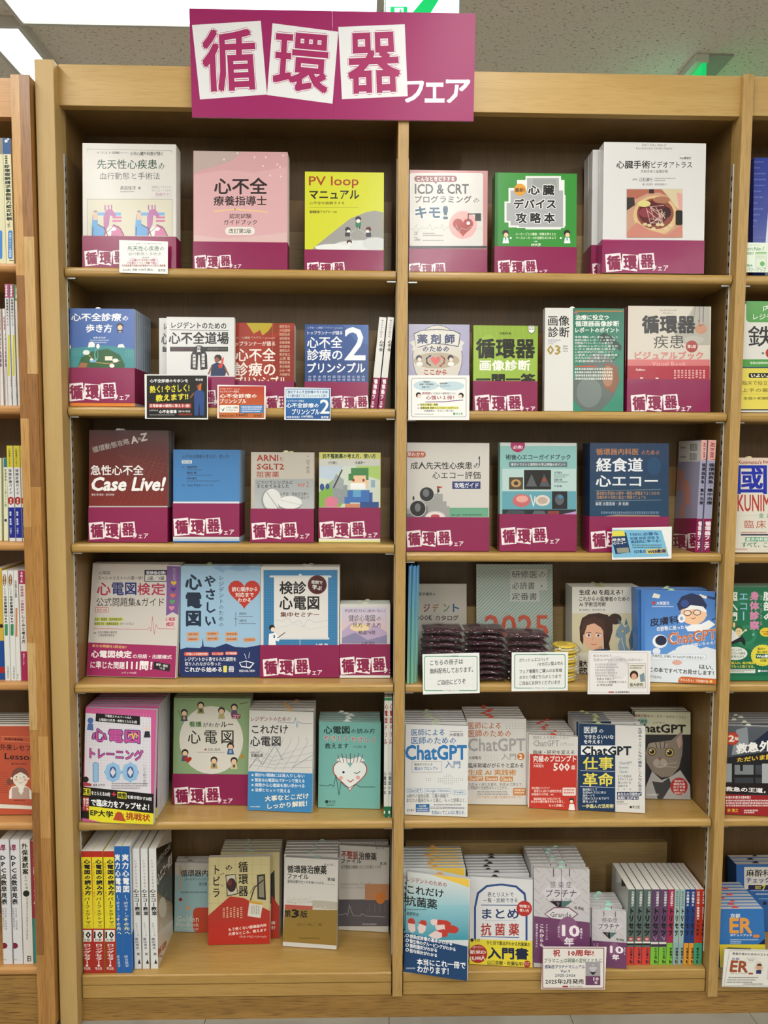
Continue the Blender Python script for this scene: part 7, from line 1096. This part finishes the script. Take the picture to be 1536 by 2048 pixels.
face('green book with vertical pink and white title and flying doctor, right bay fourth shelf', VR4, Z4-.001, (310, 396, 1800, 1695), .015, '#1f7350', [
    ('G', 320, 396, 1800, 1695, '#25704f', '#15684e'), ('C', 700, 900, 420, '#2a7c58'), ('C', 700, 900, 330, '#1f7350'), ('C', 560, 1100, 150, '#2f8560'), ('C', 560, 1100, 100, '#1f7350'),
    ('V', 296, 460, 436, 900, '超入門', '#e9efe8', .03), ('V', 450, 462, 590, 890, 'エコー', '#8fc3de', .02), ('V', 610, 456, 750, 1030, '身体診察', '#d58ab0', .04), ('V', 638, 1040, 720, 1140, '×', '#9fd0e0', 0), ('V', 760, 510, 796, 970, 'フィジカル', '#d5a8bd', 0), ('V', 806, 456, 960, 900, '腹部の', '#e9efe8', .03), ('E', 850, 1055, 92, 66, '#e3c93a'), ('T', 780, 1036, 930, 1062, 'Web動画', '#a83a1c', .03), ('T', 812, 1070, 900, 1096, '収録!', '#a83a1c', .03),
    ('E', 450, 1050, 52, 64, '#e6cf9a'), ('Q', [(398, 1010), (410, 975), (460, 965), (500, 985), (500, 1015), (450, 990)], '#3a4a38'), ('C', 432, 1042, 6, '#333'), ('C', 464, 1045, 6, '#333'), ('L', [(436, 1078), (455, 1082)], 3, '#8a4a30'), ('Q', [(335, 1200), (345, 1010), (395, 1050), (440, 1120), (490, 1120), (480, 1190), (420, 1210)], '#e6e8e4'), ('Q', [(500, 1110), (545, 1180), (545, 1250), (520, 1245), (480, 1190), (430, 1210), (335, 1235), (335, 1200)], '#1a2428'), ('L', [(490, 1080), (540, 1030)], 14, '#e6e8e4'), ('C', 552, 1026, 18, '#e6cf9a'), ('E', 380, 950, 18, 40, '#e6cf9a'),
    ('E', 400, 1368, 176, 98, '#dfe6dc'), ('T', 335, 1300, 495, 1335, 'がこっそり', '#26302a', .01), ('T', 335, 1348, 545, 1384, 'エコーの旅を', '#26302a', .02), ('T', 335, 1396, 525, 1430, 'ませんか？', '#26302a', .02), *[('E', 800+150*math.cos(k*.26), 1395+135*math.sin(k*.26), 26, 24, '#e3d84a') for k in range(24)], ('E', 800, 1395, 148, 132, '#e3d84a'), ('T', 722, 1280, 842, 1315, '臨床の', '#4a4a14', .02), ('T', 712, 1328, 870, 1362, '強い味方', '#4a4a14', .02), ('R', 696, 1372, 960, 1440, '#17604a'), ('T', 706, 1384, 940, 1428, 'Web動画', '#eee', .04), ('T', 760, 1450, 860, 1492, '収録!', '#4a4a14', .02),
    ('T', 335, 1486, 680, 1525, '達人Dr. 森が編集', '#dfd84a', .03), ('T', 335, 1538, 680, 1578, 'でもっと強くなる。', '#dfd84a', .03), ('R', 325, 1598, 692, 1655, '#dfe4dc'), ('M', 335, 1606, 670, 1620, '#555'), ('M', 335, 1630, 530, 1642, '#555'), ('R', 732, 1608, 768, 1640, '#eee'), ('M', 775, 1612, 870, 1636, '#dde')], n=4, lean=6, Y=(.035, .035), short='green flying-doctor book', page='#8f968a')
VR5 = (1336, 1200, 4.095)
face('black and red emergency book with white brush title, right bay fifth shelf', VR5, Z5, (470, 1030, 1250, 1755), .016, '#2a2c34', [
    ('G', 470, 1030, 1250, 1500, '#565c66', '#33363e'), ('Q', [(560, 1060), (650, 1040), (660, 1180), (600, 1260), (520, 1270)], '#8a929a'), ('Q', [(690, 1170), (830, 1060), (1250, 1060), (1250, 1250), (720, 1230)], '#1c2440'), ('R', 490, 1340, 820, 1350, '#14161a'), ('R', 525, 1340, 545, 1500, '#14161a'), ('R', 700, 1340, 715, 1500, '#14161a'), ('R', 490, 1430, 800, 1455, '#14161a'), ('Q', [(545, 1350), (700, 1350), (700, 1430), (545, 1430)], '#7c8288'), ('R', 590, 1350, 612, 1400, '#14161a'), ('R', 770, 1330, 1250, 1510, '#a9adb0'), ('R', 470, 1340, 522, 1490, '#9aa0a4'),
    ('C', 525, 1135, 55, '#a82c20'), ('C', 525, 1135, 48, '#c0452c'), ('T', 498, 1110, 540, 1158, '2', '#f3efe6', .06), ('T', 545, 1122, 578, 1148, '版', '#f3efe6', .03), ('Q', [(485, 1290), (1250, 1180), (1250, 1340), (485, 1340)], '#1a1c22'), ('TQ', [(560, 1180), (740, 1160), (740, 1240), (560, 1258)], '救急', '#f0f0ee', .05), ('TQ', [(750, 1160), (960, 1140), (960, 1225), (750, 1240)], '外来', '#f0f0ee', .05), ('TQ', [(566, 1292), (1000, 1240), (1000, 1290), (566, 1328)], 'ただいま診断中！', '#e0b83a', .04),
    ('R', 470, 1500, 1250, 1590, '#1a1214'), ('TQ', [(474, 1528), (1200, 1560), (1200, 1600), (474, 1565)], '救急の王道，ここに極まる', '#f0ecec', .04), ('Q', [(470, 1590), (1250, 1615), (1250, 1800), (470, 1755)], '#9a1f24'), ('M', 474, 1606, 680, 1626, '#f0dcdc'), ('M', 474, 1636, 1100, 1650, '#f0dcdc'), ('M', 474, 1656, 1100, 1670, '#f0dcdc'), ('M', 474, 1676, 1100, 1690, '#f0dcdc'), ('T', 486, 1708, 576, 1736, '林 寛之', '#e0b83a', .03), ('M', 622, 1716, 745, 1730, '#f0dcdc'), ('M', 622, 1734, 712, 1746, '#f0dcdc')], n=6, lean=6, yr=1785, short='black and red emergency book', slipc=(.26, '#d8d8c8'), page='#b5b6b4')
VR6 = (1336, 1600, 6.827)
face('blue checklist book with a white title plate, back of the bottom right shelf', VR6, Z6, (935, 880, 1900, 1990), .016, '#2a63aa', [
    ('R', 1040, 915, 1900, 1215, '#d9d8d2'), ('T', 1070, 948, 1640, 1045, '麻酔科研修', '#1c1c1e', .02), ('T', 1070, 1060, 1640, 1130, 'チェックノート', '#2a2f7a', .03), ('R', 1096, 1160, 1900, 1225, '#1c1f4a'), ('T', 1190, 1172, 1270, 1215, '改訂', '#e0d24a', .03), ('T', 1284, 1164, 1330, 1235, '7', '#e0d24a', .05), ('L', [(1130, 1236), (1900, 1240)], 5, '#dfe6ee'), ('M', 1200, 1276, 1400, 1292, '#dfe6ee'), ('M', 1240, 1340, 1400, 1356, '#8fb8dc'), ('C', 1320, 1410, 26, '#1c1f3a')], n=4, lean=6, Y=(.152, .152), short='blue checklist book', slipc=(.3, '#1c1c1c'), spine='#245a9e')
face('blue and yellow pocket book with big orange Latin letters, right bay bottom shelf', VR6, Z6, (712, 1490, 1335, 2340), .0125, '#2f6fb4', [
    ('T', 852, 1552, 985, 1608, '京都', '#e6ecf2', .02), ('T', 848, 1618, 1140, 1812, 'ER', '#e09a44', .09), ('T', 850, 1828, 1145, 1862, 'ポケットブック', '#e6ecf2', .03), ('RR', 1160, 1838, 1250, 1880, 20, '#d5803c'), ('M', 850, 1900, 1240, 1915, '#b9cfe4'), ('M', 850, 1925, 1000, 1940, '#b9cfe4'), ('M', 850, 1948, 1000, 1962, '#b9cfe4'), ('Q', [(1210, 1990), (1370, 1850), (1370, 2000)], '#1c2348'), ('R', 700, 1972, 1400, 2290, '#e0cc3c'), ('Q', [(790, 2030), (820, 2010), (1130, 2025), (1140, 2050)], '#3a3a2a'), ('R', 700, 2288, 1400, 2340, '#2f5a96')], n=9, lean=9, Y=(.012, .012), tlx=732, short='orange-lettered pocket book', slipc=(.4, '#c8453c'), page='#cdced0')

# ================================================================ cards on the shelf fronts
card('white card repeating the hearts book title, leaning on the top shelf edge', VA, [(483, 960), (673, 966), (671, 1096), (477, 1090)], [
    ('T', 509, 972, 650, 977, 'イラスト図解 小児心臓外科医が描く', '#777'), ('T', 510, 984, 657, 1004, '先天性心疾患の', '#2f6a4a', .01), ('T', 513, 1009, 645, 1022, '血行動態と手術法', '#777'), ('M', 568, 1028, 598, 1033, '#666'), ('C', 530, 1045, 16, '#dfd3dd'), ('C', 620, 1045, 16, '#dfd3dd'), *[('T', x0, 1036+11*k, x1, 1045+11*k, t, '#a83a3a', .02) for k, (x0, x1, t) in enumerate(((522, 620, '一心臓を学ぶ初学者の必読書'), (508, 628, '分り易いイラスト満載で楽し'), (488, 662, '先天性疾患の多様な血行動態がわかる珠玉の解説書')))], ('T', 490, 1076, 522, 1084, 'A5判', '#222', .01), ('T', 530, 1074, 612, 1085, '定価 10,780円 (税込)', '#222', .02), ('T', 632, 1076, 662, 1086, '金芳堂', '#333', .02)], base='#eeedea')
card('black card with yellow brush writing on the second shelf edge', VC, [(584, 377), (832, 382), (832, 558), (580, 555)], [
    ('R', 587, 382, 828, 552, '#141414'), ('T', 600, 396, 752, 410, '心不全診療のキホンを', '#f3f3f3', .03), ('T', 782, 394, 812, 403, '羊土社', '#f3f3f3', .04), ('TQ', [(600, 424), (757, 416), (757, 446), (600, 452)], '熱く! やさしく!', '#ded43a', .04), ('TQ', [(624, 460), (752, 452), (752, 478), (624, 486)], '教えます!!', '#ded43a', .05), ('R', 596, 494, 765, 513, '#b02a22'), ('T', 600, 497, 760, 509, '日常診療の疑問に答える1冊！', '#f3f3f3', .03), ('T', 598, 518, 632, 525, 'レジデントの', '#eee', .02), ('T', 636, 520, 706, 533, '心不全道場', '#eee', .04), ('M', 714, 522, 762, 529, '#ccc'), ('M', 598, 537, 700, 542, '#888'), ('R', 714, 534, 768, 541, '#8a2a20'),
    ('C', 797, 422, 11, '#2c201c'), ('C', 795, 427, 8, '#8a5334'), ('Q', [(778, 542), (776, 450), (790, 438), (806, 440), (818, 452), (816, 542), (800, 542), (797, 490), (793, 542)], '#2a4a8a'), ('L', [(776, 452), (762, 470)], 6, '#8a5334'), ('Q', [(792, 440), (798, 418), (806, 412), (804, 442)], '#d86a2c')], base='#e9e9e7')
card('orange-red price card with white rim on the second shelf edge', VC, [(872, 419), (1062, 424), (1062, 557), (869, 553)], [
    ('G', 875, 425, 1057, 552, '#b93a30', '#c46a2c'), ('T', 880, 432, 960, 440, '心不全アカデミー presents', '#f0d8c0', .01), ('T', 880, 442, 956, 451, 'トップランナーが語る', '#f6e8e0', .02), ('T', 880, 455, 1027, 472, '心不全診療の', '#f6eee8', .03), ('T', 880, 476, 985, 493, 'プリンシプル', '#f6eee8', .03), ('RR', 878, 500, 956, 530, 4, '#f0eee9'), ('Q', [(882, 510), (890, 520), (900, 508), (892, 526)], '#222'), ('T', 904, 506, 952, 514, '心不全・心機能', '#333', .01), ('T', 904, 517, 952, 525, 'アカデミー', '#333', .01), ('RR', 960, 500, 1054, 532, 4, '#3a86c0'), ('M', 966, 505, 1048, 511, '#eef'), ('M', 966, 514, 1048, 519, '#eef'), ('M', 966, 523, 1040, 528, '#eef'), ('M', 880, 540, 938, 547, '#5a3a10'), ('T', 944, 535, 990, 547, '3,960円', '#222', .03), ('T', 1014, 538, 1046, 548, '金芳堂', '#333', .02)], base='#f0eeea')
card('blue price card with big white 2 on the second shelf edge', VC, [(1140, 429), (1324, 433), (1322, 562), (1137, 559)], [
    ('G', 1143, 435, 1320, 556, '#2f7ab8', '#25589c'), ('R', 1145, 438, 1316, 472, '#dfeaf2'), ('T', 1150, 442, 1311, 454, '進化する心不全診療の今と未来', '#2a6aa8', .03), ('T', 1150, 457, 1308, 469, 'その鍵を握るプロフェッショナルと語る', '#2a6aa8', .02), ('T', 1146, 480, 1216, 488, 'トップランナーが語る', '#f0f4f8', .02), ('T', 1146, 492, 1275, 511, '心不全診療の', '#f4f7fa', .03), ('T', 1168, 516, 1278, 538, 'プリンシプル', '#f4f7fa', .03), ('T', 1281, 479, 1317, 534, '2', '#f4f7fa', .02), ('M', 1146, 544, 1200, 552, '#c9d9e8'), ('T', 1204, 541, 1252, 552, '4,180円(税込)', '#f4f7fa', .03), ('T', 1284, 544, 1314, 553, '金芳堂', '#f4f7fa', .02)], base='#eceff1')
card('white notice card with cloud bubbles and a purple line, second shelf edge', VD, [(98, 381), (341, 381), (341, 560), (97, 560)], [
    ('RR', 110, 392, 329, 548, 8, '#555'), ('RR', 111.5, 393.5, 327.5, 546.5, 7, '#f4f4f2'), ('E', 168, 422, 50, 20, '#c3d9e4'), ('E', 272, 424, 50, 18, '#c3d9e4'), ('T', 158, 404, 186, 411, '循環器の', '#333', .02), ('T', 142, 414, 198, 421, '病棟・門前薬局', '#333', .02), ('T', 152, 425, 186, 432, '配属された！', '#333', .02), ('T', 222, 410, 258, 417, '服薬指導に', '#333', .02), ('T', 216, 420, 266, 427, 'どうしたらよい？', '#333', .02), ('T', 152, 448, 186, 458, '循環器', '#a02c44', .02), ('T', 188, 449, 290, 458, 'にお悩みの薬剤師さんに', '#5a3a4a', .01), ('T', 168, 462, 280, 478, '心強い１冊！', '#a02c44', .03), ('L', [(166, 488), (240, 487), (316, 480)], 3, '#7a3a80'), ('C', 138, 460, 11, '#22181c'), ('C', 141, 464, 8, '#eed8cc'), ('C', 308, 462, 11, '#22181c'), ('C', 305, 466, 8, '#eed8cc'), ('R', 146, 494, 216, 503, '#e2e06a'), ('T', 134, 494, 216, 503, '➢ 処方の意図、病態', '#222', .02), ('R', 146, 506, 298, 516, '#e2e06a'), ('T', 134, 507, 298, 516, '➢ 服薬指導 患者さんフォローのポイント', '#222', .02), ('T', 160, 519, 278, 528, 'が具体的に，やさしく学べる！', '#333', .02), ('M', 122, 535, 200, 538, '#888'), ('C', 281, 535, 5, '#3f9a6a'), ('T', 288, 530, 316, 540, '羊土社', '#3f9a6a', .03)], base='#f2f2f0')
card('tilted light blue card about video lessons, third shelf edge', VD, [(882, 992), (1117, 996), (1150, 1114), (912, 1119)], [
    ('Q', [(890, 998), (1110, 1001), (1140, 1106), (918, 1111)], '#7fc0e0'), ('Q', [(905, 1012), (968, 1010), (986, 1090), (926, 1096)], '#1c3a66'), ('Q', [(903, 1004), (960, 1002), (965, 1024), (908, 1026)], '#e3dc5a'), ('TQ', [(912, 1034), (964, 1032), (966, 1042), (914, 1044)], '経食道', '#eee', .03), ('TQ', [(916, 1046), (968, 1044), (970, 1056), (918, 1058)], '心エコー', '#eee', .03), ('Q', [(930, 1072), (978, 1070), (981, 1090), (934, 1092)], '#9a9a8a'), ('TQ', [(980, 1012), (1096, 1008), (1098, 1020), (982, 1024)], 'TEEに必要な', '#1c3f86', .03), ('TQ', [(984, 1028), (1100, 1024), (1101, 1036), (986, 1040)], '知識 技術 評価 を', '#1c3f86', .02), ('TQ', [(986, 1042), (1104, 1037), (1106, 1049), (988, 1054)], '実践的に学べる！', '#1c3f86', .03), ('M', 992, 1058, 1110, 1063, '#345'), ('M', 994, 1067, 1112, 1072, '#345'), ('TQ', [(1000, 1080), (1046, 1078), (1048, 1092), (1002, 1094)], '157本の', '#1c2f66', .04), ('Q', [(1048, 1078), (1128, 1074), (1131, 1092), (1052, 1096)], '#e3c95a'), ('TQ', [(1054, 1080), (1126, 1076), (1128, 1090), (1056, 1094)], 'WEB動画', '#1c2f66', .05)], base='#f0f1f0', Y=.004)
def notecard(label, V, quad, lines):
    (x0, y0), (x1, y1) = quad[0], quad[2]
    its = [('RR', x0+9, y0+7, x1-9, y1-8, 8, '#4a9a7a'), ('RR', x0+12, y0+10, x1-12, y1-11, 6, '#f1f3f1')]
    its += [('L', [(x0+12+9*k, y0+12), (x0+12+9*k, y1-12)], .5, '#d3dcd8') for k in range(1, int((x1-x0-24)/9))]+[('L', [(x0+12, y0+12+9*k), (x1-12, y0+12+9*k)], .5, '#d3dcd8') for k in range(1, int((y1-y0-24)/9))]
    its += [('T', (x0+x1)/2-29, y0+4, (x0+x1)/2+29, y0+11, 'ジュンク堂書店', '#5a7a6e', .0), ('R', (x0+x1)/2-32, y1-12, (x0+x1)/2+32, y1-6, '#f1f3f1'), ('T', (x0+x1)/2-30, y1-13, (x0+x1)/2+30, y1-5, 'JUNKUDO', '#7a8a84', 0)]
    return card(label, V, quad, its+lines, base='#f1f3f1', Y=.0045, mat_=MATTE)
notecard('handwritten note card with green rim and three lines, fourth shelf edge', VF, [(152, 437), (381, 433), (383, 592), (156, 598)], [
    ('TQ', [(184, 462), (316, 456), (316, 476), (184, 482)], 'こちらの冊子は', '#1e1e22', .01), ('TQ', [(184, 494), (356, 486), (356, 508), (184, 516)], '無料配布しております。', '#1e1e22', .01), ('TQ', [(214, 540), (326, 534), (326, 555), (214, 561)], 'ご自由にどうぞ', '#1e1e22', .01)])
notecard('handwritten note card with green rim and five lines, fourth shelf edge', VF, [(512, 430), (737, 433), (735, 582), (510, 585)], [
    ('TQ', [(541, 454), (658, 449), (658, 463), (541, 469)], 'ポケット in エコバッグ', '#1e1e22', .01), ('TQ', [(614, 470), (716, 464), (716, 478), (614, 484)], '/マカロン型ふせん', '#1e1e22', .02), ('TQ', [(542, 498), (712, 493), (712, 508), (542, 514)], 'フェア書籍をご購入のお客様', '#1e1e22', .01), ('TQ', [(542, 522), (708, 517), (708, 532), (542, 537)], 'おひとり様どちらか１つまで', '#1e1e22', .01), ('TQ', [(542, 545), (704, 540), (704, 556), (542, 561)], 'ご自由にお持ちくださいませ', '#1e1e22', .01)])
card('pale pink card with grey script and a tiny girl cover, fourth shelf edge', VF, [(816, 423), (1057, 425), (1063, 597), (814, 597)], [
    ('RR', 822, 430, 1056, 590, 6, '#c9bcc6'), ('RR', 823.5, 431.5, 1054.5, 588.5, 5, '#f0eded'), ('C', 935, 490, 46, '#dedadd'), ('C', 950, 500, 30, '#e9e6e8'), ('TQ', [(838, 438), (916, 438), (916, 448), (838, 448)], '私たちはもう，', '#8a8488', .01), ('T', 838, 453, 1036, 465, '生成 AI がなかった時代には戻れない', '#9a9498', .01), *[('M', 845, 474+11*k, (930, 940, 925, 932, 918)[k], 482+11*k, '#b9b2b6') for k in range(5)], ('T', 851, 530, 924, 540, '生成 AI を超えろ！', '#3a3436', .01), ('T', 851, 543, 970, 553, 'これからの医療者のための', '#3a3436', .01), ('T', 851, 555, 914, 565, 'AI 学術活用術', '#3a3436', .01), ('T', 926, 584, 982, 592, '日本医事新報社', '#3a3436', .02), ('R', 898, 586, 920, 591, '#b54a4a'),
    ('R', 976, 473, 1047, 572, '#8a8488'), ('R', 977.5, 474.5, 1045.5, 570.5, '#e9e5da'), ('M', 984, 480, 1040, 485, '#444'), ('M', 984, 489, 1034, 494, '#444'), ('E', 1000, 520, 17, 18, '#3a2722'), ('E', 1000, 526, 11, 13, '#dfae90'), ('Q', [(1022, 520), (1040, 510), (1044, 545), (1026, 548)], '#7f96a2'), ('T', 984, 552, 1036, 566, '皆大研究', '#222', .03)], base='#f0eded', Y=.003)
card('anniversary card with red heading and dark red frame, bottom shelf front', VH, [(630, 587), (886, 590), (883, 758), (629, 757)], [
    ('RR', 633, 591, 881, 754, 3, '#8a3436'), ('RR', 636, 594, 878, 751, 2, '#eeeae6'), ('T', 677, 599, 704, 625, '祝', '#b03530', .04), ('T', 738, 600, 838, 624, '10周年!', '#b03530', .04), ('T', 641, 633, 872, 651, 'プラマニュは現場の変化とともに', '#3f6a4a', .02), ('T', 643, 660, 803, 674, '感染症プラチナマニュアル', '#1f3a6a', .03), ('T', 706, 679, 744, 690, 'Ver.9', '#1f3a6a', .02), ('T', 684, 696, 766, 707, '2025-2026', '#1f3a6a', .02), ('T', 646, 716, 799, 736, '2025年2月発売', '#2c2024', .03), ('T', 742, 742, 794, 749, 'メディカル', '#333', .02), ('R', 714, 743, 736, 749, '#a8403c'),
    ('R', 806, 647, 865, 740, '#a9a5ab'), ('Q', [(818, 672), (836, 656), (854, 672), (836, 690)], '#cbc8cc'), ('T', 826, 662, 848, 668, '感染症', '#444'), ('Q', [(822, 688), (850, 688), (836, 700)], '#1d1c20'), ('R', 806, 704, 865, 740, '#6e3f66'), ('T', 838, 709, 858, 722, '10', '#f3eaf0', .05), ('T', 842, 725, 854, 736, '年', '#f3eaf0', .04)], base='#eeebe8', Y=-.004)
card('laminated card with brown Latin letters at the bottom right corner', VR6, [(820, 2040), (1700, 2050), (1700, 2560), (738, 2545)], [
    ('Q', [(838, 2054), (1690, 2064), (1690, 2548), (760, 2532)], '#8a8a86'), ('Q', [(842, 2058), (1690, 2068), (1690, 2543), (766, 2527)], '#ecebe4'), ('TQ', [(880, 2080), (1500, 2100), (1500, 2136), (880, 2112)], '救急外来のためのベストセレクト', '#33333c', .03), ('T', 870, 2152, 975, 2188, '京都', '#5a6a9a', .02), ('TQ', [(866, 2196), (1096, 2206), (1082, 2350), (846, 2340)], 'ER', '#a3502c', .08), ('T', 852, 2354, 1080, 2382, 'ポケットブック', '#5a5a6a', .01), ('RR', 1096, 2358, 1162, 2382, 10, '#a3502c'), ('E', 1136, 2180, 88, 36, '#b9b9b2'), ('E', 1136, 2180, 84, 32, '#eeede6'), ('M', 1080, 2166, 1190, 2176, '#555'), ('M', 1100, 2186, 1170, 2196, '#555'),
    ('E', 1240, 2290, 58, 84, '#dccfbf'), ('E', 1242, 2276, 38, 42, '#dca98a'), ('Q', [(1214, 2262), (1220, 2238), (1262, 2232), (1282, 2262)], '#3a2c28'), ('Q', [(1200, 2370), (1208, 2320), (1270, 2316), (1272, 2370)], '#2f3a6a'), *[('M', 826-16*k, 2416+32*k, 1240-40*k, 2432+32*k, '#555') for k in range(3)], ('M', 1030, 2505, 1300, 2520, '#555'), ('Q', [(1370, 2210), (1700, 2220), (1700, 2480), (1350, 2450)], '#cfcad6')], base='#ecebe4', Y=-.004, lam=.004)

# ================================================================ folders, gift bags, macaron notes
rq = random.Random(11)
x = .0180
for i in range(9):
    w = .0028
    p0 = MB(); h = .283+rq.uniform(-.004, .004); yy = .014+.003*(i % 3)+(.012 if i > 5 else 0)
    P = [(-w/2, 0), (w/2-.0004, 0)]
    t, b_ = lin(('#3f78ae', '#5f98c4', '#4a86bb')[i % 3]), lin(('#86c2a0', '#9ad0ae', '#6fae98')[i % 3])
    for (a, c) in (((-w/2, 0, 0), (w/2-.0004, 0, 0)), ((w/2-.0004, 0, 0), (w/2-.0004, .14, 0)), ((w/2-.0004, .14, 0), (-w/2, .14, 0)), ((-w/2, .14, 0), (-w/2, 0, 0))):
        p0.face([a, c, (c[0], c[1], h), (a[0], a[1], h)], [b_, b_, t, t])
    p0.face([(-w/2, 0, h), (w/2-.0004, 0, h), (w/2-.0004, .14, h), (-w/2, .14, h)], t)
    p0.face([(-w/2, 0, 0), (-w/2, .14, 0), (w/2-.0004, .14, 0), (w/2-.0004, 0, 0)], b_)
    o = p0.build('clear_folder', GLOSS)
    o.location = (x+w/2+i*.0030, yy, Z4+.0004); o.rotation_euler = (0, math.radians(.5), 0)
    uniq(o, 'thin blue-to-green folder standing on edge beside the centre upright, fourth shelf', 'folder', 'blue-green folders on edge beside the centre upright')
MAR = mat('maroon_cloth', '#43202c', .6); YEL = mat('yellow_note_paper', '#dcbf3a', .6); CREAM = mat('cream_paper', '#e9dfae', .7)
FILM2 = filmmat('crinkled_film', 60, 1.0)
def pillow(name, w, d, h, seed, material, parent, nx=14, ny=8, amp=.0015, pw=5.0):
    r = random.Random(seed); v = []; f = []
    ph = [r.uniform(0, 6.28) for _ in range(6)]
    for s_ in (1, -1):
        for j in range(ny+1):
            for i in range(nx+1):
                a, c = i/nx*2-1, j/ny*2-1
                k = max(0, (1-abs(a)**pw))**.5*max(0, (1-abs(c)**pw))**.5
                wz = amp*(math.sin(a*5+ph[0])+math.sin(c*6+a*3+ph[1])+.6*math.sin(a*11+ph[2]))
                v.append((a*w/2*(1+.01*math.sin(c*5+ph[3])), c*d/2*(1+.02*math.sin(a*4+ph[4])), s_*(h/2)*k+wz*k+.0008*math.sin(a*6+ph[5])))
    N = (nx+1)*(ny+1)
    for j in range(ny):
        for i in range(nx):
            q = j*(nx+1)+i
            f.append((q, q+1, q+nx+2, q+nx+1)); f.append((N+q, N+q+nx+1, N+q+nx+2, N+q+1))
    me = bpy.data.meshes.new(name); me.from_pydata(v, [], f); me.materials.append(material)
    for p in me.polygons: p.use_smooth = True
    o = bpy.data.objects.new(name, me); COL.objects.link(o); o.parent = parent
    return o
STN = ('stack beside the folders', 'middle stack', 'stack by the yellow notes')
k3 = ('lowest', 'second from the bottom', 'third from the bottom', 'fourth from the bottom', 'fifth from the bottom', 'sixth from the bottom', 'seventh from the bottom', 'second from the top', 'topmost')
for si, (cx, n, hh) in enumerate(((.105, 8, .1300), (.2085, 9, .1300), (.3115, 7, .118))):
    th = hh/n
    for i in range(n):
        r = empty('gift_bag')
        pillow('folded_cloth_bag', (.096+rq.uniform(-.003, .002)), .074, th*.76, si*50+i, MAR, r, amp=.0005, pw=3.5)
        pillow('plastic_sleeve', .101, .084, th*.84, si*70+i+500, FILM2, r, amp=.0002, pw=7)
        lab = k3[i] if i < n-2 else k3[7+(i-(n-2))]
        r.location = (cx+rq.uniform(-.001, .001), .062+rq.uniform(-.004, .004), Z4+.002+th*(i+.5)); r.rotation_euler = (math.radians(rq.uniform(-.3, .3)), math.radians(rq.uniform(-.5, .5)), math.radians(rq.uniform(-1.2, 1.2)))
        uniq(r, 'folded maroon bag in film, %s in the %s' % (lab, STN[si]), 'bag', 'maroon bags wrapped in clear film')
def macaron(name, rx, zc, h, material, parent, bulge):
    v = []; f = []; n = 20
    prof = [(0, -h/2), (rx*.7, -h/2), (rx*.95, -h/2*.7), (rx*bulge, 0), (rx*.95, h/2*.7), (rx*.7, h/2), (0, h/2)]
    for (r_, z_) in prof:
        for k in range(n): v.append((r_*math.cos(k*2*math.pi/n), r_*math.sin(k*2*math.pi/n), zc+z_))
    for j in range(len(prof)-1):
        for k in range(n): f.append((j*n+k, j*n+(k+1) % n, (j+1)*n+(k+1) % n, (j+1)*n+k))
    me = bpy.data.meshes.new(name); me.from_pydata(v, [], f); me.materials.append(material)
    for p in me.polygons: p.use_smooth = True
    o = bpy.data.objects.new(name, me); COL.objects.link(o); o.parent = parent; return o
for i in range(4):
    r = empty('macaron_notes')
    macaron('upper_half', .030, .0068, .0062, YEL, r, 1.0); macaron('filling', .0275, 0, .0070, CREAM, r, 1.0); macaron('lower_half', .030, -.0068, .0062, YEL, r, 1.0)
    pillow('plastic_sleeve', .070, .068, .0206, 900+i, FILM2, r, amp=.0002, pw=8)
    r.location = (.4040+rq.uniform(-.001, .001), .05, Z4+.0115+i*.0226)
    uniq(r, 'yellow macaron-shaped note pad in film, %s of four in the pile' % ('lowest', 'second lowest', 'second highest', 'topmost')[i], 'note pad', 'yellow macaron-shaped note pads')
